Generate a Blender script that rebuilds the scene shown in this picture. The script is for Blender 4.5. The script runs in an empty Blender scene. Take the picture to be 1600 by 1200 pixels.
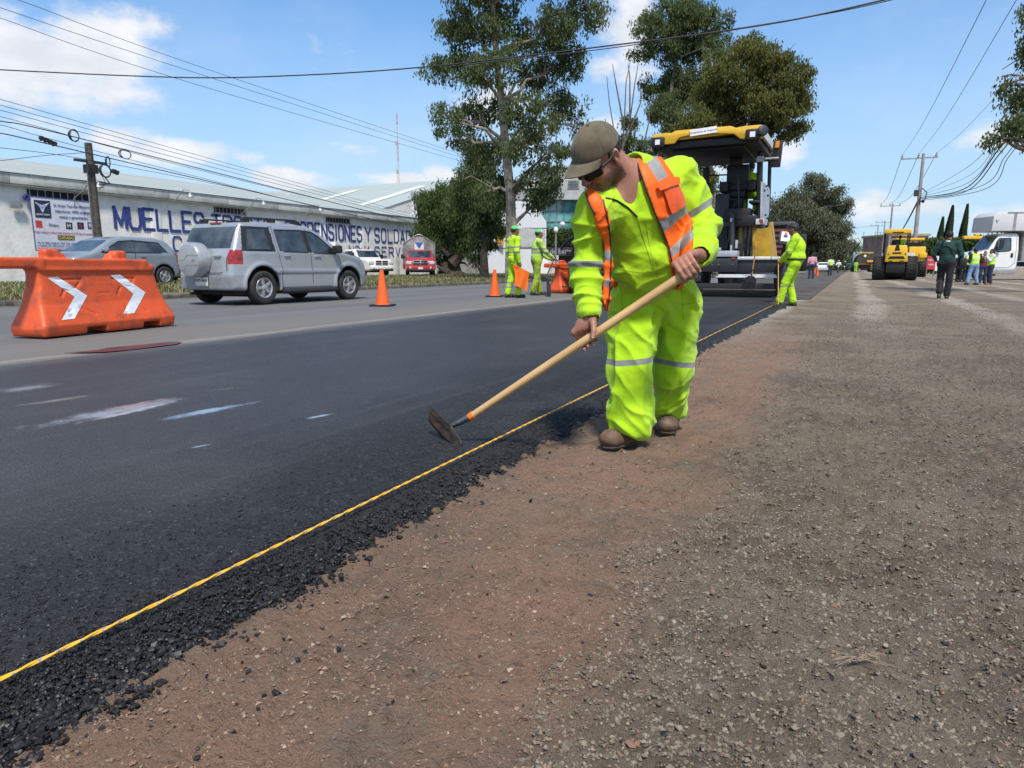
import bpy, math, random
import numpy as np
from mathutils import Vector, Matrix
from mathutils.bvhtree import BVHTree
random.seed(7); RNG = np.random.default_rng(11)
PI = math.pi
SC = bpy.context.scene
COL = SC.collection

# ------------------------------------------------------------------ camera, sky, sun, exposure
CAM = np.array([0., 0., .82])
FPX = 1050.; PITCH = math.radians(9.8865); YAW = math.radians(26.526)
cd = bpy.data.cameras.new("camera"); cam = bpy.data.objects.new("camera", cd); COL.objects.link(cam)
cam.location = CAM; cam.rotation_euler = (PI/2-PITCH, 0, YAW)
cd.sensor_width = 36; cd.lens = 36*FPX/1600; cd.clip_end = 6000; cd.clip_start = .05
cd.dof.use_dof = True; cd.dof.focus_distance = 3.0; cd.dof.aperture_fstop = 20
SC.camera = cam
SC.view_settings.view_transform = 'Standard'; SC.view_settings.look = 'None'
SC.view_settings.exposure = 0.95; SC.view_settings.gamma = 1.0; SC.view_settings.use_curve_mapping = False
SC.render.engine = 'CYCLES'
SC.cycles.use_denoising = True
SC.cycles.max_bounces = 6; SC.cycles.transparent_max_bounces = 8
SUN_EL, SUN_AZ = math.radians(58), math.radians(146)      # azimuth clockwise from +Y
sv = np.array([math.sin(SUN_AZ)*math.cos(SUN_EL), math.cos(SUN_AZ)*math.cos(SUN_EL), math.sin(SUN_EL)])
sl = bpy.data.lights.new("sun", 'SUN'); so = bpy.data.objects.new("sun", sl); COL.objects.link(so)
sl.energy = 2.7; sl.angle = math.radians(8); sl.color = (1, .93, .82)
so.rotation_euler = Vector(sv).to_track_quat('Z', 'Y').to_euler()

def ray(px, py):
    x = px-800; u = 600-py
    fw = FPX*math.cos(PITCH)+u*math.sin(PITCH); up = -FPX*math.sin(PITCH)+u*math.cos(PITCH)
    c, s = math.cos(YAW), math.sin(YAW)
    return np.array([c*x-s*fw, s*x+c*fw, up])
RT = np.array([math.cos(YAW), math.sin(YAW), 0]); FW = np.array([-math.sin(YAW), math.cos(YAW), 0]); UP = np.array([0, 0, 1.])
def G(px, py, z=0.):
    r = ray(px, py); return CAM+r*((z-CAM[2])/r[2])
def J(px, py, d):                       # the point seen there, d metres ahead
    r = ray(px, py); return CAM+r*(d/float(r@FW))
def PX(px, py, X):
    r = ray(px, py); return CAM+r*(X/r[0])
def PYY(px, py, Y):
    r = ray(px, py); return CAM+r*(Y/r[1])
def proj(x, y, z):
    c, s = math.cos(YAW), math.sin(YAW); z = z-CAM[2]
    xx = c*x+s*y; fw = -s*x+c*y
    d = fw*math.cos(PITCH)-z*math.sin(PITCH); u = fw*math.sin(PITCH)+z*math.cos(PITCH)
    return 800+FPX*xx/d, 600-FPX*u/d

W = bpy.data.worlds.new("World"); SC.world = W; W.use_nodes = True
wt = W.node_tree; wt.nodes.clear()
class NT:
    def __init__(s, t): s.t = t
    def n(s, ty, **kw):
        nd = s.t.nodes.new(ty)
        for k, v in kw.items():
            if k.startswith('i_'):
                key = k[2:]; key = int(key) if key.isdigit() else key.replace('_', ' ')
                s.set(nd.inputs[key], v)
            else: setattr(nd, k, v)
        return nd
    def set(s, inp, v):
        if isinstance(v, bpy.types.NodeSocket): s.t.links.new(v, inp)
        elif isinstance(v, bpy.types.Node): s.t.links.new(v.outputs[0], inp)
        else: inp.default_value = v
    def m(s, op, a, b=None, c=None, clamp=False):
        nd = s.t.nodes.new('ShaderNodeMath'); nd.operation = op; nd.use_clamp = clamp
        for i, v in enumerate((a, b, c)):
            if v is not None: s.set(nd.inputs[i], v)
        return nd.outputs[0]
    def mix(s, f, a, b):
        nd = s.t.nodes.new('ShaderNodeMix'); nd.data_type = 'RGBA'
        s.set(nd.inputs[0], f); s.set(nd.inputs[6], c4(a)); s.set(nd.inputs[7], c4(b)); return nd.outputs[2]
    def ss(s, v, lo, hi):
        nd = s.t.nodes.new('ShaderNodeMapRange'); nd.interpolation_type = 'SMOOTHSTEP'
        s.set(nd.inputs[0], v); nd.inputs[1].default_value = lo; nd.inputs[2].default_value = hi; return nd.outputs[0]
    def noise(s, vec, scale, detail=4, rough=.55, out=0):
        nd = s.t.nodes.new('ShaderNodeTexNoise'); nd.inputs['Scale'].default_value = scale
        nd.inputs['Detail'].default_value = detail; nd.inputs['Roughness'].default_value = rough
        if vec is not None: s.set(nd.inputs['Vector'], vec)
        return nd.outputs[out]
def c4(c):
    if isinstance(c, (tuple, list)): return (c[0], c[1], c[2], 1.)
    return c
w = NT(wt)
sky = w.n('ShaderNodeTexSky', sky_type='NISHITA', sun_disc=False, sun_elevation=SUN_EL, sun_rotation=SUN_AZ, altitude=2200., air_density=1.0, dust_density=.6, ozone_density=1.4)
tc = w.n('ShaderNodeTexCoord'); sep = w.n('ShaderNodeSeparateXYZ'); wt.links.new(tc.outputs['Generated'], sep.inputs[0])
dx, dy, dz = sep.outputs
az = w.m('ARCTAN2', dx, dy); el = w.m('ARCSINE', dz)
def azel(px, py):
    r = ray(px, py); r = r/np.linalg.norm(r); return math.atan2(r[0], r[1]), math.asin(r[2])
# real clouds of the day: azimuth, elevation, half width, half height (all angles), weight
clouds = [(90, 90, 190, 85, 1), (-60, 60, 200, 120, 1), (180, 140, 95, 50, .8), (290, 238, 130, 26, .8), (190, 215, 60, 30, .6), (380, 245, 50, 14, .6), (455, 278, 70, 26, .95), (620, 280, 70, 18, .8), (690, 270, 40, 26, .8),
          (985, 60, 60, 120, .8), (960, 100, 60, 40, .6), (760, 165, 70, 40, .5), (930, 200, 60, 30, .6), (1235, 240, 45, 30, .75), (1120, 235, 60, 60, .8), (1355, 325, 75, 28, .62), (1460, 320, 110, 22, .5), (1560, 215, 90, 26, .4), (1600, 330, 120, 20, .5), (550, 230, 100, 20, .3), (20, 190, 130, 30, .5)]
vec = w.n('ShaderNodeCombineXYZ'); wt.links.new(az, vec.inputs[0]); wt.links.new(w.m('MULTIPLY', el, 1.7), vec.inputs[1])
nz = w.noise(vec.outputs[0], 9, 9, .58); nz2 = w.noise(vec.outputs[0], 3.2, 5, .5)
dens = None
for px, py, rx, ry, wgt in clouds:
    a0, e0 = azel(px, py)
    k = math.cos(a0+YAW)**2
    ra = rx/FPX*max(.45, k); re = ry/FPX*.9
    u = w.m('DIVIDE', w.m('SUBTRACT', az, a0), ra); v = w.m('DIVIDE', w.m('SUBTRACT', el, e0), re)
    d = w.m('SUBTRACT', 1., w.m('SQRT', w.m('ADD', w.m('MULTIPLY', u, u), w.m('MULTIPLY', v, v))))
    d = w.m('MULTIPLY', w.m('MAXIMUM', d, -.6), wgt)
    dens = d if dens is None else w.m('MAXIMUM', dens, d)
# scattered cloud added out of view (beside and behind) for reflections
other = w.m('MULTIPLY', w.m('SUBTRACT', nz2, .54), 3.2)
behind = w.ss(w.m('ABSOLUTE', w.m('ADD', az, YAW)), .95, 1.3)
dens = w.m('MAXIMUM', dens, w.m('SUBTRACT', w.m('MULTIPLY', w.m('ADD', other, .3), behind), w.m('MULTIPLY', w.m('SUBTRACT', 1., behind), .6)))
mask = w.ss(w.m('ADD', dens, w.m('MULTIPLY', w.m('SUBTRACT', nz, .5), 2.3)), .0, .62)
veil = w.m('MULTIPLY', w.ss(w.noise(vec.outputs[0], 2.4, 6, .6), .42, .75), .22)
mask = w.m('MAXIMUM', w.m('MULTIPLY', mask, .9), veil)
shade = w.ss(w.noise(vec.outputs[0], 14, 6, .6), .3, .75)
ccol = w.mix(shade, (.42, .43, .455), (.54, .54, .54))
lowhaze = w.m('MULTIPLY', w.ss(el, .42, .0), .85)
skc = w.n('ShaderNodeVectorMath', operation='SCALE'); wt.links.new(sky.outputs[0], skc.inputs[0]); skc.inputs['Scale'].default_value = .12
skt = w.n('ShaderNodeVectorMath', operation='MULTIPLY'); wt.links.new(skc.outputs[0], skt.inputs[0]); skt.inputs[1].default_value = (.60, .86, .97)
sc2 = w.mix(lowhaze, skt.outputs[0], (.27, .34, .41))
fin = w.mix(mask, sc2, ccol)
bgn = w.n('ShaderNodeBackground'); wt.links.new(fin, bgn.inputs[0]); bgn.inputs[1].default_value = 1.0
wo = w.n('ShaderNodeOutputWorld'); wt.links.new(bgn.outputs[0], wo.inputs[0])

# ------------------------------------------------------------------ materials
MATS = {}
def mat(name, col=(.5, .5, .5), rough=.6, metal=0., var=.12, vs=3., bump=0., bs=40., spec=.5, dirt=None, ds=2., coat=0., trans=0., emit=None, sheen=0., objspace=True):
    """plain procedural surface: base colour broken by noise, optional dirt and bump"""
    if name in MATS: return MATS[name]
    m = bpy.data.materials.new(name); m.use_nodes = True; t = NT(m.node_tree); MATS[name] = m
    b = m.node_tree.nodes['Principled BSDF']
    tcn = t.n('ShaderNodeTexCoord'); v = tcn.outputs['Object']
    n1 = t.noise(v, vs, 5, .6)
    f = t.m('MULTIPLY', t.m('SUBTRACT', n1, .5), 2*var)
    lo = tuple(max(0, c*(1-2.2*var)) for c in col); hi = tuple(min(1, c*(1+1.6*var)) for c in col)
    cc = t.mix(t.ss(n1, .25, .75), lo, hi)
    if dirt:
        dcol, amt = dirt
        cc = t.mix(t.m('MULTIPLY', t.ss(t.noise(v, ds, 7, .68), .45, .75), amt), cc, dcol)
    t.set(b.inputs['Base Color'], cc)
    t.set(b.inputs['Roughness'], t.m('ADD', t.m('MULTIPLY', t.m('SUBTRACT', t.noise(v, vs*4, 3), .5), .25), rough, clamp=True))
    b.inputs['Metallic'].default_value = metal; b.inputs['Specular IOR Level'].default_value = spec
    b.inputs['Coat Weight'].default_value = coat; b.inputs['Transmission Weight'].default_value = trans
    b.inputs['Sheen Weight'].default_value = sheen
    if emit: b.inputs['Emission Color'].default_value = c4(emit[0]); b.inputs['Emission Strength'].default_value = emit[1]
    if bump:
        bn = t.n('ShaderNodeBump'); bn.inputs['Distance'].default_value = bump; bn.inputs['Strength'].default_value = 1
        t.set(bn.inputs['Height'], t.noise(v, bs, 4, .6)); t.set(b.inputs['Normal'], bn.outputs[0])
    return m

# ------------------------------------------------------------------ scene records
def rec(o, label=None, cat=None, group=None, kind=None):
    if label: o['label'] = label
    if cat: o['category'] = cat
    if group: o['group'] = group
    if kind: o['kind'] = kind
    return o
def thing(name, label, cat, loc=(0, 0, 0), rz=0., group=None):
    o = bpy.data.objects.new(name, None); COL.objects.link(o); o.location = tuple(map(float, loc)); o.rotation_euler = (0, 0, rz)
    o.empty_display_size = .3
    return rec(o, label, cat, group)
def dup(root, loc=None, rz=None, label=None):
    r = root.copy(); COL.objects.link(r)
    if loc is not None: r.location = tuple(map(float, loc))
    if rz is not None: r.rotation_euler = (0, 0, rz)
    if label: r['label'] = label
    for ch in list(root.children):
        c = ch.copy(); COL.objects.link(c); c.parent = r
        for g in list(ch.children):
            e = g.copy(); COL.objects.link(e); e.parent = c
    return r
def link_mesh(name, me, parent=None, loc=None):
    o = bpy.data.objects.new(name, me); COL.objects.link(o)
    if parent is not None: o.parent = parent
    if loc is not None: o.location = loc
    return o
def np_mesh(name, V, F, mats=(), smooth=False, mi=None, attrs=None, parent=None):
    """V Nx3, F Mx3 or Mx4 arrays"""
    V = np.asarray(V, np.float32); F = np.asarray(F, np.int32); M, k = F.shape
    me = bpy.data.meshes.new(name)
    me.vertices.add(len(V)); me.vertices.foreach_set('co', V.ravel())
    me.loops.add(M*k); me.loops.foreach_set('vertex_index', F.ravel())
    me.polygons.add(M); me.polygons.foreach_set('loop_start', np.arange(0, M*k, k, dtype=np.int32))
    me.polygons.foreach_set('loop_total', np.full(M, k, np.int32))
    for m in (mats if isinstance(mats, (list, tuple)) else [mats]): me.materials.append(m)
    if mi is not None: me.polygons.foreach_set('material_index', np.asarray(mi, np.int32))
    me.update(calc_edges=True); me.validate()
    me.polygons.foreach_set('use_smooth', np.full(len(me.polygons), smooth, bool))
    if attrs:
        for an, av in attrs.items():
            a = me.attributes.new(an, 'FLOAT', 'POINT'); a.data.foreach_set('value', np.asarray(av, np.float32))
    return link_mesh(name, me, parent)

def rotm(rx=0, ry=0, rz=0):
    return np.array(Matrix.Rotation(rz, 3, 'Z') @ Matrix.Rotation(ry, 3, 'Y') @ Matrix.Rotation(rx, 3, 'X'))
class MB:
    """collects simple solids into one mesh"""
    def __init__(s): s.v = []; s.f = []; s.m = []; s.R = np.eye(3); s.T = np.zeros(3)
    def tf(s, T=(0, 0, 0), R=None): s.T = np.array(T, float); s.R = np.eye(3) if R is None else R; return s
    def add(s, vs, fs, mi=0):
        b = len(s.v); vs = np.asarray(vs, float)@s.R.T+s.T
        s.v.extend(vs.tolist()); s.f.extend([[b+i for i in f] for f in fs]); s.m.extend([mi]*len(fs)); return s
    def box(s, c, d, r=None, mi=0, taper=(1, 1)):
        x, y, z = [e/2 for e in d]; vs = []
        for k, t in ((-1, 1), (1, None)):
            tx, ty = (1, 1) if k < 0 else taper
            vs += [(-x*tx, -y*ty, k*z), (x*tx, -y*ty, k*z), (x*tx, y*ty, k*z), (-x*tx, y*ty, k*z)]
        vs = np.array(vs, float)
        if r is not None: vs = vs@r.T
        return s.add(vs+np.array(c, float), [(3, 2, 1, 0), (4, 5, 6, 7), (0, 1, 5, 4), (1, 2, 6, 5), (2, 3, 7, 6), (3, 0, 4, 7)], mi)
    def b2(s, lo, hi, mi=0):
        lo = np.array(lo, float); hi = np.array(hi, float); return s.box((lo+hi)/2, hi-lo, mi=mi)
    def tube(s, pts, r, n=8, mi=0, cap=True):
        pts = [np.array(p, float) for p in pts]; rs = r if hasattr(r, '__len__') else [r]*len(pts)
        vs = []; ref = None
        for i, p in enumerate(pts):
            d = pts[min(i+1, len(pts)-1)]-pts[max(i-1, 0)]; d = d/(np.linalg.norm(d)+1e-9)
            if ref is None: ref = np.array([0, 0, 1.]) if abs(d[2]) < .9 else np.array([1., 0, 0])
            a = np.cross(d, ref); a /= np.linalg.norm(a)+1e-9; b = np.cross(d, a); ref = -b if abs(np.dot(-b, ref)) > 0 else ref
            ref = np.cross(a, d)
            for k in range(n):
                t = 2*PI*k/n; vs.append(p+rs[i]*(math.cos(t)*a+math.sin(t)*b))
        fs = []
        for i in range(len(pts)-1):
            for k in range(n):
                a0 = i*n+k; b0 = i*n+(k+1) % n; fs.append((a0, b0, b0+n, a0+n))
        if cap: fs.append(tuple(range(n-1, -1, -1))); fs.append(tuple((len(pts)-1)*n+k for k in range(n)))
        return s.add(vs, fs, mi)
    def cyl(s, a, b, r, r2=None, n=16, mi=0): return s.tube([a, b], [r, r if r2 is None else r2], n, mi)
    def lathe(s, c, axis, prof, n=24, mi=0):
        """prof: list of (offset along axis, radius)"""
        ax = np.array(axis, float); ax /= np.linalg.norm(ax); ref = np.array([0, 0, 1.]) if abs(ax[2]) < .9 else np.array([1., 0, 0])
        a = np.cross(ax, ref); a /= np.linalg.norm(a); b = np.cross(ax, a); c = np.array(c, float); vs = []
        for o, r in prof:
            for k in range(n):
                t = 2*PI*k/n; vs.append(c+ax*o+r*(math.cos(t)*a+math.sin(t)*b))
        fs = [(i*n+k, i*n+(k+1) % n, (i+1)*n+(k+1) % n, (i+1)*n+k) for i in range(len(prof)-1) for k in range(n)]
        fs.append(tuple(range(n-1, -1, -1))); fs.append(tuple((len(prof)-1)*n+k for k in range(n)))
        return s.add(vs, fs, mi)
    def prism(s, poly, plane, lo, hi, mi=0):
        """poly in 2D; plane 'yz' extrudes along x, 'xz' along y, 'xy' along z"""
        n = len(poly); vs = []
        for e in (lo, hi):
            for a, b in poly: vs.append({'yz': (e, a, b), 'xz': (a, e, b), 'xy': (a, b, e)}[plane])
        area = sum(poly[i][0]*poly[(i+1) % n][1]-poly[(i+1) % n][0]*poly[i][1] for i in range(n))
        flip = (area > 0) != (plane == 'xz')
        f = [tuple(range(n-1, -1, -1)), tuple(range(n, 2*n))] if flip else [tuple(range(n)), tuple(range(2*n-1, n-1, -1))]
        for i in range(n):
            j = (i+1) % n; f.append((i, j, j+n, i+n) if flip else (i+n, j+n, j, i))
        return s.add(vs, f, mi)
    def quad(s, a, b, c, d, mi=0): return s.add([a, b, c, d], [(0, 1, 2, 3)], mi)
    def plate(s, pts, th, mi=0):
        """planar polygon in 3D given thickness behind it"""
        pts = [np.array(p, float) for p in pts]; n = np.cross(pts[1]-pts[0], pts[2]-pts[0]); n /= np.linalg.norm(n); k = len(pts)
        return s.add(pts+[p-n*th for p in pts], [tuple(range(k)), tuple(range(2*k-1, k-1, -1))]+[(i+k, (i+1) % k+k, (i+1) % k, i) for i in range(k)], mi)
    def ball(s, c, r, n=12, mi=0):
        r = np.array(r if hasattr(r, '__len__') else (r, r, r), float); vs = [(0, 0, 1)]; h = n//2
        for i in range(1, h):
            for k in range(n):
                t = PI*i/h; p = 2*PI*k/n; vs.append((math.sin(t)*math.cos(p), math.sin(t)*math.sin(p), math.cos(t)))
        vs.append((0, 0, -1)); fs = [(0, 1+k, 1+(k+1) % n) for k in range(n)]
        for i in range(h-2):
            for k in range(n): fs.append((1+i*n+k, 1+(i+1)*n+k, 1+(i+1)*n+(k+1) % n, 1+i*n+(k+1) % n))
        L = len(vs)-1; fs += [(L, 1+(h-2)*n+(k+1) % n, 1+(h-2)*n+k) for k in range(n)]
        return s.add(np.array(vs)*r+np.array(c, float), fs, mi)
    def build(s, name, mats, parent=None, smooth=False, bevel=0, seg=2, ang=35):
        me = bpy.data.meshes.new(name); me.from_pydata(s.v, [], s.f)
        for m in (mats if isinstance(mats, (list, tuple)) else [mats]): me.materials.append(m)
        me.polygons.foreach_set('material_index', s.m); me.update()
        if bevel:
            o = bpy.data.objects.new(name, me); COL.objects.link(o); md = o.modifiers.new('b', 'BEVEL'); md.width = bevel; md.segments = seg; md.limit_method = 'ANGLE'; md.angle_limit = math.radians(30)
            md.use_clamp_overlap = True
            dg = bpy.context.evaluated_depsgraph_get(); m2 = bpy.data.meshes.new_from_object(o.evaluated_get(dg)); bpy.data.objects.remove(o); bpy.data.meshes.remove(me); me = m2; me.name = name
            smooth = True
        if smooth:
            me.polygons.foreach_set('use_smooth', [True]*len(me.polygons))
            me.set_sharp_from_angle(angle=math.radians(ang))
        return link_mesh(name, me, parent)

def text_mesh(name, txt, size, m, parent=None, M=None, ext=.002, bold=0., align='CENTER', sx=1., spacing=1.0):
    """flat lettering; M is a 4x4 placing x right, y up, z out"""
    cu = bpy.data.curves.new(name, 'FONT'); cu.body = txt; cu.size = size; cu.extrude = ext; cu.offset = bold; cu.align_x = align; cu.align_y = 'CENTER'; cu.resolution_u = 3
    cu.space_character = spacing
    o = bpy.data.objects.new(name, cu); COL.objects.link(o); dg = bpy.context.evaluated_depsgraph_get()
    me = bpy.data.meshes.new_from_object(o.evaluated_get(dg)); bpy.data.objects.remove(o); me.name = name
    me.materials.clear(); me.materials.append(m)
    S = Matrix.Diagonal((sx, 1, 1, 1)); me.transform((M if M is not None else Matrix()) @ S)
    return link_mesh(name, me, parent)
def frame(o, x, y):
    """matrix from origin, x axis and y axis"""
    x = Vector(x).normalized(); z = x.cross(Vector(y)).normalized(); y = z.cross(x)
    m = Matrix((x, y, z)).transposed().to_4x4(); m.translation = Vector(o); return m

# ------------------------------------------------------------------ signed distance modelling
def nrm(v): v = np.asarray(v, float); return v/(np.linalg.norm(v)+1e-12)
class Fld:
    def __init__(s, lo, hi, h):
        s.h = h; s.lo = np.array(lo, float); n = np.ceil((np.array(hi)-s.lo)/h).astype(int)+1; s.n = n
        s.F = np.full(tuple(n), .5, np.float32)
    def like(s):
        q = Fld(s.lo, s.lo+s.h, s.h); q.n = s.n.copy(); q.F = np.full(tuple(s.n), .5, np.float32); return q
    def sub(s, lo, hi):
        a = np.clip(np.floor((np.array(lo)-s.lo)/s.h).astype(int), 0, s.n-1); b = np.clip(np.ceil((np.array(hi)-s.lo)/s.h).astype(int)+1, 1, s.n)
        sl_ = tuple(slice(int(i), int(j)) for i, j in zip(a, b))
        ax = [(s.lo[i]+s.h*np.arange(a[i], b[i])).astype(np.float32) for i in range(3)]
        return sl_, ax[0][:, None, None], ax[1][None, :, None], ax[2][None, None, :]
    def op(s, fn, lo, hi, k=.02, mode='u'):
        mg = max(k, .02)+2*s.h; sl_, X, Y, Z = s.sub(np.array(lo)-mg, np.array(hi)+mg)
        b = fn(X, Y, Z).astype(np.float32); a = s.F[sl_]
        if 0 in a.shape: return s
        if mode == 'u':
            h = np.clip(.5+.5*(a-b)/k, 0, 1) if k > 1e-5 else (a > b).astype(np.float32); s.F[sl_] = a*(1-h)+b*h-k*h*(1-h)
        else:
            b = -b if mode == 's' else b
            h = np.clip(.5-.5*(a-b)/k, 0, 1) if k > 1e-5 else (b > a).astype(np.float32); s.F[sl_] = a*(1-h)+b*h+k*h*(1-h)
        return s
    def cap(s, a, b, ra, rb=None, k=.02, lat=None, fl=1., mode='u'):
        a = np.array(a, float); b = np.array(b, float); rb = ra if rb is None else rb; R = max(ra, rb)
        ab = b-a; L2 = max(float(ab@ab), 1e-9)
        if lat is not None: lat = nrm(lat)
        def fn(X, Y, Z):
            x, y, z = X-a[0], Y-a[1], Z-a[2]
            t = np.clip((x*ab[0]+y*ab[1]+z*ab[2])/L2, 0, 1)
            x, y, z = x-t*ab[0], y-t*ab[1], z-t*ab[2]
            q = x*x+y*y+z*z
            if lat is not None: w_ = x*lat[0]+y*lat[1]+z*lat[2]; q = q+w_*w_*(1/fl**2-1)
            return np.sqrt(q)-(ra+(rb-ra)*t)
        R *= max(1, fl) if lat is not None else 1
        return s.op(fn, np.minimum(a, b)-R, np.maximum(a, b)+R, k, mode)
    def ell(s, c, r, ax=None, k=.02, mode='u', ext=None):
        c = np.array(c, float); r = np.array(r, float); A = np.eye(3) if ax is None else np.array(ax, float)   # rows = axes
        def fn(X, Y, Z):
            x, y, z = X-c[0], Y-c[1], Z-c[2]
            p = [(x*A[i][0]+y*A[i][1]+z*A[i][2])/r[i] for i in range(3)]
            d = np.sqrt(p[0]**2+p[1]**2+p[2]**2+1e-9); g = np.sqrt((p[0]/r[0])**2+(p[1]/r[1])**2+(p[2]/r[2])**2)+1e-6
            return np.clip(d*(d-1)/g, -.5, .5)
        R = r.max(); return s.op(fn, c-R, c+R, k, mode)
    def rbox(s, c, d, rr=.02, ax=None, k=.001, mode='u'):
        c = np.array(c, float); d = np.array(d, float)/2-rr; A = np.eye(3) if ax is None else np.array(ax, float)
        def fn(X, Y, Z):
            x, y, z = X-c[0], Y-c[1], Z-c[2]
            q = [np.abs(x*A[i][0]+y*A[i][1]+z*A[i][2])-d[i] for i in range(3)]
            o = np.sqrt(sum(np.maximum(e, 0)**2 for e in q)); return o+np.minimum(np.maximum(np.maximum(q[0], q[1]), q[2]), 0)-rr
        R = np.linalg.norm(d)+rr*2; R = R if ax is not None else d+rr
        return s.op(fn, c-R, c+R, k, mode)
    def mesh(s):
        return surface_nets(s.F, s.lo, s.h)
def poly_sdf(P, poly):
    """P (...,2) points; negative inside"""
    x, y = P; d = np.full(np.broadcast(x, y).shape, 1e9, np.float32); ins = np.zeros(d.shape, bool); n = len(poly)
    for i in range(n):
        ax, ay = poly[i]; bx, by = poly[(i+1) % n]; ex, ey = bx-ax, by-ay
        t = np.clip(((x-ax)*ex+(y-ay)*ey)/(ex*ex+ey*ey+1e-12), 0, 1); dd = (x-ax-t*ex)**2+(y-ay-t*ey)**2; d = np.minimum(d, dd)
        c = ((ay > y) != (by > y)) & (x < (bx-ax)*(y-ay)/((by-ay) if abs(by-ay) > 1e-12 else 1e-12)+ax); ins ^= c
    d = np.sqrt(d); return np.where(ins, -d, d)
def surface_nets(F, lo, h):
    F = np.clip(F, -2*h, 2*h); s = F < 0
    nx, ny, nz = F.shape
    c = s[:-1, :-1, :-1].astype(np.int8)
    for i, j, k in ((1,0,0),(0,1,0),(0,0,1),(1,1,0),(1,0,1),(0,1,1),(1,1,1)):
        c = c+s[i:nx-1+i, j:ny-1+j, k:nz-1+k]
    I, Jx, K = np.nonzero((c > 0) & (c < 8)); idx = np.full(c.shape, -1, np.int32); idx[I, Jx, K] = np.arange(len(I))
    acc = np.zeros((len(I), 3)); cnt = np.zeros(len(I)); cor = [(i, j, k) for i in (0, 1) for j in (0, 1) for k in (0, 1)]
    val = {q: F[I+q[0], Jx+q[1], K+q[2]] for q in cor}
    for q in cor:
        for a in range(3):
            if q[a] == 0:
                r = list(q); r[a] = 1; r = tuple(r); va, vb = val[q], val[r]; m = (va < 0) != (vb < 0)
                t = va/np.where(np.abs(va-vb) < 1e-9, 1, va-vb); p = np.zeros((len(I), 3)); p[:] = q; p[:, a] += t
                acc[m] += p[m]; cnt[m] += 1
    V = (np.stack([I, Jx, K], 1)+acc/cnt[:, None])*h+lo
    Q = []
    for a in range(3):
        b, c_ = (a+1) % 3, (a+2) % 3
        A = [slice(None)]*3; B = [slice(None)]*3; A[a] = slice(0, -1); B[a] = slice(1, None)
        sa, sb = s[tuple(A)], s[tuple(B)]; E = np.array(np.nonzero(sa != sb)).T
        ok = (E[:, b] > 0) & (E[:, c_] > 0) & (E[:, b] < F.shape[b]-1) & (E[:, c_] < F.shape[c_]-1); E = E[ok]
        def at(db, dc):
            e = E.copy(); e[:, b] -= db; e[:, c_] -= dc; return idx[e[:, 0], e[:, 1], e[:, 2]]
        q = np.stack([at(1, 1), at(0, 1), at(0, 0), at(1, 0)], 1); inside = sa[E[:, 0], E[:, 1], E[:, 2]]
        q[~inside] = q[~inside][:, ::-1]; Q.append(q)
    Q = np.concatenate(Q); Q = Q[(Q >= 0).all(1)]
    return V, Q
def smooth_verts(V, Q, it=1, lam=.5):
    for _ in range(it):
        S = np.zeros_like(V); N = np.zeros(len(V))
        for a, b in ((0, 1), (1, 2), (2, 3), (3, 0)):
            np.add.at(S, Q[:, a], V[Q[:, b]]); np.add.at(S, Q[:, b], V[Q[:, a]]); np.add.at(N, Q[:, a], 1); np.add.at(N, Q[:, b], 1)
        V = V+lam*(S/np.maximum(N, 1)[:, None]-V)
    return V
def vnormals(V, Q):
    n = np.cross(V[Q[:, 2]]-V[Q[:, 0]], V[Q[:, 3]]-V[Q[:, 1]]); N = np.zeros_like(V)
    for a in range(4): np.add.at(N, Q[:, a], n)
    return N/(np.linalg.norm(N, axis=1, keepdims=True)+1e-12)
def _hash(i, j, k):
    h = (i*374761393+j*668265263+k*2147483647) & 0xffffffff; h = ((h ^ (h >> 13))*1274126177) & 0xffffffff; h ^= h >> 16
    return (h & 0xffff)/65535.
def vnoise(P, sc=1., seed=0):
    P = np.asarray(P)*sc+seed*17.3; i = np.floor(P).astype(np.int64); f = P-i; f = f*f*(3-2*f); r = 0
    for a in (0, 1):
        for b in (0, 1):
            for c in (0, 1):
                wt_ = (f[:, 0] if a else 1-f[:, 0])*(f[:, 1] if b else 1-f[:, 1])*(f[:, 2] if c else 1-f[:, 2])
                r = r+wt_*_hash(i[:, 0]+a, i[:, 1]+b, i[:, 2]+c)
    return r
def fbm(P, sc, oc=4, seed=0):
    r = 0; a = 1; t = 0
    for o in range(oc): r = r+a*vnoise(P, sc*2**o, seed+o); t += a; a *= .5
    return r/t
def fld_obj(name, fld, m, parent=None, sm=1, disp=None, attrs=None, smooth=True, loc=None, split=None):
    V, Q = fld.mesh()
    if sm: V = smooth_verts(V, Q, sm)
    if disp is not None: V = V+vnormals(V, Q)*disp(V)[:, None]
    at = {k: fn(V) for k, fn in attrs.items()} if attrs else None
    if split is None:
        o = np_mesh(name, V, Q, m, smooth, attrs=at, parent=parent)
        return o
    C = V[Q].mean(1); N = np.cross(V[Q[:, 2]]-V[Q[:, 0]], V[Q[:, 3]]-V[Q[:, 1]]); N /= np.linalg.norm(N, axis=1, keepdims=True)+1e-12
    taken = np.zeros(len(Q), bool); out = {}
    for nm, fn, mm in split:
        k = fn(C, N) & ~taken; taken |= k
        if k.sum() < 3: continue
        u, inv = np.unique(Q[k], return_inverse=True); out.setdefault(nm, []).append((V[u], inv.reshape(-1, 4), mm))
    k = ~taken; u, inv = np.unique(Q[k], return_inverse=True)
    body = np_mesh(name, V[u], inv.reshape(-1, 4), m, smooth, attrs={a: b[u] for a, b in at.items()} if at else None, parent=parent)
    for nm, L in out.items():
        for v_, q_, mm in L: np_mesh(nm, v_, q_, mm, smooth, parent=parent)
    return body
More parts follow.
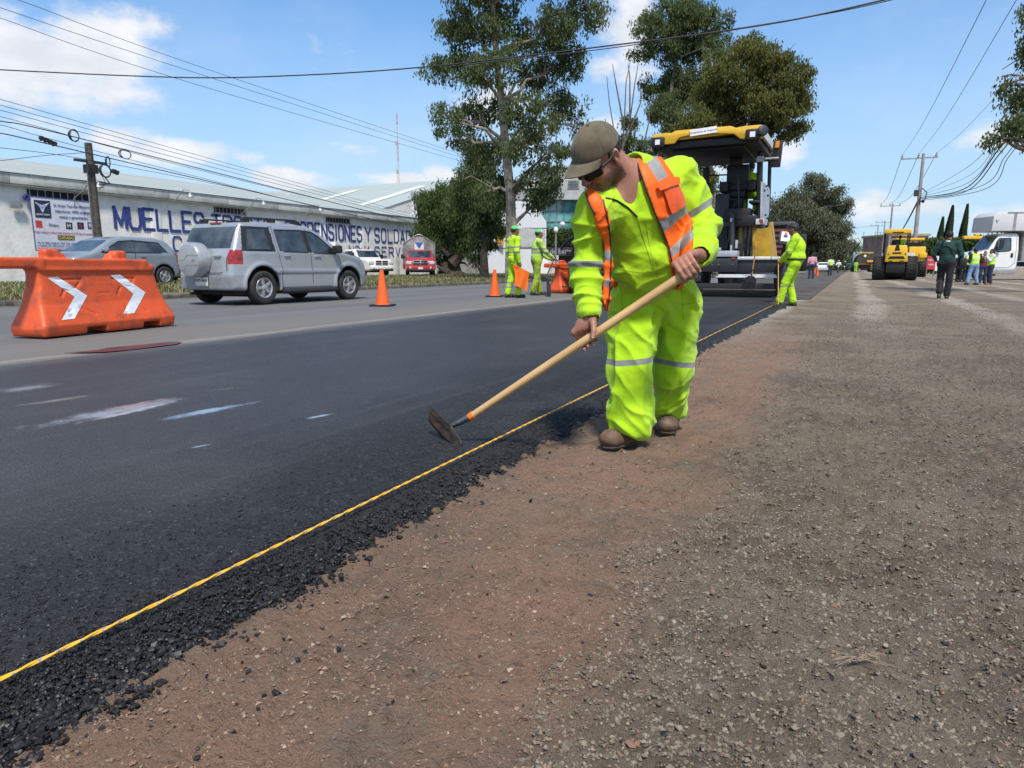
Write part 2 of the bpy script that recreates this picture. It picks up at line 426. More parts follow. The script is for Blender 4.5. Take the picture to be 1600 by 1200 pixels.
# ------------------------------------------------------------------ ground, roads, gravel
ZR = .06                                    # road level; the earth shoulder is at 0
def shade_mat(name):
    m = bpy.data.materials.new(name); m.use_nodes = True; MATS[name] = m; t = NT(m.node_tree)
    b = m.node_tree.nodes['Principled BSDF']; tcn = t.n('ShaderNodeTexCoord'); v = tcn.outputs['Object']
    sp = t.n('ShaderNodeSeparateXYZ'); t.t.links.new(v, sp.inputs[0]); return m, t, b, v, sp
def scaled(t, v, s):
    n = t.n('ShaderNodeVectorMath', operation='MULTIPLY'); t.set(n.inputs[0], v); n.inputs[1].default_value = s; return n.outputs[0]
# earth
m_dirt, t, b, v, sp = shade_mat('earth')
X, Y = sp.outputs[0], sp.outputs[1]
red = t.m('MULTIPLY', t.ss(t.m('ADD', X, t.m('MULTIPLY', t.m('SUBTRACT', t.noise(v, 1.3, 5, .6), .5), 1.0)), -.22, -.62), t.ss(t.noise(v, 2.6, 7, .7), .28, .62))
red = t.m('MULTIPLY', red, t.ss(Y, 12., 5.))
c = t.mix(t.ss(t.noise(v, 1.1, 8, .62), .35, .68), (.150, .120, .088), (.255, .212, .160)); c = t.mix(t.m('MULTIPLY', t.ss(t.noise(v, 14, 6, .72), .42, .66), .5), c, (.33, .285, .235)); c = t.mix(t.m('MULTIPLY', t.ss(t.noise(v, 9, 6, .75), .56, .70), .5), c, (.085, .068, .056))
fine = t.noise(v, 95, 6, .75)
c = t.mix(red, c, t.mix(fine, (.24, .142, .098), (.42, .275, .195)))
c = t.mix(t.m('MULTIPLY', t.ss(fine, .40, .30), .65), c, (.045, .038, .033))
c = t.mix(t.m('MULTIPLY', t.ss(fine, .60, .72), .6), c, (.46, .42, .36))
# lorry tracks and pale dust further down the shoulder
wob = t.m('MULTIPLY', t.m('SUBTRACT', t.noise(scaled(t, v, (.3, .12, 1)), 1., 3), .5), 1.6)
trk = t.m('MULTIPLY', t.ss(t.m('SINE', t.m('MULTIPLY', t.m('ADD', X, wob), 3.6)), .35, .95), t.ss(Y, 6, 14))
c = t.mix(t.m('MULTIPLY', trk, t.m('MULTIPLY', t.ss(t.noise(v, .5, 4), .3, .55), .8)), c, (.38, .34, .29))
drk = t.m('MULTIPLY', t.ss(t.noise(scaled(t, v, (1, .35, 1)), .45, 5), .52, .66), .5)
c = t.mix(drk, c, (.12, .10, .084))
t.set(b.inputs['Base Color'], c); b.inputs['Roughness'].default_value = .95; b.inputs['Specular IOR Level'].default_value = .2
bn = t.n('ShaderNodeBump'); bn.inputs['Distance'].default_value = .035; bn.inputs['Strength'].default_value = 1
hh = t.m('ADD', t.m('MULTIPLY', fine, .6), t.m('ADD', t.m('MULTIPLY', t.noise(v, 30, 5, .7), 1.), t.m('MULTIPLY', t.noise(v, 260, 3, .7), .18)))
t.set(bn.inputs['Height'], hh); t.set(b.inputs['Normal'], bn.outputs[0])
# new asphalt
m_asph, t, b, v, sp = shade_mat('fresh_asphalt')
X, Y = sp.outputs[0], sp.outputs[1]
vo = t.n('ShaderNodeTexVoronoi'); vo.inputs['Scale'].default_value = 95; t.set(vo.inputs['Vector'], v)
g1 = t.noise(v, 110, 5, .78)
rolled = t.ss(t.m('ADD', X, t.m('MULTIPLY', t.m('SUBTRACT', t.noise(v, 1.6, 4), .5), .9)), -1.70, -2.7)
c = t.mix(t.ss(g1, .3, .7), (.006, .0061, .0068), (.022, .0225, .025))
c2 = t.mix(t.ss(g1, .3, .7), (.020, .0205, .0225), (.047, .048, .052))
c = t.mix(rolled, c, c2)
c = t.mix(t.m('MULTIPLY', t.ss(t.noise(v, 1.1, 6, .6), .48, .75), .35), c, (.075, .074, .075))
sepc = t.n('ShaderNodeSeparateColor'); t.t.links.new(vo.outputs['Color'], sepc.inputs[0])
c = t.mix(t.m('MULTIPLY', t.ss(sepc.outputs[0], .90, .97), .25), c, (.13, .13, .13))
lanes = t.noise(scaled(t, v, (7., .18, 1)), 1., 5, .6)
c = t.mix(t.m('MULTIPLY', t.ss(lanes, .5, .72), .22), c, (.085, .086, .090))
c = t.mix(t.m('MULTIPLY', t.ss(t.noise(scaled(t, v, (1.2, .5, 1)), .8, 6, .66), .55, .72), .3), c, (.014, .015, .017))
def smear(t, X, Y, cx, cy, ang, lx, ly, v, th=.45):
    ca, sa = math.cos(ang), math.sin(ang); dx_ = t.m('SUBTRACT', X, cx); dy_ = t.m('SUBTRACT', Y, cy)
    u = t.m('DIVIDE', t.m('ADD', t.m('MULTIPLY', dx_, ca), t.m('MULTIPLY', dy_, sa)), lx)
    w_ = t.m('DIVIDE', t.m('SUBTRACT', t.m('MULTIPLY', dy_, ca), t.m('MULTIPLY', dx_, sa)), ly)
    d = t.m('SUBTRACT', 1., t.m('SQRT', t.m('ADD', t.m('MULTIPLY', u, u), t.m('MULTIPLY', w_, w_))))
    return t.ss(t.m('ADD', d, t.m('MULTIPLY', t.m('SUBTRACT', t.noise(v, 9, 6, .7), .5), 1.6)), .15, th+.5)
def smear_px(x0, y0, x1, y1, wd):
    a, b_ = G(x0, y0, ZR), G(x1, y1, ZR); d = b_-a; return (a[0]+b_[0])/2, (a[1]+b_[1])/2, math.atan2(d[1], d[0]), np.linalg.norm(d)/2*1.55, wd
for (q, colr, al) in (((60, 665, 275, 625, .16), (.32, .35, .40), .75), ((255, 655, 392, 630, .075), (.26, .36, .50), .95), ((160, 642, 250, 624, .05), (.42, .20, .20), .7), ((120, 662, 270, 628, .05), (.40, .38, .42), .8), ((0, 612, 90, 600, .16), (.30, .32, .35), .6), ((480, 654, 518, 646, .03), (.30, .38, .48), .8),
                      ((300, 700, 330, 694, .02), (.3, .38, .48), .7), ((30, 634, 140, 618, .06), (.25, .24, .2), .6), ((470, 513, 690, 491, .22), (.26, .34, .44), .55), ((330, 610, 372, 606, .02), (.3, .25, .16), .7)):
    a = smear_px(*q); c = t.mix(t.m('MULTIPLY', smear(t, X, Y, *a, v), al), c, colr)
# dusty, reddish wet left edge
edge = t.ss(t.m('ADD', X, t.m('MULTIPLY', t.m('SUBTRACT', t.noise(v, 1.5, 5), .5), .5)), -5.45, -5.8)
c = t.mix(t.m('MULTIPLY', edge, .45), c, (.13, .125, .125))
t.set(b.inputs['Base Color'], c)
t.set(b.inputs['Roughness'], t.mix(rolled, (.62, .62, .62), (.5, .5, .5))); b.inputs['Specular IOR Level'].default_value = .42
bn = t.n('ShaderNodeBump'); bn.inputs['Distance'].default_value = .007; bn.inputs['Strength'].default_value = 1
t.set(bn.inputs['Height'], t.m('ADD', t.m('MULTIPLY', vo.outputs['Distance'], .9), g1)); t.set(b.inputs['Normal'], bn.outputs[0])
# old road
m_road, t, b, v, sp = shade_mat('old_asphalt')
X, Y = sp.outputs[0], sp.outputs[1]
c = t.mix(t.noise(v, 60, 6, .7), (.075, .076, .080), (.128, .128, .130))
lane = t.noise(scaled(t, v, (1.1, .06, 1)), 1., 4, .55)
c = t.mix(t.ss(lane, .35, .7), c, (.135, .135, .136)); 
dust = t.m('MULTIPLY', t.ss(t.m('ADD', X, t.m('MULTIPLY', t.m('SUBTRACT', t.noise(scaled(t, v, (1, .3, 1)), 1.2, 5), .5), 1.5)), -8.3, -6.9), .8)
c = t.mix(dust, c, t.mix(t.noise(scaled(t, v, (6, .5, 1)), 1., 6, .7), (.10, .095, .087), (.19, .18, .163)))
seam = t.m('MULTIPLY', t.ss(t.m('ABSOLUTE', t.m('ADD', X, t.m('ADD', 6.15, t.m('MULTIPLY', t.m('SUBTRACT', t.noise(v, .9, 4), .5), .35)))), .10, .02), .28)
c = t.mix(seam, c, (.40, .36, .28))
t.set(b.inputs['Base Color'], c); b.inputs['Roughness'].default_value = .8
bn = t.n('ShaderNodeBump'); bn.inputs['Distance'].default_value = .006; t.set(bn.inputs['Height'], t.noise(v, 80, 4, .7)); t.set(b.inputs['Normal'], bn.outputs[0])
m_turf = mat('turf_soil', (.115, .115, .055), .95, vs=1.5, var=.25, dirt=((.20, .165, .11), .8), ds=.9, bump=.03, bs=30)
m_red = mat('red_wet_clay', (.085, .018, .011), .5, vs=6, var=.2, spec=.6)
m_chip = mat('bitumen_stone', (.014, .0145, .016), .5, vs=60, var=.35, spec=.4, dirt=((.035, .036, .040), .5), ds=30)

def axis(pts):          # [(start, step)...] non-uniform grid line
    out = []
    for (a, st), (b_, _) in zip(pts[:-1], pts[1:]):
        n = max(1, int(round((b_-a)/st))); out += list(np.linspace(a, b_, n, endpoint=False))
    out.append(pts[-1][0]); return np.array(out)
def sheet(name, xs, ys, zf, m, smooth=True):
    XX, YY = np.meshgrid(xs, ys, indexing='ij'); P = np.stack([XX.ravel(), YY.ravel(), np.zeros(XX.size)], 1); P[:, 2] = zf(P)
    n, k = XX.shape; i = (np.arange(n-1)[:, None]*k+np.arange(k-1)[None]).ravel(); F = np.stack([i, i+k, i+k+1, i+1], 1)
    return rec(np_mesh(name, P, F, m, smooth), kind='structure')
def zdirt(P):
    r = np.hypot(P[:, 0], P[:, 1]-1); near = np.clip(1.6-r/9, 0, 1)
    Q = np.stack([P[:, 0], P[:, 1], 0*P[:, 0]], 1)
    z = (fbm(Q, 1.1, 3, 2)-.5)*.045+(fbm(Q, 9., 4, 5)-.5)*.034*near+(np.maximum(fbm(Q, 32., 2, 9)-.50, 0))*.075*near+(fbm(Q, 60., 2, 4)-.5)*.007*near
    z = np.where(P[:, 0] < -1.3, np.minimum(z, -.005)-.04*np.clip((-1.3-P[:, 0])/.3, 0, 1), z)
    flat = np.clip((np.abs(P[:, 1])-60)/60, 0, 1); return z*(1-flat)
xs = axis([(-1500, 250), (-60, 6), (-8, 1), (-1.6, .016), (1.9, .05), (6, .5), (20, 5), (60, 60), (1500, 1)])
ys = axis([(-300, 40), (-10, 1), (.2, .014), (2.6, .03), (5, .06), (9, .3), (24, 2), (80, 30), (3000, 1)])
ground = sheet('ground', xs, ys, zdirt, m_dirt)
def zroad(P):
    Q = np.stack([P[:, 0], P[:, 1], 0*P[:, 0]], 1); return ZR-.006+(fbm(Q, .8, 2, 4)-.5)*.006
sheet('old_road', np.array([-14.8, -12, -9, -6.6, -5.6]), axis([(-60, 10), (0, 1), (30, 20), (900, 1)]), lambda P: np.full(len(P), ZR-.004), m_road)
RX = float(G(730, 708, .075)[0])             # the string line
def znew(P):
    Q = np.stack([P[:, 0], P[:, 1], 0*P[:, 0]], 1)
    e = RX+.02-P[:, 0]; rough = np.clip(1-e/.55, 0, 1)
    z = ZR+(fbm(Q, 2.2, 2, 4)-.5)*.006+(fbm(Q, 45, 2, 3)-.5)*(.004+.016*rough)
    return z-.02*np.clip(1-e/.10, 0, 1)
xs = axis([(-5.9, .4), (-3.2, .05), (-2.2, .02), (RX+.03, 1)]); ys = axis([(-8, 1), (.3, .02), (4.5, .05), (8, .5), (18.6, 1)])
sheet('new_asphalt', xs, ys, znew, m_asph)
sheet('milled_road', np.array([-5.6, -3, -.9]), axis([(18.6, 4), (40, 20), (900, 1)]), lambda P: np.full(len(P), .018), mat('milled_road', (.075, .068, .062), .9, vs=1.2, var=.3, bump=.02, bs=20))
def zverge(P):
    Q = np.stack([P[:, 0], P[:, 1], 0*P[:, 0]], 1); return ZR+.10*np.clip((-14.6-P[:, 0])/1.0, 0, 1)*(.6+.6*fbm(Q, .7, 3, 8))
sheet('grass_verge', axis([(-60, 2), (-24, .5), (-14.55, 1)]), axis([(-60, 10), (0, 1), (60, 5), (140, 1)]), zverge, m_turf)

def stones(name, P, size, m, label, cat, flat=.7, seed=3):
    """many small broken stones (one mesh of irregular 12-vertex solids)"""
    rg = np.random.default_rng(seed); n = len(P); g = (1+5**.5)/2
    B = np.array([(-1,g,0),(1,g,0),(-1,-g,0),(1,-g,0),(0,-1,g),(0,1,g),(0,-1,-g),(0,1,-g),(g,0,-1),(g,0,1),(-g,0,-1),(-g,0,1)], float)/1.9
    T = np.array([(0,11,5),(0,5,1),(0,1,7),(0,7,10),(0,10,11),(1,5,9),(5,11,4),(11,10,2),(10,7,6),(7,1,8),(3,9,4),(3,4,2),(3,2,6),(3,6,8),(3,8,9),(4,9,5),(2,4,11),(6,2,10),(8,6,7),(9,8,1)])
    V = np.repeat(B[None], n, 0)*rg.uniform(.62, 1.25, (n, 12, 1)); V = V*rg.uniform(.6, 1.25, (n, 1, 3)); V[:, :, 2] *= flat
    a, b_, c_ = rg.uniform(-.6, .6, n), rg.uniform(-.6, .6, n), rg.uniform(0, 2*PI, n)
    y, z = V[:, :, 1].copy(), V[:, :, 2].copy(); ca, sa = np.cos(a)[:, None], np.sin(a)[:, None]; V[:, :, 1] = y*ca-z*sa; V[:, :, 2] = y*sa+z*ca
    x, z = V[:, :, 0].copy(), V[:, :, 2].copy(); ca, sa = np.cos(b_)[:, None], np.sin(b_)[:, None]; V[:, :, 0] = x*ca-z*sa; V[:, :, 2] = x*sa+z*ca
    x, y = V[:, :, 0].copy(), V[:, :, 1].copy(); ca, sa = np.cos(c_)[:, None], np.sin(c_)[:, None]; V[:, :, 0] = x*ca-y*sa; V[:, :, 1] = x*sa+y*ca
    V = V*size[:, None, None]/2+P[:, None, :]; F = (T[None]+12*np.arange(n)[:, None, None]).reshape(-1, 3)
    return rec(np_mesh(name, V.reshape(-1, 3), F, m), label, cat, kind='stuff')
def grit(name, P, size, m, label, cat, seed=3):
    rg = np.random.default_rng(seed); n = len(P); B = np.array([(1,0,0),(0,1,0),(-1,0,0),(0,-1,0),(0,0,1),(0,0,-1)], float)*.95; T = np.array([(0,1,4),(1,2,4),(2,3,4),(3,0,4),(1,0,5),(2,1,5),(3,2,5),(0,3,5)])
    V = np.repeat(B[None], n, 0)+rg.normal(0, .22, (n, 6, 3)); V[:, :, 2] *= .7; a = rg.uniform(0, 2*PI, n); x, y = V[:, :, 0].copy(), V[:, :, 1].copy(); ca, sa = np.cos(a)[:, None], np.sin(a)[:, None]; V[:, :, 0] = x*ca-y*sa; V[:, :, 1] = x*sa+y*ca
    V = V*size[:, None, None]/2+P[:, None, :]; F = (T[None]+6*np.arange(n)[:, None, None]).reshape(-1, 3); return rec(np_mesh(name, V.reshape(-1, 3), F, m), label, cat, kind='stuff')
def island_mat(name, stops, rough=.9, spec=.3, bump=.0):
    m, t, b, v, sp = shade_mat(name); ge = t.n('ShaderNodeNewGeometry'); cr = t.n('ShaderNodeValToRGB'); cr.color_ramp.interpolation = 'CONSTANT'
    el_ = cr.color_ramp.elements; el_[0].color = c4(stops[0][1]); el_[0].position = 0; el_[1].position = stops[1][0]; el_[1].color = c4(stops[1][1])
    for p, c_ in stops[2:]: e = el_.new(p); e.color = c4(c_)
    t.t.links.new(ge.outputs['Random Per Island'], cr.inputs[0])
    cc = t.mix(t.ss(t.noise(v, 180, 3), .3, .7), cr.outputs[0], (.10, .085, .07)); n_ = t.n('ShaderNodeMix', data_type='RGBA'); t.set(n_.inputs[0], .3); t.set(n_.inputs[6], cr.outputs[0]); t.set(n_.inputs[7], cc)
    t.set(b.inputs['Base Color'], n_.outputs[2]); b.inputs['Roughness'].default_value = rough; b.inputs['Specular IOR Level'].default_value = spec
    if bump:
        bn = t.n('ShaderNodeBump'); bn.inputs['Distance'].default_value = bump; t.set(bn.inputs['Height'], t.noise(v, 200, 3)); t.set(b.inputs['Normal'], bn.outputs[0])
    return m
m_peb = island_mat('gravel_stone', [(0, (.125, .103, .078)), (.22, (.165, .137, .104)), (.45, (.205, .172, .132)), (.62, (.085, .069, .053)), (.78, (.245, .21, .165)), (.95, (.30, .265, .215)), (.98, (.22, .13, .09)), (.997, (.42, .39, .34))])
def scatter(n, x0, x1, ymin, ymax, pw=1.6, seed=0):
    rg = np.random.default_rng(seed); u = rg.random(n); a, b_ = ymin**(1-pw), ymax**(1-pw); y = (a+(b_-a)*u)**(1/(1-pw)); x = x0+(x1-x0)*rg.random(n); return x, y
def bnd(x, y): q = np.stack([x, y, 0*y], 1); return x+.40+(fbm(q, 1.6, 3, 77)-.5)*.7
def pebbles(n, ymax, pw, seed, med, sg, lo, hi, clod=False):
    rg = np.random.default_rng(seed+1); u = rg.random(n); a, b_ = .42**(1-pw), ymax**(1-pw); y = (a+(b_-a)*u)**(1/(1-pw)); x = -1.15+(2.1+.80*y)*rg.random(n); e = bnd(x, y); q = np.stack([x, y, 0*y], 1); pat = fbm(q, 2.6, 3, seed)
    k = rg.random(n) < (np.where(e < .1, np.clip(.35+1.6*(pat-.42), .05, 1), .0) if clod else np.where(e > 0, np.clip(.62+1.1*(pat-.42), .15, 1), .06*(pat > .5))); x, y = x[k], y[k]; P = np.stack([x, y, 0*x], 1); P[:, 2] = zdirt(P); sz = np.clip(rg.lognormal(med, sg, len(P)), lo, hi); return P, sz
P, sz = pebbles(75000, 9, 1.2, 1, -4.90, .36, .004, .022); P[:, 2] += sz*.12; stones('gravel', P, sz, m_peb, 'grey brown gravel lying loose over the earth shoulder', 'gravel', .72)
P, sz = pebbles(360000, 18, 1.2, 71, -5.08, .36, .002, .012); sz = sz*(1+np.clip(P[:, 1]-2, 0, 20)*.13); grit('grit', P, sz, m_peb, 'fine grit scattered over the earth shoulder', 'grit', 72)
m_clod = island_mat('soil_clod', [(0, (.17, .10, .072)), (.3, (.24, .15, .105)), (.6, (.30, .20, .145)), (.8, (.12, .08, .06)), (.93, (.36, .29, .225))])
P, sz = pebbles(150000, 9, 1.2, 171, -5.30, .45, .0015, .014, True); grit('soil_clods', P, sz, m_clod, 'small reddish soil crumbs on the bare earth strip', 'soil crumbs', 172)
# loose bitumen-coated chippings along the string
def heap(x, y):
    q = np.stack([x*0+3.3, y, 0*y], 1); wdt = .150+.10*(fbm(q, 2.2, 3, 21)-.5)+.05*(fbm(q, 9, 2, 4)-.5); e = (x-RX)/wdt
    return e, np.clip(.055*(1-np.clip(e, 0, 1)**1.15), 0, 1)
n = 30000; x, y = scatter(n, RX-.06, RX+.36, .38, 15, 1.55, 9); e, hz = heap(x, y); rg = np.random.default_rng(8)
k = rg.random(n) < np.where(e < .92, 1, np.clip(.42-(e-.92)*.9, 0.006, 1)); x, y, e, hz = x[k], y[k], e[k], hz[k]
sz = np.clip(rg.lognormal(-4.78, .45, len(x)), .0035, .021)*np.clip(.45+.75*e, .45, 1.1)
P = np.stack([x, y, hz+sz*.12+rg.uniform(-.003, .003, len(x))], 1)
stones('loose_asphalt', P, sz, m_chip, 'loose black asphalt chippings spilled beside the yellow string', 'asphalt chippings', .7, 4)
xs = axis([(RX-.02, .015), (RX+.34, 1)]); ys = axis([(.2, .02), (5, .06), (17.5, 1)])
def zheap(P):
    e, hz = heap(P[:, 0], P[:, 1]); Q = np.stack([P[:, 0], P[:, 1], 0*P[:, 0]], 1); return np.where(e > 1.05, -.04, hz-.006+(fbm(Q, 60, 2, 3)-.5)*.014)
sheet('asphalt_edge', xs, ys, zheap, mat('asphalt_fines', (.013, .013, .0145), .7, vs=60, var=.3, bump=.01, bs=90))
x, y = scatter(14000, RX-.75, RX+.0, .38, 8, 1.7, 12); k = rg.random(len(x)) < np.clip(1-(RX-x)/.75, 0, 1)**1.3; x, y = x[k], y[k]
P = np.stack([x, y, 0*x], 1); P[:, 2] = znew(P)+.0005; stones('asphalt_chips', P, rg.uniform(.004, .0105, len(P)), m_chip, 'fine black stone chips standing out of the freshly raked asphalt', 'stone chips', .6, 6)
x, y = scatter(420, RX+.2, 1.6, .5, 6, 1.4, 33); P = np.stack([x, y, 0*x], 1); P[:, 2] = zdirt(P)+.002
stones('stray_chippings', P, np.clip(rg.lognormal(-4.75, .45, len(P)), .005, .02), m_chip, 'stray black asphalt crumbs scattered over the reddish earth', 'asphalt crumbs', .7, 16)
# dry straw scraps on the shoulder
mb = MB(); rg = np.random.default_rng(31)
for _ in range(60):
    y = rg.uniform(.8, 7); x = rg.uniform(-.9, 1.0+y*.6); a = rg.uniform(0, PI); L = rg.uniform(.01, .035); z = .014
    mb.tube([(x, y, z), (x+L*math.cos(a)*.5, y+L*math.sin(a)*.5, z+.003), (x+L*math.cos(a+.4), y+L*math.sin(a+.4), z)], .0009, 4)
rec(mb.build('straw', mat('straw', (.42, .34, .2), .8)), 'dry straw scraps lying on the earth shoulder', 'straw', kind='stuff')
mb = MB(); c0 = G(1345, 1035, .012); e0, e1 = G(1290, 1040, .01)-c0, G(1395, 1020, .01)-c0; rg = np.random.default_rng(9)
for i in range(30):
    a = rg.normal(0, .55); dd = (e1-e0)/2*rg.uniform(.2, .75)*(1 if i % 3 else -1); dd = np.array([dd[0]*math.cos(a)-dd[1]*math.sin(a), dd[0]*math.sin(a)+dd[1]*math.cos(a), 0]); z = rg.uniform(.002, .012); mb.tube([(0, 0, z), dd*.5+rg.normal(0, .003, 3)+[0, 0, z+.004], dd+[0, 0, z]], .0007, 4)
o = mb.build('rope_fibres', mat('pink_fibre', (.27, .19, .145), .9)); o.location = c0; rec(o, 'frayed bundle of pale pink fibres lying on the gravel at lower right', 'fibres')
# red muddy puddle on the seam by the barrier
pts = [(140, 552), (180, 549), (240, 540), (290, 536), (270, 542), (230, 547), (150, 556)]
mb = MB(); q = [G(a, b_, ZR+.008) for a, b_ in [(100,551.5),(150,547),(170,543),(205,540),(240,536.5),(268,534),(284,534),(276,537.5),(240,542),(205,546),(160,550)]]; mb.plate(q, .002) if np.cross(q[1]-q[0], q[2]-q[0])[2] > 0 else mb.plate(q[::-1], .002)
rec(mb.build('red_puddle', m_red), kind='structure')
# string line: twisted yellow cord with grey flecks
m_cord, t, b, v, sp = shade_mat('yellow_cord')
s_ = t.m('SINE', t.m('ADD', t.m('MULTIPLY', sp.outputs[1], 150.), t.m('ADD', t.m('MULTIPLY', sp.outputs[0], 500.), t.m('MULTIPLY', sp.outputs[2], 500.))))
t.set(b.inputs['Base Color'], t.mix(t.ss(s_, .80, .97), t.mix(t.noise(v, 30, 3), (.72, .36, .02), (.85, .50, .04)), (.26, .28, .30))); b.inputs['Roughness'].default_value = .55
mb = MB(); ys_ = np.concatenate([np.arange(.2, 5, .012), np.arange(5, 15.2, .1)]); th = ys_*52
for ph in (0, PI):
    mb.tube([(RX+.0019*math.cos(a+ph)+.004*math.sin(yy*1.3), yy, .0755+.0019*math.sin(a+ph)) for yy, a in zip(ys_, th)], .0026, 6)
rec(mb.build('string_line', m_cord, smooth=True), 'taut twisted yellow cord marking the edge of the new asphalt', 'string line')
# grass tufts on the verge
def tufts(name, P, h0, h1, m, label, n=5, seed=1, w0=.02):
    rg = np.random.default_rng(seed); N = len(P); P = np.repeat(P, n, 0); M = len(P); a = rg.uniform(0, 2*PI, M); h = rg.uniform(h0, h1, M); wd = rg.uniform(.6, 1.4, M)*w0; ln = rg.uniform(.1, .6, M)*h; r0 = rg.uniform(0, .12, M)
    P = P+np.stack([np.cos(a)*r0, np.sin(a)*r0, 0*a], 1); d = np.stack([np.cos(a), np.sin(a), 0*a], 1); s = np.stack([-np.sin(a), np.cos(a), 0*a], 1)
    z = np.array([0, 0, 1.]); V = np.stack([P-s*wd[:, None], P+s*wd[:, None], P+d*ln[:, None]*.5+z*h[:, None]*.7+s*wd[:, None]*.7, P+d*ln[:, None]*.5+z*h[:, None]*.7-s*wd[:, None]*.7], 1)
    tip = P+d*ln[:, None]+z*h[:, None]; V = np.concatenate([V, tip[:, None]], 1); i = 5*np.arange(M)[:, None]
    F = np.concatenate([i+np.array([[0, 1, 2]]), i+np.array([[0, 2, 3]]), i+np.array([[3, 2, 4]])]); return rec(np_mesh(name, V.reshape(-1, 3), F, m), label, 'grass', kind='stuff')
m_grass = island_mat('grass_blade', [(0, (.085, .115, .035)), (.3, (.14, .16, .055)), (.6, (.24, .22, .10)), (.8, (.32, .28, .16))], .8)
rg = np.random.default_rng(44); x = -14.75-rg.random(26000)**1.4*15; y = rg.uniform(2, 52, 26000); q = np.stack([x, y, 0*x], 1); k = fbm(q, .45, 3, 6)+rg.normal(0, .08, len(x)) > .42; q = q[k]; q[:, 2] = zverge(q)-.01
tufts('verge_grass', q, .05, .20, m_grass, 'rough patchy green and straw coloured grass on the verge before the white wall', 5, 3, .014)
# low kerb at the verge edge
mb = MB()
for i in range(60):
    y0 = -6+i*1.5; mb.box((-14.72, y0+.74, ZR+.045), (.16, 1.47, .13))
rec(mb.build('verge_kerb', mat('worn_kerb', (.13, .12, .11), .9, vs=5, var=.3, dirt=((.07, .07, .05), .7)), bevel=.02), kind='structure')
# ------------------------------------------------------------------ trees
def leaf_mat(name, a, b_, tr=.35):
    m, t, b, v, sp = shade_mat(name); ge = t.n('ShaderNodeNewGeometry')
    c = t.mix(ge.outputs['Random Per Island'], a, b_); c = t.mix(t.m('MULTIPLY', t.ss(t.noise(v, .35, 3), .35, .7), .5), c, tuple(1.35*x for x in b_))
    t.set(b.inputs['Base Color'], c); b.inputs['Roughness'].default_value = .75; b.inputs['Specular IOR Level'].default_value = .15
    tl = t.n('ShaderNodeBsdfTranslucent'); t.set(tl.inputs[0], t.mix(.5, c, (.10, .14, .02))); mx = t.n('ShaderNodeMixShader'); mx.inputs[0].default_value = tr
    t.t.links.new(b.outputs[0], mx.inputs[1]); t.t.links.new(tl.outputs[0], mx.inputs[2]); t.t.links.new(mx.outputs[0], t.t.nodes['Material Output'].inputs[0]); return m
L_EUC = leaf_mat('eucalyptus_leaf', (.050, .072, .032), (.110, .138, .056)); L_OLV = leaf_mat('olive_leaf', (.062, .074, .022), (.140, .145, .045))
L_PEP = leaf_mat('pepper_leaf', (.038, .062, .022), (.085, .125, .040)); L_FAR = leaf_mat('far_leaf', (.070, .082, .055), (.115, .125, .075), .2); L_CYP = leaf_mat('cypress_leaf', (.018, .032, .016), (.038, .055, .026), .1)
BARK = mat('grey_bark', (.16, .135, .115), .9, vs=4, var=.35, bump=.03, bs=12); BARKD = mat('dark_bark', (.060, .048, .038), .95, vs=4, var=.3, bump=.03, bs=12); BARKP = mat('pale_bark', (.26, .23, .195), .85, vs=3, var=.3, dirt=((.09, .075, .06), .8), bump=.02, bs=10)
def leaves(C, R, n_cl, n_lf, size, cl_r, seed, droop=.0, asp=2.4, squash=.8, shell=.5):
    """C centres, R radii of crown lobes -> leaf quads grouped in clumps"""
    rg = np.random.default_rng(seed); V = []; vol = np.array([r**2 for r in R]); cnt = np.maximum(1, (n_cl*vol/vol.sum())).astype(int)
    cl = []
    for c, r, k in zip(C, R, cnt):
        d = rg.normal(size=(k, 3)); d /= np.linalg.norm(d, axis=1, keepdims=True); rad = r*(shell+(1-shell)*rg.random(k)**.6)*rg.uniform(.82, 1.12, k); p = np.array(c)+d*rad[:, None]*np.array([1, 1, squash]); cl.append(p)
    cl = np.concatenate(cl); N = len(cl); P = np.repeat(cl, n_lf, 0); cr = np.repeat(rg.uniform(.55, 1.35, N)*cl_r, n_lf); M = len(P)
    o = rg.normal(size=(M, 3)); o /= np.linalg.norm(o, axis=1, keepdims=True); P = P+o*(rg.random(M)**.5*cr)[:, None]*np.array([1, 1, .75]); 
    if droop: P[:, 2] -= rg.random(M)**2*droop
    a = rg.normal(size=(M, 3)); a[:, 2] -= 1.1*(1+2*(droop > 0)); a /= np.linalg.norm(a, axis=1, keepdims=True); b_ = np.cross(a, rg.normal(size=(M, 3))); b_ /= np.linalg.norm(b_, axis=1, keepdims=True)
    L = size*rg.uniform(.6, 1.4, M); wd = L/asp; a = a*L[:, None]; b_ = b_*wd[:, None]
    V = np.stack([P, P+a*.5+b_*.5, P+a, P+a*.5-b_*.5], 1); return V.reshape(-1, 3), np.arange(4*M).reshape(-1, 4)
def limb(mb, a, b_, r0, r1, rg, n=5, wob=.06, sides=7):
    a, b_ = np.array(a, float), np.array(b_, float); L = np.linalg.norm(b_-a); pts = [a+(b_-a)*i/n+(rg.normal(size=3)*wob*L*math.sin(PI*i/n) if 0 < i < n else 0) for i in range(n+1)]
    pts = [p+np.array([0, 0, .05*L*math.sin(PI*i/n)]) for i, p in enumerate(pts)]; mb.tube(pts, [r0+(r1-r0)*(i/n)**.8 for i in range(n+1)], sides); return pts
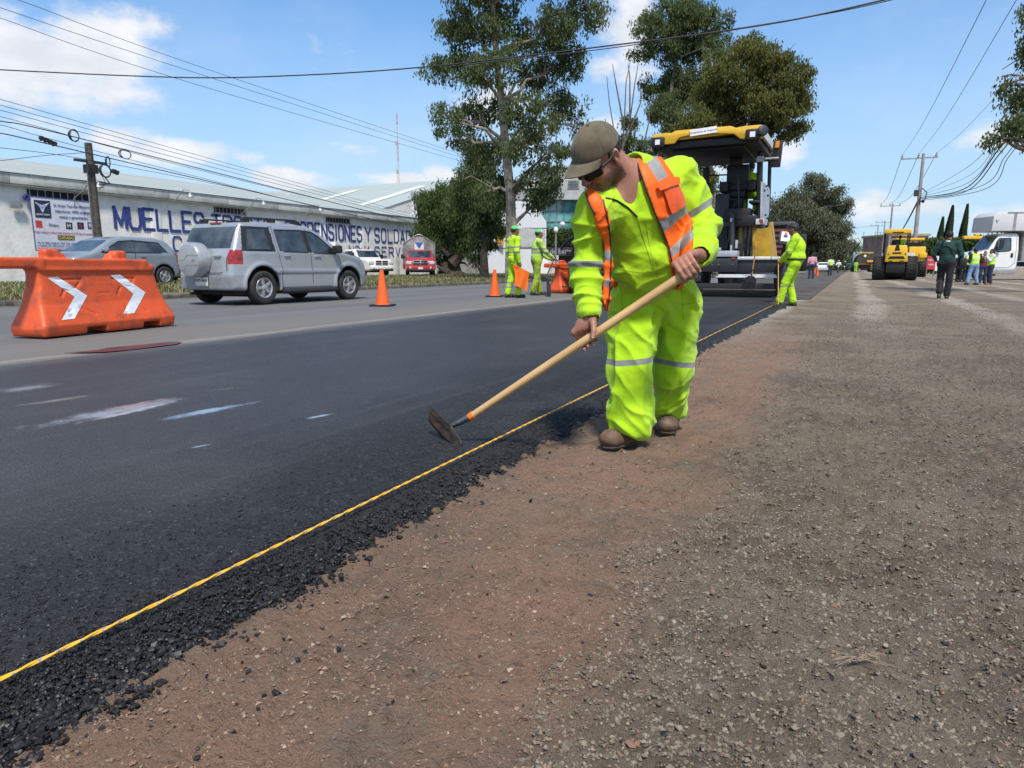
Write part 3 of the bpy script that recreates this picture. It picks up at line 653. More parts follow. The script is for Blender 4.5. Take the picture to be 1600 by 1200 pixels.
def tree(name, label, base, d, lobes, trunk, lm, bm, n_cl, n_lf, size, cl_r, seed, r0=.3, droop=0., group=None, forks=None, depth=.8, squash=.85, shell=.5, cat='tree', dd=0.):
    """base px,py on the ground; lobes: (px,py,radius px[,depth offset]); trunk: px polyline"""
    rg = np.random.default_rng(seed); B = J(base[0], base[1], d); root = thing(name, label, cat, B, 0, group); s = FPX/d/1.02
    C = []; R = []
    for q in lobes:
        r = q[2]/s; off = q[3] if len(q) > 3 else rg.uniform(-1, 1)*depth*max(l[2] for l in lobes)/s
        C.append(J(q[0], q[1], d+off)-B); R.append(r)
    C2 = []; R2 = []
    for c, r in zip(C, R):
        for _ in range(4): dv = rg.normal(size=3); dv /= np.linalg.norm(dv); C2.append(c+dv*r*rg.uniform(.45, .9)*[1, 1, .8]); R2.append(r*rg.uniform(.36, .66))
        C2.append(c); R2.append(r*.85)
    V, F = leaves(C2, R2, n_cl, n_lf, size, cl_r, seed, droop, squash=squash, shell=shell); np_mesh('crown', V, F, lm, parent=root)
    mb = MB(); tp = [J(x, y, d+dd*i)-B for i, (x, y) in enumerate(trunk)]; tp[0][2] -= .15
    n = len(tp); mb.tube(tp, [r0*(1.25 if i == 0 else 1)*(1-.72*i/(n-1)) for i in range(n)], 10); mb.build('trunk', bm, root, smooth=True)
    mb = MB()
    for c, r in zip(C, R):
        k = min(range(n), key=lambda i: np.linalg.norm(tp[i]-c)+1.2*max(0, tp[i][2]-c[2]+r*.4)); rr = r0*(1-.72*k/(n-1))*.55
        pts = limb(mb, tp[k], c, rr, .02+r*.012, rg)
        for _ in range(5):
            e = c+rg.normal(size=3)*r*.5; limb(mb, pts[3], e, rr*.4, .012, rg, 4, .08, 5)
    mb.build('branches', bm, root, smooth=True); return root
GT = 'trees along the roadside'
tree('eucalyptus_tree', 'tall thin-leaved eucalyptus with a pale straight trunk behind the flagman', (800, 441), 34,
     [(720, 50, 48), (775, 20, 45), (830, 55, 40), (870, 30, 42), (915, 20, 36), (700, 105, 34), (745, 110, 38), (790, 95, 35), (848, 110, 42), (895, 95, 36), (700, 180, 30), (740, 185, 36), (790, 165, 34), (840, 180, 40), (885, 165, 34), (770, 235, 34), (820, 225, 34), (865, 235, 26), (790, 290, 36), (835, 280, 36), (860, 300, 24), (835, 318, 20), (800, -50, 60), (880, -50, 50), (725, -40, 50), (760, 300, 26), (905, 200, 20), (715, 215, 16)],
     [(800, 441), (799, 360), (797, 300), (790, 230), (784, 160), (776, 90), (770, 10), (772, -60)], L_EUC, BARKP, 1550, 44, .155, .42, 21, .30, .15, depth=.9, group=GT, shell=.25)
tree('evergreen_tree', 'dark dense evergreen rising between the pepper tree and the tall eucalyptus', (757, 433), 44,
     [(745, 240, 30), (735, 275, 34), (765, 300, 34), (725, 305, 30), (748, 335, 32), (770, 350, 28), (752, 375, 24), (742, 400, 14), (780, 320, 20)],
     [(757, 433), (756, 390), (755, 330), (750, 280), (745, 240)], L_EUC, BARKD, 620, 48, .17, .45, 22, .26, .25, group=GT, shell=.3)
tree('pepper_tree', 'low bushy pepper tree with a gnarled dark trunk beside the red pickup', (703, 431), 54,
     [(700, 300, 26), (680, 325, 32), (715, 320, 34), (738, 345, 30), (670, 355, 26), (700, 355, 36), (730, 370, 26), (674, 382, 20), (658, 385, 17), (668, 402, 9), (655, 405, 8)],
     [(703, 432), (704, 415), (706, 395), (707, 370), (703, 340)], L_PEP, BARKD, 800, 52, .20, .55, 23, .95, .7, group=GT, shell=.45)
pt_ = [o for o in bpy.data.objects if o.name.startswith('pepper_tree')][0]; B = np.array(pt_.location); mb = MB(); rg = np.random.default_rng(8)
for pl, r in (([(706, 412), (716, 402), (728, 392), (738, 386), (745, 379)], .5), ([(722, 397), (724, 388), (721, 380)], .16), ([(730, 391), (738, 392), (744, 388)], .16), ([(734, 388), (735, 380), (738, 374)], .14), ([(710, 408), (718, 410), (726, 411), (731, 416)], .16), ([(700, 425), (690, 421), (683, 415)], .28), ([(704, 428), (720, 427), (732, 430)], .3), ([(702, 400), (692, 390), (684, 380)], .25)):
    mb.tube([J(x, y, 53.2)-B for x, y in pl], np.linspace(r, r*.25, len(pl)), 7)
mb.build('dead_limb', BARKD, pt_, smooth=True)
tree('eucalyptus_tree', 'upright dark eucalyptus rising behind the paver canopy left side', (1045, 430), 52,
     [(1015, 35, 28), (1050, 25, 36), (1090, 20, 32), (1115, 50, 30), (1010, 75, 20), (1045, 75, 34), (1085, 75, 34), (1125, 85, 26), (1055, 120, 30), (1025, 145, 26), (1080, 140, 30), (1040, 165, 26), (1020, 180, 12), (1060, 190, 30), (1040, 225, 22)],
     [(1045, 430), (1043, 300), (1042, 210), (1048, 150), (1056, 90), (1062, 30)], L_EUC, BARK, 950, 50, .20, .54, 24, .24, .2, group=GT, shell=.3)
tree('olive_leaved_tree', 'wide spreading olive green crown above the right half of the paver canopy', (1120, 430), 48,
     [(1120, 120, 34), (1160, 90, 36), (1175, 75, 22), (1205, 105, 38), (1245, 115, 28), (1258, 145, 18), (1110, 160, 40), (1150, 145, 44), (1200, 150, 42), (1240, 160, 26), (1120, 200, 40), (1165, 190, 40), (1215, 185, 20), (1245, 200, 20), (1085, 195, 34), (1090, 235, 34), (1060, 245, 28), (1130, 235, 30), (1180, 225, 18), (1225, 210, 14), (1095, 275, 24), (1070, 300, 18), (1110, 300, 14)],
     [(1120, 430), (1118, 330), (1110, 260), (1125, 200), (1150, 150)], L_OLV, BARK, 1500, 52, .20, .54, 25, .26, .1, group=GT, shell=.4)
tree('small_roadside_tree', 'small thin tree with pale stems just behind the worker in orange vest', (985, 432), 50,
     [(985, 190, 14), (980, 215, 17), (995, 225, 18), (990, 250, 18), (975, 245, 14), (1000, 260, 14), (985, 280, 16)],
     [(985, 432), (984, 330), (983, 240), (984, 165)], L_EUC, BARK, 170, 44, .19, .42, 26, .12, .2, group=GT)
m_deadwood = mat('dead_wood', (.10, .085, .075), .9, vs=5, var=.2)
B = J(965, 432, 49); rt = thing('dead_tree', 'bare leafless shrub with tall thin dead stems right of the worker cap', 'tree', B); mb = MB(); rg = np.random.default_rng(3)
for pl in ([(965, 432), (966, 300), (962, 220), (952, 160), (948, 120)], [(966, 300), (975, 200), (978, 130), (986, 90)], [(966, 260), (984, 190), (992, 130), (998, 95)], [(975, 200), (962, 130), (957, 100)], [(962, 240), (950, 200), (945, 185)], [(978, 220), (1001, 160), (1000, 130)], [(984, 190), (984, 120), (981, 98)], [(966, 250), (940, 215), (936, 190)], [(1000, 250), (1014, 190), (1016, 150)], [(1000, 250), (975, 300), (966, 340)]):
    mb.tube([J(x, y, 49+rg.uniform(-.4, .4))-B for x, y in pl], np.linspace(.07, .02, len(pl)), 5)
mb.build('dead_stems', m_deadwood, rt, smooth=True)
tree('roadside_grove_tree', 'big far grey green tree mass left of the distant tanker truck', (1262, 416), 125,
     [(1225, 320, 26), (1215, 350, 24), (1250, 310, 26), (1278, 285, 18), (1275, 310, 26), (1300, 330, 24), (1240, 345, 32), (1280, 350, 32), (1310, 360, 24), (1255, 380, 32), (1225, 385, 28), (1295, 385, 28), (1322, 385, 18), (1213, 380, 22), (1308, 300, 12), (1322, 318, 10)],
     [(1262, 416), (1258, 380), (1250, 330), (1270, 290)], L_FAR, BARKP, 1700, 40, .42, 1.15, 27, .6, .3, group=GT, shell=.45)
tree('weeping_tree', 'drooping fine leaved tree hanging in from the right edge of the view', (1720, 470), 21,
     [(1625, 80, 40), (1590, 150, 26), (1610, 190, 26), (1585, 190, 20), (1560, 212, 13), (1640, 150, 40), (1660, 90, 50), (1625, 210, 20), (1575, 130, 14), (1640, 30, 46)],
     [(1720, 470), (1712, 300), (1700, 150), (1680, 60), (1670, 0)], L_EUC, BARK, 420, 44, .115, .28, 28, .28, .32, group=GT, shell=.2)
for k, (x0, x1, yt, lb) in enumerate(((1455, 1467, 343, 'shortest and leftmost of three cypresses left of the box truck'), (1465, 1481, 325, 'middle broad cypress of three beyond the man in green sweater'), (1489, 1503, 323, 'rightmost slim cypress nearest the box truck roof'))):
    d = 92; B = J((x0+x1)/2, 424, d); rt = thing('cypress_tree', lb, 'tree', B, 0, 'cypress trees'); s = FPX/d; H_ = J((x0+x1)/2, yt, d)[2]-B[2]; rb = (x1-x0)/2/s; rg = np.random.default_rng(60+k); n = 5200
    t_ = rg.random(n)**.8; a = rg.uniform(0, 2*PI, n); rr = rb*(1-t_)**.75*np.minimum(1, 4*t_+.55)*rg.uniform(.75, 1.12, n)*(1+.12*np.sin(a*3+t_*9)); p = np.stack([rr*np.cos(a)+rb*.5*t_, rr*np.sin(a), .6+t_*(H_-.6)], 1)
    u = np.stack([np.cos(a)*.3, np.sin(a)*.3, np.ones(n)], 1)*.42; w_ = np.stack([-np.sin(a), np.cos(a), 0*a], 1)*.13
    V = np.stack([p, p+u*.5+w_, p+u, p+u*.5-w_], 1).reshape(-1, 3); np_mesh('crown', V, np.arange(4*n).reshape(-1, 4), L_CYP, parent=rt)
    mb = MB(); mb.cyl((0, 0, 0), (0, 0, H_*.8), .16, .04, 8); mb.build('trunk', BARKD, rt)
def hedge(label, a, b_, d0, d1, seed, n=5000, lf=.35, name='hedge'):
    p0, p1 = J(a[0], a[1], d0), J(b_[0], a[1], d1); c = (p0+p1)/2; top = J(a[0], b_[1], d0)[2]; rt = thing(name, label, 'hedge', (c[0], c[1], 0)); rg = np.random.default_rng(seed); t_ = rg.random(n); z = rg.random(n)**.7*top
    P = p0[None]*(1-t_)[:, None]+p1[None]*t_[:, None]-np.array([c[0], c[1], 0]); P[:, 2] = z*(.9+.2*vnoise(P, .6, seed)); P[:, :2] += rg.normal(0, .5, (n, 2)); u = rg.normal(size=(n, 3)); u /= np.linalg.norm(u, axis=1, keepdims=True); w_ = np.cross(u, rg.normal(size=(n, 3))); w_ /= np.linalg.norm(w_, axis=1, keepdims=True)
    V = np.stack([P, P+u*lf*.5+w_*lf*.3, P+u*lf, P+u*lf*.5-w_*lf*.3], 1).reshape(-1, 3); np_mesh('foliage', V, np.arange(4*n).reshape(-1, 4), L_PEP, parent=rt)
    for i in range(9):
        q = p0*(1-i/8)+p1*(i/8)-np.array([c[0], c[1], 0]); q[2] = 0; MB().cyl(q, q+np.array([.1, 0, top*.8]), .06, .03, 6).build('stem', BARKD, rt)
hedge('clipped dark green hedge between the yellow machines and the box truck', (1438, 424), (1530, 371), 80, 78, 5, 7000)
hedge('low roadside bushes under the far trees beside the distant cars', (1205, 418), (1335, 398), 120, 190, 6, 5000, .8, 'bushes')
hedge('overgrown shrubs at the foot of the far grove behind the paver', (1100, 424), (1225, 385), 75, 95, 8, 5000, .6, 'bushes')
# ------------------------------------------------------------------ buildings, banner, poles and wires
XW = -33.9
m_wall = mat('whitewashed_wall', (.74, .74, .73), .9, vs=.8, var=.05, dirt=((.45, .42, .37), .55), ds=1.3, bump=.01, bs=6)
m_fascia = mat('fascia_metal', (.50, .52, .50), .6, vs=.7, var=.1, dirt=((.22, .20, .17), .55), ds=2.)
m_roof, t, b, v, sp = shade_mat('roof_sheet')
rib = t.m('SINE', t.m('MULTIPLY', sp.outputs[1], 21.)); c = t.mix(t.noise(scaled(t, v, (.4, .12, .4)), 1., 4), (.30, .34, .32), (.42, .455, .43)); c = t.mix(t.m('MULTIPLY', t.ss(t.noise(v, .5, 6, .7), .55, .8), .35), c, (.34, .33, .29))
seamr = t.m('LESS_THAN', t.m('FRACT', t.m('DIVIDE', sp.outputs[1], 3.1)), .035); c = t.mix(t.m('MULTIPLY', seamr, .35), c, (.25, .27, .26))
t.set(b.inputs['Base Color'], c); b.inputs['Roughness'].default_value = .5; bn = t.n('ShaderNodeBump'); bn.inputs['Distance'].default_value = .03; t.set(bn.inputs['Height'], rib); t.set(b.inputs['Normal'], bn.outputs[0])
m_roof2, t, b, v, sp = shade_mat('roof_sheet_cross')
c = t.mix(t.noise(scaled(t, v, (.12, .4, .4)), 1., 4), (.30, .345, .33), (.41, .455, .43)); seamr = t.m('LESS_THAN', t.m('FRACT', t.m('DIVIDE', sp.outputs[0], 3.1)), .04); c = t.mix(t.m('MULTIPLY', seamr, .35), c, (.25, .27, .26))
t.set(b.inputs['Base Color'], c); b.inputs['Roughness'].default_value = .5
m_dark = mat('dark_opening', (.012, .012, .013), .9, var=.05); m_blue = mat('blue_paint', (.022, .045, .22), .75, vs=6, var=.2, dirt=((.20, .22, .33), .35), ds=9)
m_fade = mat('faded_blue_paint', (.06, .09, .30), .8, vs=6, var=.2, dirt=((.45, .46, .5), .55), ds=7)
m_galv = mat('galvanised', (.32, .33, .34), .5, .5, vs=6, var=.15); m_blk = mat('black_cable', (.03, .03, .032), .6, var=.05); m_conc = mat('concrete', (.30, .285, .26), .9, vs=3, var=.12, dirt=((.16, .14, .12), .5), bump=.004, bs=30)
def zw(px, py): return float(PX(px, py, XW+.1)[2])
wh = thing('warehouse', 'long white walled warehouse with blue lettering and pale sheet roof', 'warehouse', (XW, 20, 0))
off = np.array([XW, 20, 0])
Y0, Y1 = -6., 58.; ZE = 4.47; ZF = 4.93
mb = MB().tf((0, 0, 0)); mb.b2((-.3, Y0-20, 0), (0, Y1-20, ZE)); mb.b2((-34, Y1-20-.3, 0), (-.31, Y1-20, ZE+.5)); 
mb.build('wall', m_wall, wh)
yy = Y0
while yy < Y1-1: MB().b2((.002, yy-20, 0), (.032, yy-20+.62, ZE-.25)).build('pilaster', m_wall, wh, bevel=.01); yy += 4.35
mb = MB(); yy = Y0
while yy < Y1: mb.b2((-.02, yy-20, ZE), (.32, min(yy+3.92, Y1)-20, ZF)); yy += 3.94
mb.b2((.0, Y0-20, ZE-.09), (.26, Y1-20, ZE-.01)); mb.build('fascia', m_fascia, wh, bevel=.01)
rz = 7.65
mb = MB(); mb.add([(.38, Y0-20, ZF+.01), (.38, Y1-20, ZF+.01), (-15, Y1-20, rz), (-15, Y0-20, rz), (-30, Y1-20, ZF), (-30, Y0-20, ZF)], [(0, 1, 2, 3), (3, 2, 4, 5)]); rf = mb.build('roof', m_roof, wh)
mb = MB(); mb.add([(.38, Y1-20, ZF-.05), (-15, Y1-20, rz-.04), (-30, Y1-20, ZF-.05), (-30, Y1-20, 0), (0, Y1-20, 0)], [(0, 1, 2, 3, 4)]); mb.build('gable', m_wall, wh)
for px, wd in ((96, 2.9), (359, 2.3), (527, 2.6)):
    y = PX(px, 330, XW)[1]; mb = MB(); mb.b2((.036, y-20-wd/2, ZE-.46), (.045, y-20+wd/2, ZE-.16)); vn = mb.build('vent', m_dark, wh)
    mb = MB()
    for i in range(9): q = y-20-wd/2+.1+i*(wd-.2)/8; mb.b2((.045, q-.02, ZE-.46), (.06, q+.02, ZE-.16))
    mb.b2((.0, y-20-wd/2-.1, ZE-.53), (.09, y-20+wd/2+.1, ZE-.465)); mb.build('grille', m_galv, vn)
for px in (110, 255, 372, 463): # goose-neck wall lamps
    y = float(PX(px, 300, XW)[1]); rt = thing('wall_lamp', {110: 'goose neck lamp on warehouse wall above the white banner', 255: 'goose neck lamp on warehouse wall above the letters of MUELLES', 372: 'goose neck lamp on warehouse wall above the silver SUV rear', 463: 'goose neck lamp on warehouse wall above SUSPENSIONES'}[px], 'wall lamp', (XW+.1, y, ZE-.5), 0, 'lamps on the warehouse wall')
    mb = MB(); mb.tube([(.1, 0, -.35), (.12, 0, .1), (.7, .15, .45), (1.2, .25, .95), (1.6, .3, .9), (1.65, .3, .75)], .022, 6); mb.build('arm', m_galv, rt, smooth=True)
    mb = MB(); mb.lathe((1.65, .3, .55), (0, 0, 1), [(0, .22), (.06, .2), (.16, .08), (.22, .05)], 14); mb.build('shade', m_galv, rt, smooth=True)
# lettering painted on the wall: brush-stroke capitals, x runs towards +Y (away), y up
GL = {'M': [[(0, 0), (0, 1), (.5, .15), (1, 1), (1, 0)]], 'U': [[(0, 1), (0, .22), (.2, 0), (.8, 0), (1, .22), (1, 1)]], 'E': [[(1, 1), (0, 1), (0, 0), (1, 0)], [(0, .52), (.8, .52)]], 'L': [[(0, 1), (0, 0), (1, 0)]],
 'S': [[(1, .82), (.8, 1), (.2, 1), (0, .82), (0, .65), (.2, .52), (.8, .48), (1, .35), (1, .18), (.8, 0), (.2, 0), (0, .18)]], 'T': [[(0, 1), (1, 1)], [(.5, 1), (.5, 0)]], 'R': [[(0, 0), (0, 1), (.8, 1), (1, .85), (1, .62), (.8, .48), (0, .48)], [(.5, .48), (1, 0)]],
 'O': [[(.2, 0), (0, .22), (0, .78), (.2, 1), (.8, 1), (1, .78), (1, .22), (.8, 0), (.2, 0)]], 'C': [[(1, .8), (.8, 1), (.2, 1), (0, .78), (0, .22), (.2, 0), (.8, 0), (1, .2)]], 'P': [[(0, 0), (0, 1), (.8, 1), (1, .85), (1, .6), (.8, .45), (0, .45)]], 'N': [[(0, 0), (0, 1), (1, 0), (1, 1)]],
 'I': [[(.5, 0), (.5, 1)]], 'Y': [[(0, 1), (.5, .48), (1, 1)], [(.5, .48), (.5, 0)]], 'D': [[(0, 0), (0, 1), (.7, 1), (1, .75), (1, .25), (.7, 0), (0, 0)]], 'A': [[(0, 0), (.5, 1), (1, 0)], [(.2, .35), (.8, .35)]], 'V': [[(0, 1), (.5, 0), (1, 1)]], '.': [[(.4, 0), (.6, .02)]]}
def painted(word, px0, px1, pyt, pyb, m=m_blue, x=.040, wt=.13, gap=.42):
    a = PX(px0, pyb, XW+x); b_ = PX(px1, pyb, XW+x); h = float(PX(px0, pyt, XW+x)[2]-a[2]); n = len(word); adv = [(.35 if ch in 'I.,' else 1.)+gap for ch in word]; k = (b_[1]-a[1])/(sum(adv)-gap); y = a[1]; sw = wt*h/2
    for ch, ad in zip(word, adv):
        wd = (ad-gap)*k; mb = MB()
        for st in GL[ch]:
            P = [np.array([y+p[0]*wd, a[2]+p[1]*h]) for p in st]
            for i, (p, q) in enumerate(zip(P[:-1], P[1:])):
                d = (q-p)/(np.linalg.norm(q-p)+1e-9); e0 = sw*.55; nn = np.array([-d[1], d[0]])*sw*1.05; p2, q2 = p-d*e0, q+d*e0; xx = x+.0012*(i % 3)+.0
                mb.plate([(xx, p2[0]-nn[0]-20, p2[1]-nn[1]), (xx, q2[0]-nn[0]-20, q2[1]-nn[1]), (xx, q2[0]+nn[0]-20, q2[1]+nn[1]), (xx, p2[0]+nn[0]-20, p2[1]+nn[1])], .003)
        mb.build('painted_letter', m, wh); y += ad*k
painted('MUELLES', 181, 319, 323, 356, wt=.15, gap=.32); painted('TROCTE', 333, 425, 336, 360, wt=.15, gap=.32)
painted('SUSPENSIONES', 447, 565, 345.5, 371, wt=.14, gap=.4); painted('Y', 571, 580, 355, 376); painted('SOLDADURA', 586, 668, 357, 377.5, gap=.5)
painted('C', 272, 285, 370, 392, wt=.14); painted('NO', 546, 562, 384, 398, m_fade); painted('Y', 570, 577, 385, 399); painted('SERVICIO', 586, 656, 385.5, 400, gap=.5); painted('O.', 587, 598, 403, 412)
# banner
bn_ = thing('banner', 'white vinyl banner with blue border, red line and black yellow CUIDADO label', 'banner', (XW+.2, float(PX(46, 330, XW+.2)[1]), 0))
by = bn_.location.y; XB = XW+.2
m_ban = mat('banner_vinyl', (.60, .63, .72), .5, vs=.9, var=.05, bump=.02, bs=1.3); m_navy = mat('banner_navy', (.02, .025, .07), .5, var=.2); m_inkb = mat('banner_ink_blue', (.05, .07, .25), .6, var=.1); m_inkr = mat('banner_ink_red', (.55, .05, .06), .6, var=.1)
m_yel = mat('banner_yellow', (.75, .55, .03), .6, var=.1); m_wht = mat('white_print', (.78, .78, .78), .6, var=.03); m_sil = mat('banner_silver', (.42, .52, .66), .5, vs=8, var=.3)
def bp(px, py, dx=0.): q = PX(px, py, XB+dx); return (dx, q[1]-by, q[2])
mb = MB(); mb.plate([bp(46, 306), bp(56, 392), bp(156, 392), bp(147, 316)], .01); mb.build('sheet', m_ban, bn_)
mb = MB(); c_ = [bp(45.6, 306, .006), bp(56, 391, .006), bp(155, 391, .006), bp(146.5, 316, .006)]
for a, b_ in zip(c_, c_[1:]+c_[:1]): mb.tube([a, b_], .02, 5)
mb.build('border', m_inkb, bn_)
def bquad(nm, pts, m, dx=.012, th=.006, parent=None): mb = MB(); q = [bp(x, y, dx) for x, y in pts]; n = np.cross(np.array(q[1])-q[0], np.array(q[2])-q[0]); mb.plate(q if n[0] > 0 else q[::-1], th); return mb.build(nm, m, parent or bn_)
lg = bquad('logo_panel', [(52.5, 312), (78, 314), (80.5, 341), (55.5, 339.5)], m_navy)
mb = MB()
for pts in ([(53.5, 315), (66, 320.5), (78, 316), (70, 324.5), (67.5, 332), (65, 331), (62, 323.5)],):
    q = [bp(x, y, .02) for x, y in pts]; n_ = len(q); mb.add(q, [tuple(range(n_))[::-1]])
mb.build('emblem', m_sil, bn_)
def btxt(txt, px0, px1, pyt, pyb, m, nm='print', dx=.02, slope=0.):
    a = bp(px0, pyb, dx); b_ = bp(px1, pyb+slope, dx); h = bp(px0, pyt, dx)[2]-a[2]
    o = text_mesh(nm, txt, 1., m, bn_, ext=.002, align='LEFT', bold=.01); xs_ = [q.co.x for q in o.data.vertices]; ysv = [q.co.y for q in o.data.vertices]; x0 = min(xs_); y0 = min(ysv); w_ = max(xs_)-x0; hh_ = max(ysv)-y0
    for q in o.data.vertices: X_, Y_, Z_ = q.co; q.co = (dx+Z_, a[1]+(b_[1]-a[1])*(X_-x0)/w_, a[2]+h*(Y_-y0)/hh_+(b_[2]-a[2])*(X_-x0)/w_)
    return o
btxt('GRUPO TAURO', 57, 78, 333.5, 336, m_wht, slope=1)
btxt('En Grupo Tauro te ofrecemos', 84, 142, 318, 324, m_inkb, slope=3.5); btxt('refacciones 100% originales', 86, 144, 327, 333, m_inkb, slope=3.4); btxt('nuevas y garantizadas.', 93, 138, 336, 342, m_inkb, slope=2.5)
btxt('Todas nuestras refacciones cuentan con 30 dias de garantia', 53, 146, 360, 364, m_inkr, slope=4)
bquad('logo_tile', [(55, 344), (65, 345), (67, 355.5), (56.5, 355)], m_inkr); btxt('Dynapro', 77, 92, 349, 354, m_navy, slope=1)
for px, m_, tx in ((102.5, m_navy, 'H'), (120.5, m_navy, 'S'), (136.5, m_inkb, 'PH')):
    bquad('logo_tile', [(px, 347), (px+10, 347.8), (px+11, 358.2), (px+1, 357.5)], m_); btxt(tx, px+3, px+8, 349.5, 355.5, m_wht if tx != 'S' else m_inkr, dx=.03)
bquad('warning_label', [(90, 367.5), (116.3, 368.5), (116.7, 375), (90.6, 374.3)], m_navy); btxt('CUIDADO', 91.5, 115.5, 369, 373.5, m_yel, dx=.03, slope=.8)
btxt('No te dejes enganar. Hay mala calidad que utilizan', 59, 140, 377, 380.5, m_inkb, slope=2.5); btxt('y venden las refacciones como originales a mitad', 59, 140, 381.5, 385, m_inkb, slope=2); btxt('de precio, te exponen a que te las cambien', 60, 130, 386, 389.5, m_inkr, slope=1.5)
# blue reels / alarm on the wall
for px, py, lb in ((40.5, 308, 'blue cable ring on the wall at the banner top corner'), (29, 321, 'round blue alarm box on the wall left of the banner')):
    q = PX(px, py, XW+.16); rt = thing('wall_ring' if px > 35 else 'alarm_box', lb, 'wall fitting', q); mb = MB(); mb.lathe((0, 0, 0), (1, 0, 0), [(0, .14), (.07, .14), (.08, .07), (.03, .06)], 18); mb.build('ring', m_blue, rt, smooth=True)
    if px < 35: mb = MB(); mb.b2((-.02, -.35, -.14), (.08, .1, .16)); mb.build('housing', m_galv, rt)
# second warehouse: gable roof with its ridge across
w2 = thing('warehouse', 'second taller warehouse with pale green roof and slanting skylight strips', 'warehouse', (XW-2, 70, 0))
rR = PYY(700, 279.5, 82); rL = PYY(380, 303, 82); rz2 = (rR[2]+rL[2])/2; xr, xl = float(PYY(742, 279, 82)[0]), -120
def r2(x, y, z): return (x-XW+2, y-70, z)
ze2 = 6.3; ye2 = 58.5
slope_f = lambda x, tt: r2(x, ye2+(82-ye2)*tt, ze2+(rz2-ze2)*tt)
mb = MB(); mb.add([slope_f(xr, 0), slope_f(xr, 1), slope_f(xl, 1), slope_f(xl, 0), r2(xr, 105, ze2), r2(xl, 105, ze2)], [(3, 0, 1, 2), (2, 1, 4, 5)]); mb.build('roof', m_roof2, w2)
mb = MB(); mb.add([r2(xr-.1, ye2, 0), r2(xr-.1, 105, 0), r2(xr-.1, 105, ze2), r2(xr-.1, 82, rz2-.05), r2(xr-.1, ye2, ze2-.02)], [(0, 1, 2, 3, 4)]); mb.add([r2(xl, ye2+.1, 0), r2(xr-.1, ye2+.1, 0), r2(xr-.1, ye2+.1, ze2-.05), r2(xl, ye2+.1, ze2-.05)], [(0, 1, 2, 3)]); mb.build('wall', m_wall, w2)
m_skyl = mat('skylight_sheet', (.66, .70, .62), .4, var=.05)
for x in (xr-6, xr-17, xr-30):
    mb = MB(); mb.add([np.array(slope_f(x, .15))+[0, -.02, .05], np.array(slope_f(x+1.6, .15))+[0, -.02, .05], np.array(slope_f(x+1.6, .8))+[0, -.02, .05], np.array(slope_f(x, .8))+[0, -.02, .05]], [(0, 1, 2, 3)]); mb.build('skylight', m_skyl, w2)
# white compound wall beyond, with posters and a utility kiosk
cw = thing('compound_wall', 'plain white boundary wall behind the pepper tree trunk', 'wall', (-33.2, 60, 0)); mb = MB(); ycw = float(PX(757, 430, -33.2)[1])-60; mb.b2((-.2, -1.8, 0), (0, ycw, 3.9)); mb.b2((0.001, -1.8, 3.9), (.1, ycw, 4.05)); mb.build('wall', m_wall, cw)
mb = MB()
for i in range(max(1, int(ycw/3.7))): mb.b2((.002, i*3.7, 0), (.06, i*3.7+.3, 3.85))
mb.build('pilasters', m_wall, cw)
q0, q1 = PX(684, 409, -33.0), PX(703, 377, -33.0)
ps = thing('wall_poster', 'red and blue striped poster painted on the white wall beside the pepper tree', 'poster', (-33.1, q0[1], q0[2])); hh_, ww_ = q1[2]-q0[2], q1[1]-q0[1]
mb = MB(); mb.b2((0, 0, 0), (.03, ww_, hh_)); mb.build('panel', mat('poster_white', (.55, .55, .58), .7, var=.1), ps)
mb = MB()
for i in range(6): mb.b2((.032, .06, hh_*(.12+.09*i)), (.04, ww_*(.5+.08*i), hh_*(.165+.09*i)))
mb.build('stripes', m_blue, ps); mb = MB(); mb.b2((.032, .02, hh_*.68), (.04, ww_-.02, hh_-.02)); mb.b2((.032, .02, .0), (.04, ww_-.02, hh_*.06)); mb.build('red_band', mat('poster_red', (.42, .07, .08), .7, var=.2), ps)
q0, q1 = PX(729, 428, -31.5), PX(762, 399, -31.5)
kb = thing('utility_kiosk', 'grey concrete kiosk with scribbled graffiti between the tree trunks', 'kiosk', (-31.5, q0[1], 0)); ww_ = q1[1]-q0[1]; hh_ = q1[2]
mb = MB(); mb.b2((-1.6, 0, 0), (0, ww_, hh_)); mb.build('walls', m_conc, kb); mb = MB(); mb.b2((-1.75, -.15, hh_+.003), (.15, ww_+.15, hh_+.22)); mb.build('roof_slab', m_conc, kb, bevel=.02)
mb = MB(); rg = np.random.default_rng(2)
for i in range(5): mb.tube([(.02, .6+i*.5+rg.uniform(-.2, .2), 1.0+rg.uniform(0, .9)) for _ in range(4)], .02, 4)
mb.build('graffiti', m_dark, kb)
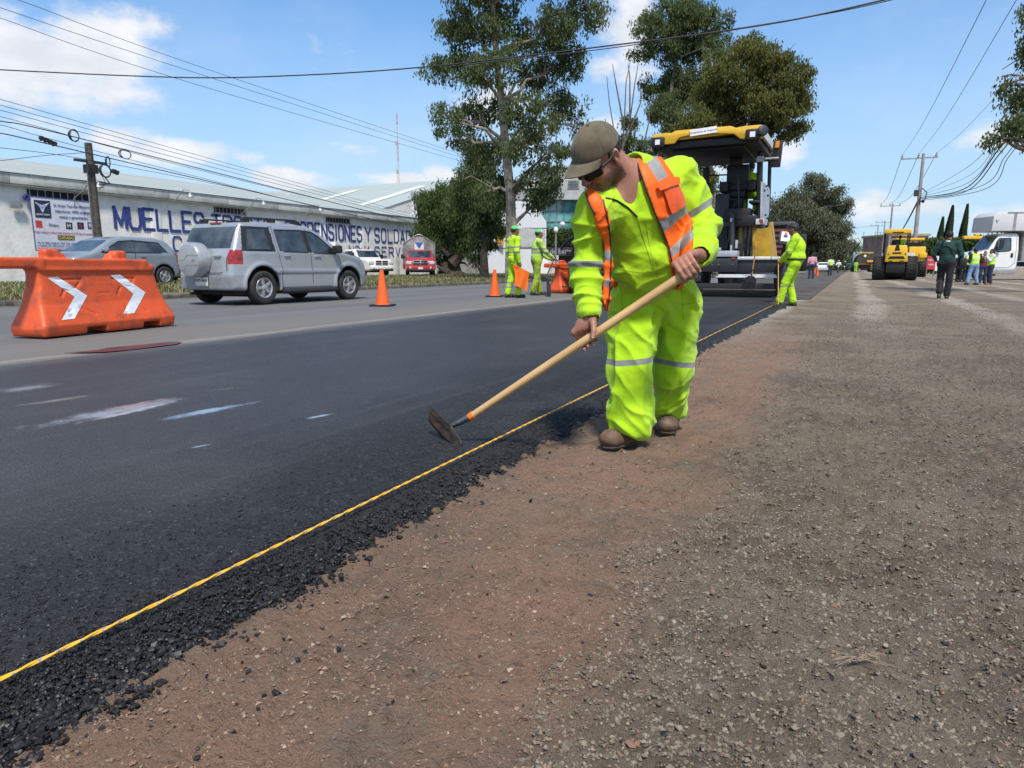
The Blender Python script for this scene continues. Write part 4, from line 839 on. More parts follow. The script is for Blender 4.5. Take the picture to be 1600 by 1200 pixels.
# white hall with chamfered corner
def wallbox(nm, label, px0, px1, pyt, d, zt=None, dep=10, m=m_wall, cat='building', base=424):
    a, b_ = J(px0, base, d), J(px1, base, d); a[2] = b_[2] = 0; z = zt or J((px0+px1)/2, pyt, d)[2]; rt = thing(nm, label, cat, a, math.atan2(b_[1]-a[1], b_[0]-a[0])); L = np.linalg.norm(b_-a); return rt, L, z
m_wh2 = mat('white_cladding', (.60, .62, .66), .6, vs=.6, var=.05, dirt=((.42, .42, .42), .5), ds=.6)
rt, L, z = wallbox('white_hall', 'white hall with a chamfered corner and grey panel behind the flagman', 755, 853, 312, 78)
zc = J(853, 346, 78)[2]; mb = MB(); mb.prism([(-8, 0), (L, 0), (L, zc), (L*.86, zc+1.3), (L*.80, z), (-8, z)], 'xz', 0, 2.5); mb.build('wall', m_wh2, rt)
mb = MB(); mb.prism([(L*.42, zc-.6), (L*.985, zc-.9), (L*.985, zc*.52), (L*.42, zc*.52)][::-1], 'xz', -.06, -.003); mb.build('grey_panel', mat('grey_panel', (.40, .40, .41), .7, vs=1, var=.08), rt)
mb = MB(); mb.b2((-8.1, -.1, z+.01), (L*.81, 2.5, z+.9)); mb.build('fascia', mat('grey_fascia', (.33, .34, .36), .6, var=.08), rt)
for i, zz in enumerate((.35, .5, .62)): mb = MB(); mb.b2((-8, -.05, z*zz), (L, -.003, z*zz+.06)); mb.build('wall_joint', mat('joint_dark', (.12, .12, .13), .8), rt)
ps = thing('wall_poster', 'yellow and red poster on the white hall left of the flagman cap', 'poster', J(775, 383, 77.8)); mb = MB(); mb.b2((0, -.05, 0), (1.0, 0, 1.3)); mb.build('panel', mat('poster_yellow', (.55, .40, .06), .7, vs=2, var=.3, dirt=((.5, .1, .05), .8), ds=1.5), ps)
mb = MB(); mb.b2((0.05, -.07, 1.0), (.95, -.053, 1.25)); mb.b2((.1, -.07, .1), (.8, -.053, .3)); mb.build('red_band', MATS['poster_red'], ps)
# glass office building
m_glass = mat('teal_glass', (.10, .30, .32), .08, .0, vs=.35, var=.25, spec=.8, coat=.5); m_pan = mat('office_panel', (.36, .37, .38), .5, vs=.7, var=.08); m_mull = mat('mullion', (.13, .14, .15), .5)
m_sash = mat('office_window', (.16, .18, .20), .12, vs=.4, var=.25, spec=.8)
rt, L, z = wallbox('office_building', 'modern office building with grey panels above a teal glass front', 846, 1010, 262, 96)
zg1 = J(850, 312, 96)[2]; zg0 = J(850, 362, 96)[2]; zh = J(850, 376, 96)[2]
mb = MB(); mb.b2((0, 0, zg1), (L, 20, z)); mb.b2((-9, 4, zg1), (-.01, 20, z-1)); mb.build('upper_wall', m_pan, rt)
gl = MB().b2((0, 1.0, zg0), (L, 19, zg1-.01)).build('glass_front', m_glass, rt)
mb = MB(); n = 14
for i in range(n+1): mb.b2((i*L/n-.05, .85, zg0), (i*L/n+.05, .99, zg1-.02))
for zz in (.33, .66): mb.b2((0, .88, zg0+(zg1-zg0)*zz-.04), (L, .99, zg0+(zg1-zg0)*zz+.04))
mb.build('mullions', m_mull, gl)
for k in range(6):
    x0 = 1.2+k*2.35; wn = MB().b2((x0, -.03, zg1+1.5), (x0+1.5, -.003, z-1.7)).build('window', m_sash, rt); mb = MB(); mb.b2((x0+.72, -.06, zg1+1.5), (x0+.78, -.033, z-1.7)); mb.b2((x0, -.06, (zg1+z)/2-.05), (x0+1.5, -.035, (zg1+z)/2+.0)); mb.b2((x0-.08, -.07, zg1+1.4), (x0+1.58, -.003, zg1+1.49)); mb.build('frame', m_mull, wn)
mb = MB(); mb.b2((-.1, -.15, zg1+.003), (L, -.003, zg1+.45)); mb.b2((-.1, -.2, z+.003), (L, 20, z+.3)); mb.build('cornice', m_pan, rt)
mb = MB(); mb.b2((0, 1.2, 0), (L, 18, zg0-.01)); mb.build('ground_floor', mat('dark_floor', (.05, .05, .055), .6, vs=.6, var=.3), rt)
mb = MB(); mb.b2((0, -.4, zh-2.1), (L, 1.1, zh-.9)); bd = mb.build('sign_board', mat('sign_dark', (.028, .028, .032), .5), rt); text_mesh('sign_lettering', 'de Extinguidores', 1.0, mat('sign_grey', (.35, .35, .36), .5), bd, frame((4.2, -.42, zh-1.5), (1, 0, 0), (0, 0, 1)), sx=.9)
mb = MB(); rg = np.random.default_rng(5)
P = np.stack([rg.uniform(0, L, 2500), rg.uniform(-.5, .8, 2500), rg.uniform(zh-.8, zg0+.3, 2500)], 1)
P += np.array([rt.location[0], rt.location[1], 0])*0; P = (P@np.array(Matrix.Rotation(rt.rotation_euler[2], 3, 'Z')).T)+np.array(rt.location); tufts('balcony_plants', P, .2, .5, L_PEP, 'strip of green plants along the balcony under the teal glass front', 1, 3, .12)
for k in range(3):
    pass
lp = thing('street_lamp', 'double globed street lamp in front of the office glass', 'street lamp', J(868, 428, 60)*[1, 1, 0]); b0 = np.array(lp.location); mb = MB(); zt_ = J(868, 343, 60)[2]; mb.tube([(0, 0, 0), (0, 0, zt_)], .07, 8); e = J(879, 346, 60)-b0; mb.tube([(0, 0, zt_-.8), e*.5+np.array([0, 0, zt_*.5-.3]), e], .03, 6); mb.build('pole', m_galv, lp)
MB().ball(e-np.array([0, 0, .25]), .24, 12).build('globe', mat('lamp_globe', (.7, .7, .7), .3), lp, smooth=True); MB().ball((0, 0, zt_-.9), (.2, .2, .3), 12).build('globe', mat('lamp_globe', ()), lp, smooth=True)
# low walls and forecourt on the left, small distant block behind the rollers
fb = thing('boundary_wall', 'low white wall section at the side street right of the shovel worker', 'wall', J(845, 429, 62)*[1, 1, 0], math.atan2(*(J(870, 429, 62)-J(845, 429, 62))[[1, 0]])); MB().b2((0, 0, 0), (1.6, .25, J(850, 399, 62)[2])).build('wall', m_wall, fb)
rt, L, z = wallbox('brown_block', 'low brown building behind the yellow machines', 1388, 1440, 369, 150); MB().b2((0, 0, 0), (L*1.1, 12, z)).build('walls', mat('brown_wall', (.24, .17, .14), .9, vs=.5, var=.15), rt); MB().b2((-.3, -.3, z+.003), (L*1.1+.3, 12.3, z+.5)).build('parapet', mat('tan_wall', (.32, .26, .18), .9), rt)
for i in range(2): MB().b2((1+i*2.4, -.05, z*.55), (2.2+i*2.4, -.004, z*.8)).build('window', m_sash, rt)
# footbridge over the far road
fbm_ = thing('footbridge', 'far pedestrian bridge with yellow zigzag railing over the road', 'footbridge', J(1320, 418, 190)*[1, 1, 0], YAW); s = 190/FPX
zb = J(1340, 385, 190)[2]; m_brg = mat('bridge_concrete', (.20, .22, .20), .9, vs=.3, var=.1); MB().b2((-3, 0, zb-1.4), (15, 3, zb)).build('deck', m_brg, fbm_); MB().b2((-.5, .3, 0), (.8, 2.6, zb-1.41)).b2((10.5, .3, 0), (11.8, 2.6, zb-1.41)).build('pillars', m_brg, fbm_)
mb = MB(); 
for i in range(4):
    x0 = -3.5+i*3.2; mb.tube([(x0, 0, zb), (x0+1.6, 0, zb+2.6), (x0+3.2, 0, zb)], .13, 5); mb.tube([(x0, 0, zb+2.4), (x0+1.6, 0, zb+.2), (x0+3.2, 0, zb+2.4)], .1, 5); mb.tube([(x0+1.6, 0, zb), (x0+1.6, 0, zb+4.)], .1, 5)
mb.build('railing', mat('bridge_yellow', (.48, .38, .14), .6), fbm_); MB().b2((3, -.1, zb-1.5), (12, -.01, zb-.1)).build('sign_panel', mat('road_sign_green', (.06, .22, .14), .5), fbm_)
# distant low buildings at the road end
for k, (p0, p1, pt, d, colr, lb) in enumerate(((1340, 1352, 400, 230, (.35, .33, .32), 'small pale block at the far end of the road left of the tanker'), (1383, 1400, 393, 210, (.34, .12, .11), 'low red roofed block behind the tanker truck right side'), (1330, 1341, 396, 250, (.3, .24, .2), 'tiny tan house at the very end of the road'), (1366, 1384, 398, 240, (.38, .38, .4), 'tiny white house beyond the tanker under the wires'))):
    rt, L, z = wallbox('distant_house', lb, p0, p1, pt, d, cat='house', base=420); MB().b2((0, 0, 0), (L, 8, z)).build('walls', mat('far_house_%d' % k, colr, .9), rt); MB().b2((-.2, -.2, z+.01), (L+.2, 8.2, z+.4)).build('roof', mat('far_roof', (.2, .18, .17), .9), rt); MB().b2((L*.3, -.06, z*.35), (L*.6, -.005, z*.65)).build('window', m_sash, rt)
# radio mast
ms = thing('radio_mast', 'thin red and white lattice radio mast behind the warehouses', 'mast', J(627, 430, 230)*[1, 1, 0]); zt_ = J(625, 176, 230)[2]; mb = MB(); m_mr = mat('mast_red', (.40, .22, .22), .6); m_mw = mat('mast_white', (.45, .45, .48), .6)
n = 26
for i in range(n):
    z0, z1 = zt_*i/n, zt_*(i+1)/n; w0 = .75*(1-.75*i/n); w1 = .75*(1-.75*(i+1)/n); mi = (i//3) % 2; c0 = [(w0, 0), (-w0/2, w0*.87), (-w0/2, -w0*.87)]; c1 = [(w1, 0), (-w1/2, w1*.87), (-w1/2, -w1*.87)]
    for k in range(3):
        mb.tube([(*c0[k], z0), (*c1[k], z1)], .055, 4, mi); mb.tube([(*c0[k], z0), (*c1[(k+1) % 3], z1)], .035, 4, mi)
for a in (.62, .8): mb.b2((-.8, -.3, zt_*a), (-.1, .3, zt_*a+1.3), 1)
mb.build('lattice', [m_mr, m_mw], ms)
# poles
m_pole = mat('concrete_pole', (.27, .265, .26), .85, vs=3, var=.12, dirt=((.17, .16, .15), .4)); m_wood = mat('old_wood_pole', (.085, .075, .066), .9, vs=6, var=.25); m_ins = mat('insulator', (.30, .27, .25), .3)
def crosspole(label, px, pb, pt, d, hw, cz=.35):
    b_ = J(px, pb, d); b_[2] = 0; top = J(px+ (10 if px > 1415 else 3), pt, d)[2]; rt = thing('power_pole', label, 'power pole', b_, 0, 'concrete power poles on the right'); mb = MB(); mb.tube([(0, 0, 0), (0, 0, top)], [.20, .11], 12); mb.build('post', m_pole, rt, smooth=True)
    ca = MB().box((-.3, 0, top-cz), (2*hw, .10, .10)).build('crossarm', m_galv, rt)
    for x in (-hw-.2, -hw+1.0, hw-.4): MB().lathe((x, 0, top-cz+.05), (0, 0, 1), [(0, .05), (.05, .09), (.12, .05), (.18, .09), (.26, .04), (.34, .05)], 8).build('insulator', m_ins, ca, smooth=True)
    return rt, top
pA, zA = crosspole('tall grey concrete power pole with crossarm right behind the roller', 1424, 431, 240, 59, 1.35)
pB, zB = crosspole('second concrete power pole along the line beyond the roller canopy', 1385, 424, 318, 105, 1.35)
for px, pt, d, lb in ((1376, 345, 150, 'third power pole with double crossarm above the tanker'), (1366, 351, 190, 'fourth thin power pole left of the double crossarm one'), (1371, 362, 240, 'fifth and farthest power pole at the road end')): crosspole(lb, px, 421, pt, d, 1.5)
eq = MB(); eq.box((-.25, 0, 7.0), (.35, .35, .5)); eq.tube([(0, -.2, 6.2), (.4, -.3, 6.4), (.5, -.3, 7.0), (.1, -.2, 7.4)], .05, 6); eq.box((.3, -.1, 6.3), (.2, .2, .25)); eq.build('splice_gear', m_blk, pA)
def pole_left():
    b_ = PX(160, 440, -29.)*[1, 1, 0]; top = float(PX(141, 224, -29.)[2]); rt = thing('utility_pole', 'weathered dark wooden pole carrying cable coils before the banner', 'utility pole', b_); mb = MB(); mb.tube([(0, 0, 0), (0, 0, top)], [.19, .14], 12); mb.build('post', m_wood, rt, smooth=True)
    MB().box((0, 0, top-.75), (.12, 1.3, .1)).box((0, 0, top-1.05), (.4, .4, .35)).build('bracket', m_blk, rt); mb = MB(); mb.tube([(.2, -.3, top-1.2), (.22, -.35, 3), (.2, -.3, .2)], .018, 5); mb.build('conduit', m_galv, rt)
    mb = MB(); rg = np.random.default_rng(4)
    for _ in range(5): a = rg.uniform(.1, .5); mb.tube([(.1, .1, top-.8), (.3, .1+a, top-1.1-a), (.25, .3+a, top-1.6), (.1, .2, top-2.+a)], .014, 5)
    mb.build('loose_leads', m_blk, rt); return rt, top
pL, zL = pole_left()
def wire(name, label, pts, r, group=None, m=m_blk, cat='cable', n=10):
    P = np.array(pts, float); ts = np.linspace(0, len(P)-1, n*(len(P)-1)+1); out = []
    for t_ in ts:     # catmull-rom
        i = min(int(t_), len(P)-2); f = t_-i; p0, p1, p2, p3 = P[max(i-1, 0)], P[i], P[i+1], P[min(i+2, len(P)-1)]
        out.append(.5*((2*p1)+(-p0+p2)*f+(2*p0-5*p1+4*p2-p3)*f*f+(-p0+3*p1-3*p2+p3)*f**3))
    mb = MB(); mb.tube(out, r, 5, cap=True); o = mb.build(name, m, smooth=True); return rec(o, label, cat, group)
GLW = 'cables running along the warehouse side'
LW = [((-60, 138), (0, 155), (300, 240), (640, 334), 'topmost of the lower cable bundle passing over the wooden pole'), ((-60, 148), (0, 164), (300, 246), (640, 338), 'second cable from the top of the lower bundle'), ((-60, 160), (0, 172), (300, 253), (640, 341), 'third cable of the lower bundle over the white roof'),
      ((-60, 175), (0, 182), (300, 263), (640, 345), 'fourth cable of the lower bundle over the white roof'), ((-60, 183), (0, 189), (160, 225), (640, 347), 'thick dark cable with loops just above the pole top'), ((-60, 188), (0, 195), (150, 236), (560, 340), 'cable holding the black splice box left of the pole'), ((-60, 200), (0, 208), (140, 240), (600, 347), 'lowest thick cable ending near the wooden pole bracket'),
      ((-60, 226), (0, 231), (140, 250), (400, 300), 'thin low cable sagging in front of the warehouse roof left'), ((-60, 255), (0, 251), (70, 243), (141, 238), 'thin wire climbing to the wooden pole bracket from the left')]
for k, (a, b_, c_, d_, lb) in enumerate(LW): wire('cable', lb, [PX(x, y, -28.8+.12*k) for x, y in (a, b_, c_, d_)], .021 if k in (4, 6) else .011, GLW)
for k, ((a, b_, c_, d_), lb) in enumerate(((((-40, 14), (0, 28), (300, 130), (720, 252)), 'lower of three high thin wires crossing the upper left sky'), (((-40, 0), (0, 12), (300, 112), (720, 246)), 'middle of three high thin wires crossing the upper left sky'), (((-20, -10), (40, 4), (300, 100), (720, 241)), 'upper of three high thin wires crossing the upper left sky'))):
    wire('power_line', lb, [PX(x, y, -28.+.1*k) for x, y in (a, b_, c_, d_)], .011, GLW, cat='power line')
wire('overhead_cable', 'long dark cable crossing the whole sky in front of the tall trees', [J(x, y, d) for x, y, d in ((-60, 103, 24), (0, 109, 24), (280, 121, 24), (460, 118, 23), (660, 105, 22), (940, 73, 20), (1200, 38, 18), (1390, -2, 17), (1500, -30, 16))], .021)
wire('overhead_cable', 'thin second strand just under the crossing cable at upper right', [J(x, y, d) for x, y, d in ((700, 104, 21.6), (940, 77, 20), (1130, 48, 18.6), (1300, 20, 17.6), (1410, -4, 17))], .013)
def coil(label, px, py, rx, X, tilt, tr=.022, sq=1.):
    c_ = PX(px, py, X); r = rx; rt = thing('cable_coil', label, 'cable coil', c_, 0, 'coils of spare cable'); mb = MB()
    for k in range(3): mb.tube([(math.sin(tilt)*math.cos(a)*(r+.03*k)*.0+.03*k, math.cos(a)*(r-.02*k)*sq, math.sin(a)*(r+.01*k)) for a in np.linspace(0, 2*PI, 25)], tr, 6)
    mb.build('coil', m_blk, rt, smooth=True)
coil('small round coil of cable hanging left of the wooden pole top', 115, 212, .21, -28.4, 0); coil('large round coil of cable strapped right of the wooden pole', 164, 267, .25, -28.7, 0, .026); coil('narrow flat coil above the large cable coil by the pole', 168, 253, .2, -28.6, 0, .016, .5); coil('tiny flat coil of cable on the bundle over the roof', 195, 241, .18, -28.4, 0, .016, 1.6)
for px, py, L_, lb in ((75, 220, .64, 'black ribbed splice box on the cables left of the wooden pole'), (180, 268, .30, 'small black splice box right of the large cable coil')):
    q = PX(px, py, -28.5); rt = thing('splice_box', lb, 'splice box', q); R_ = rotm(-.28); mb = MB(); mb.tf((0, 0, 0), R_); mb.box((0, 0, 0), (.14, L_, .13)); mb.build('housing', m_blk, rt, bevel=.02); mb = MB(); mb.tf((0, 0, 0), R_)
    for i in range(4): mb.box((0, (-.36+.24*i)*L_, -.02), (.17, .08*L_, .17))
    mb.build('clamps', m_blk, rt)
# right hand lines
topA = np.array(pA.location)+[0, 0, zA]; topB = np.array(pB.location)+[0, 0, zB]
GR = 'power lines between the poles on the right'
for k, (x, far, lb) in enumerate(((-1.55, (1541, 0), 'left power line rising from the crossarm to the top of the view'), (-.35, (1588, 0), 'middle power line rising from the crossarm to the top right'), (.95, (1563, 142), 'right power line running from the crossarm into the weeping tree'))):
    q = PX(far[0], far[1], topA[0]+x+(0 if k < 2 else .2)); a = topA+[x, 0, 0]; ext = q+(q-a)*.35+[0, 0, .6 if k < 2 else .9]; mid = (a+q)/2-[0, 0, .45 if k < 2 else .25]; wire('power_line', lb, [a, mid, q, ext], .012 if k < 2 else .010, GR, m_galv if 0 else m_blk, 'power line')
    b_ = topB+[x, 0, 0]; wire('power_line', lb.split(' power')[0]+' power line sagging between first and second concrete pole', [a, (a+b_)/2-[0, 0, 1.1], b_], .022, GR, cat='power line')
sp0 = np.array(pA.location)+[.1, -.1, 6.9]
for k, (p1, p2, p3, lb) in enumerate((((1520, 255), (1560, 192), (1600, 140), 'top strand of the bundle sagging from the concrete pole'), ((1515, 274), (1560, 218), (1600, 168), 'second strand of the bundle sagging from the pole'), ((1510, 287), (1560, 228), (1600, 176), 'third strand of the bundle sagging from the pole'), ((1505, 296), (1560, 234), (1600, 184), 'thick middle strand of the bundle sagging from the pole'),
                                          ((1507, 300), (1562, 240), (1600, 190), 'thick lower strand of the bundle sagging from the pole'), ((1530, 292), (1570, 245), (1600, 205), 'second lowest strand of the sagging bundle'), ((1535, 297), (1574, 248), (1600, 212), 'lowest strand of the sagging bundle'))):
    X_ = 5.0+.08*k; q = [PX(*p, X_) for p in (p1, p2, p3)]; ext = q[2]+(q[2]-q[1])*1.2; wire('cable', lb, [sp0-[0, 0, .09*k], *q, ext], (.012, .010, .014, .030, .026, .016, .016)[k], 'bundled cables from the concrete pole')
for k in range(3): a = sp0-[0, 0, .15*k]; b_ = topB-[0, 0, 4.3+.4*k]; wire('cable', ('upper', 'middle', 'lower')[k]+' slack cable from the first concrete pole to the second', [a, (a+b_)/2-[0, 0, 1.6-.2*k], b_], .04-.01*k, 'bundled cables beyond the concrete pole')
wire('cable', 'thin wire crossing from the far grove to the distant crossarm', [J(1300, 357, 190), J(1340, 355, 188), J(1372, 352, 186)], .035)
# ------------------------------------------------------------------ vehicles
m_tyre = mat('tyre_rubber', (.018, .018, .019), .85, var=.15, vs=9, dirt=((.075, .065, .055), .5), ds=5, bump=.004, bs=60)
m_alloy = mat('alloy', (.50, .50, .51), .35, .7, var=.08, vs=10); m_steel = mat('dark_steel', (.05, .05, .052), .6, .3, var=.2, vs=9); m_trim = mat('black_trim', (.018, .018, .019), .5, var=.1); m_chrome = mat('chrome', (.6, .6, .62), .15, .9, var=.03)
m_cgl = mat('car_glass', (.035, .045, .048), .05, 0, vs=2.2, var=.5, spec=.9, dirt=((.16, .20, .20), .35), ds=1.4, coat=.4); m_lamp_r = mat('red_lens', (.30, .012, .015), .15, vs=14, var=.3, spec=.8); m_lamp_w = mat('clear_lens', (.55, .56, .58), .12, vs=14, var=.15, spec=.8); m_lamp_o = mat('amber_lens', (.75, .28, .02), .2)
m_plate = mat('number_plate', (.62, .62, .60), .5, vs=20, var=.1); m_under = mat('underbody', (.015, .015, .016), .9)
def paint(name, col, dirt=(.20, .18, .15), amt=.25, metal=0., rough=.32): return mat(name, col, rough, metal, var=.03, vs=1.2, dirt=(dirt, amt), ds=1.1, coat=.6, spec=.5)
def wheel(parent, x, y, r, w, side, spokes=5, rim_r=.62, m=None, dual=False):
    m = m or m_alloy; c = (x, y, r); o = side
    t_ = MB(); t_.lathe(c, (o, 0, 0), [(-w/2, r*.62), (-w/2, r*.9), (-w*.38, r*.985), (-w*.1, r), (w*.1, r), (w*.38, r*.985), (w/2, r*.9), (w/2*1.02, r*.72), (w/2*.8, r*rim_r), (-w*.1, r*rim_r*.98)], 32)
    for i in range(40):
        a = 2*PI*i/40; R_ = rotm(a, 0, 0); t_.box(np.array(c)+R_@np.array([0, 0, r*.995]), (w*.72, r*.05, r*.025), R_)
    wh_ = t_.build('wheel', m_tyre, parent, smooth=True)
    mb = MB(); f = w/2*.72*o; mb.lathe((x, y, r), (o, 0, 0), [(w*.02, r*rim_r*.95), (w*.42, r*rim_r), (w*.46, r*rim_r*.96), (w*.40, r*rim_r*.86), (w*.1, r*rim_r*.84)], 28)
    for i in range(spokes):
        R_ = rotm(2*PI*i/spokes+.3, 0, 0); mb.box((x+f, y, r)+R_@np.array([0, 0, r*rim_r*.47]), (w*.12, r*.20, r*rim_r*.86), R_, taper=(1, .8))
    mb.lathe((x, y, r), (o, 0, 0), [(w*.05, r*.17), (w*.42, r*.17), (w*.47, r*.10)], 14); mb.build('rim', m, wh_, smooth=True)
    mb = MB(); mb.lathe((x, y, r), (o, 0, 0), [(-w*.1, r*rim_r*.9), (w*.06, r*rim_r*.9)], 20); mb.build('brake_disc', m_steel, wh_)
    return wh_
def on_side(bvh, x0, y, z, sgn, off=.004):
    h = bvh.ray_cast(Vector((x0*sgn*1.5, y, z)), Vector((-sgn, 0, 0)))
    return None if h[0] is None else np.array(h[0])+np.array([sgn*off, 0, 0])
def seam(bvh, pts, sgn, r, x0=2., n=10, axis='x'):
    out = []
    for a, b_ in zip(pts[:-1], pts[1:]):
        for i in range(n):
            p = np.array(a)+(np.array(b_)-a)*i/n
            h = bvh.ray_cast(Vector((x0*sgn, p[0], p[1])), Vector((-sgn, 0, 0))) if axis == 'x' else bvh.ray_cast(Vector((p[0], x0*sgn*3, p[1])), Vector((0, -sgn, 0)))
            if h[0] is not None: out.append(np.array(h[0])+np.array(h[1])*r*.2)
    mb = MB()
    if len(out) > 1: mb.tube(out, r, 5)
    return mb
def obj_bvh(o): me = o.data; return BVHTree.FromPolygons([v.co for v in me.vertices], [p.vertices for p in me.polygons])
def car_body(root, prof, wfn, L, Wd, Ht, wheels, r_arch, h, m, splits, k=.07, extra=None, z0=.2, arch_in=.5):
    f = Fld((-Wd/2-.08, -L/2-.12, z0-.1), (Wd/2+.08, L/2+.12, Ht+.1), h); pr = [(float(a), float(b_)) for a, b_ in prof]
    def fn(X, Y, Z):
        q = poly_sdf((Y+0*Z, Z+0*Y), pr); w_ = np.abs(X)-wfn(Y, Z); w_ = w_*.93; hh = np.clip(.5-.5*(q-w_)/k, 0, 1); return q*(1-hh)+w_*hh+k*hh*(1-hh)
    f.op(fn, (-Wd/2-.05, -L/2-.1, z0-.05), (Wd/2+.05, L/2+.1, Ht+.05), 1e-6)
    if extra: extra(f)
    for wy in wheels:
        for s in (-1, 1): f.cap((s*arch_in, wy[0], wy[1]), (s*(Wd/2+.3), wy[0], wy[1]), r_arch, k=.012, mode='s')
    V, Q = f.mesh(); V = smooth_verts(V, Q, 2); C = V[Q].mean(1); N = np.cross(V[Q[:, 2]]-V[Q[:, 0]], V[Q[:, 3]]-V[Q[:, 1]]); N /= np.linalg.norm(N, axis=1, keepdims=True)+1e-12
    bvh = BVHTree.FromPolygons([Vector(v) for v in V], Q.tolist()); taken = np.zeros(len(Q), bool)
    def inarch(C, N):
        r_ = np.zeros(len(C), bool)
        for wy in wheels: r_ |= (np.hypot(C[:, 1]-wy[0], C[:, 2]-wy[1]) < r_arch+.012) & (np.abs(C[:, 0]) < Wd/2-.03) & (np.abs(C[:, 0]) > arch_in-.08)
        return r_
    for nm, fn2, mm in [('wheel_arch', inarch, m_under)]+splits:
        kk = fn2(C, N) & ~taken; taken |= kk
        if kk.sum() < 3: continue
        parts = [kk & (C[:, 0] > 0), kk & (C[:, 0] <= 0)] if nm in ('side_window', 'tail_lamp', 'headlamp', 'wheel_arch', 'pillar_trim', 'wheel_flare', 'door_moulding') else [kk]
        if nm in ('wheel_arch', 'wheel_flare'): parts = [p & s_ for p in parts for s_ in (C[:, 1] > 0, C[:, 1] <= 0)]
        for p in parts:
            if p.sum() < 3: continue
            u, inv = np.unique(Q[p], return_inverse=True); np_mesh(nm, V[u], inv.reshape(-1, 4), mm, True, parent=root)
    kk = ~taken; u, inv = np.unique(Q[kk], return_inverse=True); b_ = np_mesh('body', V[u], inv.reshape(-1, 4), m, True, parent=root)
    return b_, bvh
def side_win(poly, sx=None):
    def fn(C, N):
        q = poly_sdf((C[:, 1], C[:, 2]), poly) < 0; q &= np.abs(N[:, 0]) > .55
        return q & ((C[:, 0]*sx > 0) if sx else True)
    return fn
def end_win(y0, y1, z0, z1, hw, sgn):
    return lambda C, N: (C[:, 1] > y0) & (C[:, 1] < y1) & (C[:, 2] > z0) & (C[:, 2] < z1) & (np.abs(C[:, 0]) < hw-(C[:, 2]-z0)*.15) & (N[:, 1]*sgn > .25) & (np.abs(N[:, 0]) < .6)
def outline(bvh, root, poly, sgn, r=.012, m=None, nm='window_seal'):
    mb = seam(bvh, list(poly)+[poly[0]], sgn, r)
    if mb.v: mb.build(nm, m or m_trim, root, smooth=True)
# ---- silver compact SUV
m_silver = paint('silver_paint', (.40, .42, .45), metal=.45, rough=.34, amt=.2)
m_silver2 = mat('silver_plastic', (.30, .32, .35), .45, .3, var=.05, dirt=((.14, .13, .12), .4))
P0 = G(412, 475, ZR+.01); P1 = G(544, 467, ZR+.01); hd = math.atan2(-(P1-P0)[0], (P1-P0)[1]); sc_ = np.linalg.norm((P1-P0)[:2])/2.49
ctr = (P0+P1)/2+np.array([-math.cos(hd), -math.sin(hd), 0])*.80*sc_
suv = thing('parked_suv' if 0 else 'suv', 'silver compact SUV with rear mounted spare wheel driving past the orange barrier', 'suv', (ctr[0], ctr[1], ZR), hd); suv.scale = (sc_,)*3
prof = [(-1.93, .30), (-1.96, .55), (-1.93, .95), (-1.86, 1.08), (-1.68, 1.50), (-1.58, 1.60), (-1.2, 1.635), (-.2, 1.645), (.22, 1.60), (.50, 1.47), (1.10, 1.10), (1.25, 1.055), (1.72, .975), (1.92, .86), (2.0, .66), (2.0, .42), (1.9, .29), (1.2, .25), (-1.3, .25)]
def wS(Y, Z):
    w_ = .845+.02*np.clip((.9-Z)/.5, 0, 1)-np.clip(Z-1.02, 0, 1)*.27-np.clip((np.abs(Y)-1.45)/.55, 0, 1.3)**2*.13
    for wy in (-1.25, 1.24): d = np.hypot(Y-wy, Z-.36); w_ = w_+.03*np.clip((.50-d)/.05, 0, 1)
    w_ = w_+.018*np.clip((Z-.60)/.02, 0, 1)*np.clip((.70-Z)/.02, 0, 1)*(np.abs(Y) < 1.2)
    return w_
wq = [(-1.60, 1.08), (-1.50, 1.50), (-1.05, 1.52), (-.98, 1.08)]; w1 = [(-.76, 1.06), (-.80, 1.49), (-.06, 1.51), (.02, 1.05)]; w2_ = [(.11, 1.05), (.04, 1.50), (.22, 1.49), (.42, 1.40), (.86, 1.06), (.84, 1.03)]
body, bv = car_body(suv, prof, wS, 4.1, 1.76, 1.66, [(-1.25, .35), (1.24, .35)], .415, .018, m_silver, [
    ('side_window', side_win(wq), m_cgl), ('side_window', side_win(w1), m_cgl), ('side_window', side_win(w2_), m_cgl),
    ('pillar_trim', side_win([(-1.70, 1.05), (-1.60, 1.53), (-.92, 1.54), (-.88, 1.05)]), m_trim), ('pillar_trim', side_win([(-.02, 1.05), (-.08, 1.52), (.09, 1.52), (.14, 1.05)]), m_trim),
    ('rear_window', lambda C, N: (C[:, 1] < -1.55) & (C[:, 2] > 1.10) & (C[:, 2] < 1.52) & (np.abs(C[:, 0]) < .66) & (N[:, 1] < -.3), m_cgl), ('tail_lamp', lambda C, N: (np.abs(C[:, 0]) > .66) & (C[:, 1] < -1.70) & (C[:, 2] > .80) & (C[:, 2] < 1.07), m_lamp_r),
    ('windscreen', end_win(.4, 1.15, 1.12, 1.56, .64, 1), m_cgl), ('bumper', lambda C, N: (C[:, 1] < -1.62) & (C[:, 2] < .60), m_silver2), ('bumper', lambda C, N: (C[:, 1] > 1.7) & (C[:, 2] < .55), m_silver2),
    ('wheel_flare', lambda C, N: ((np.hypot(C[:, 1]+1.25, C[:, 2]-.35) < .485) | (np.hypot(C[:, 1]-1.24, C[:, 2]-.35) < .485)) & (np.abs(C[:, 0]) > .78), m_silver2),
    ('door_moulding', lambda C, N: (C[:, 2] > .60) & (C[:, 2] < .70) & (np.abs(C[:, 1]) < 1.2) & (np.abs(C[:, 0]) > .8), m_silver2)], k=.09)
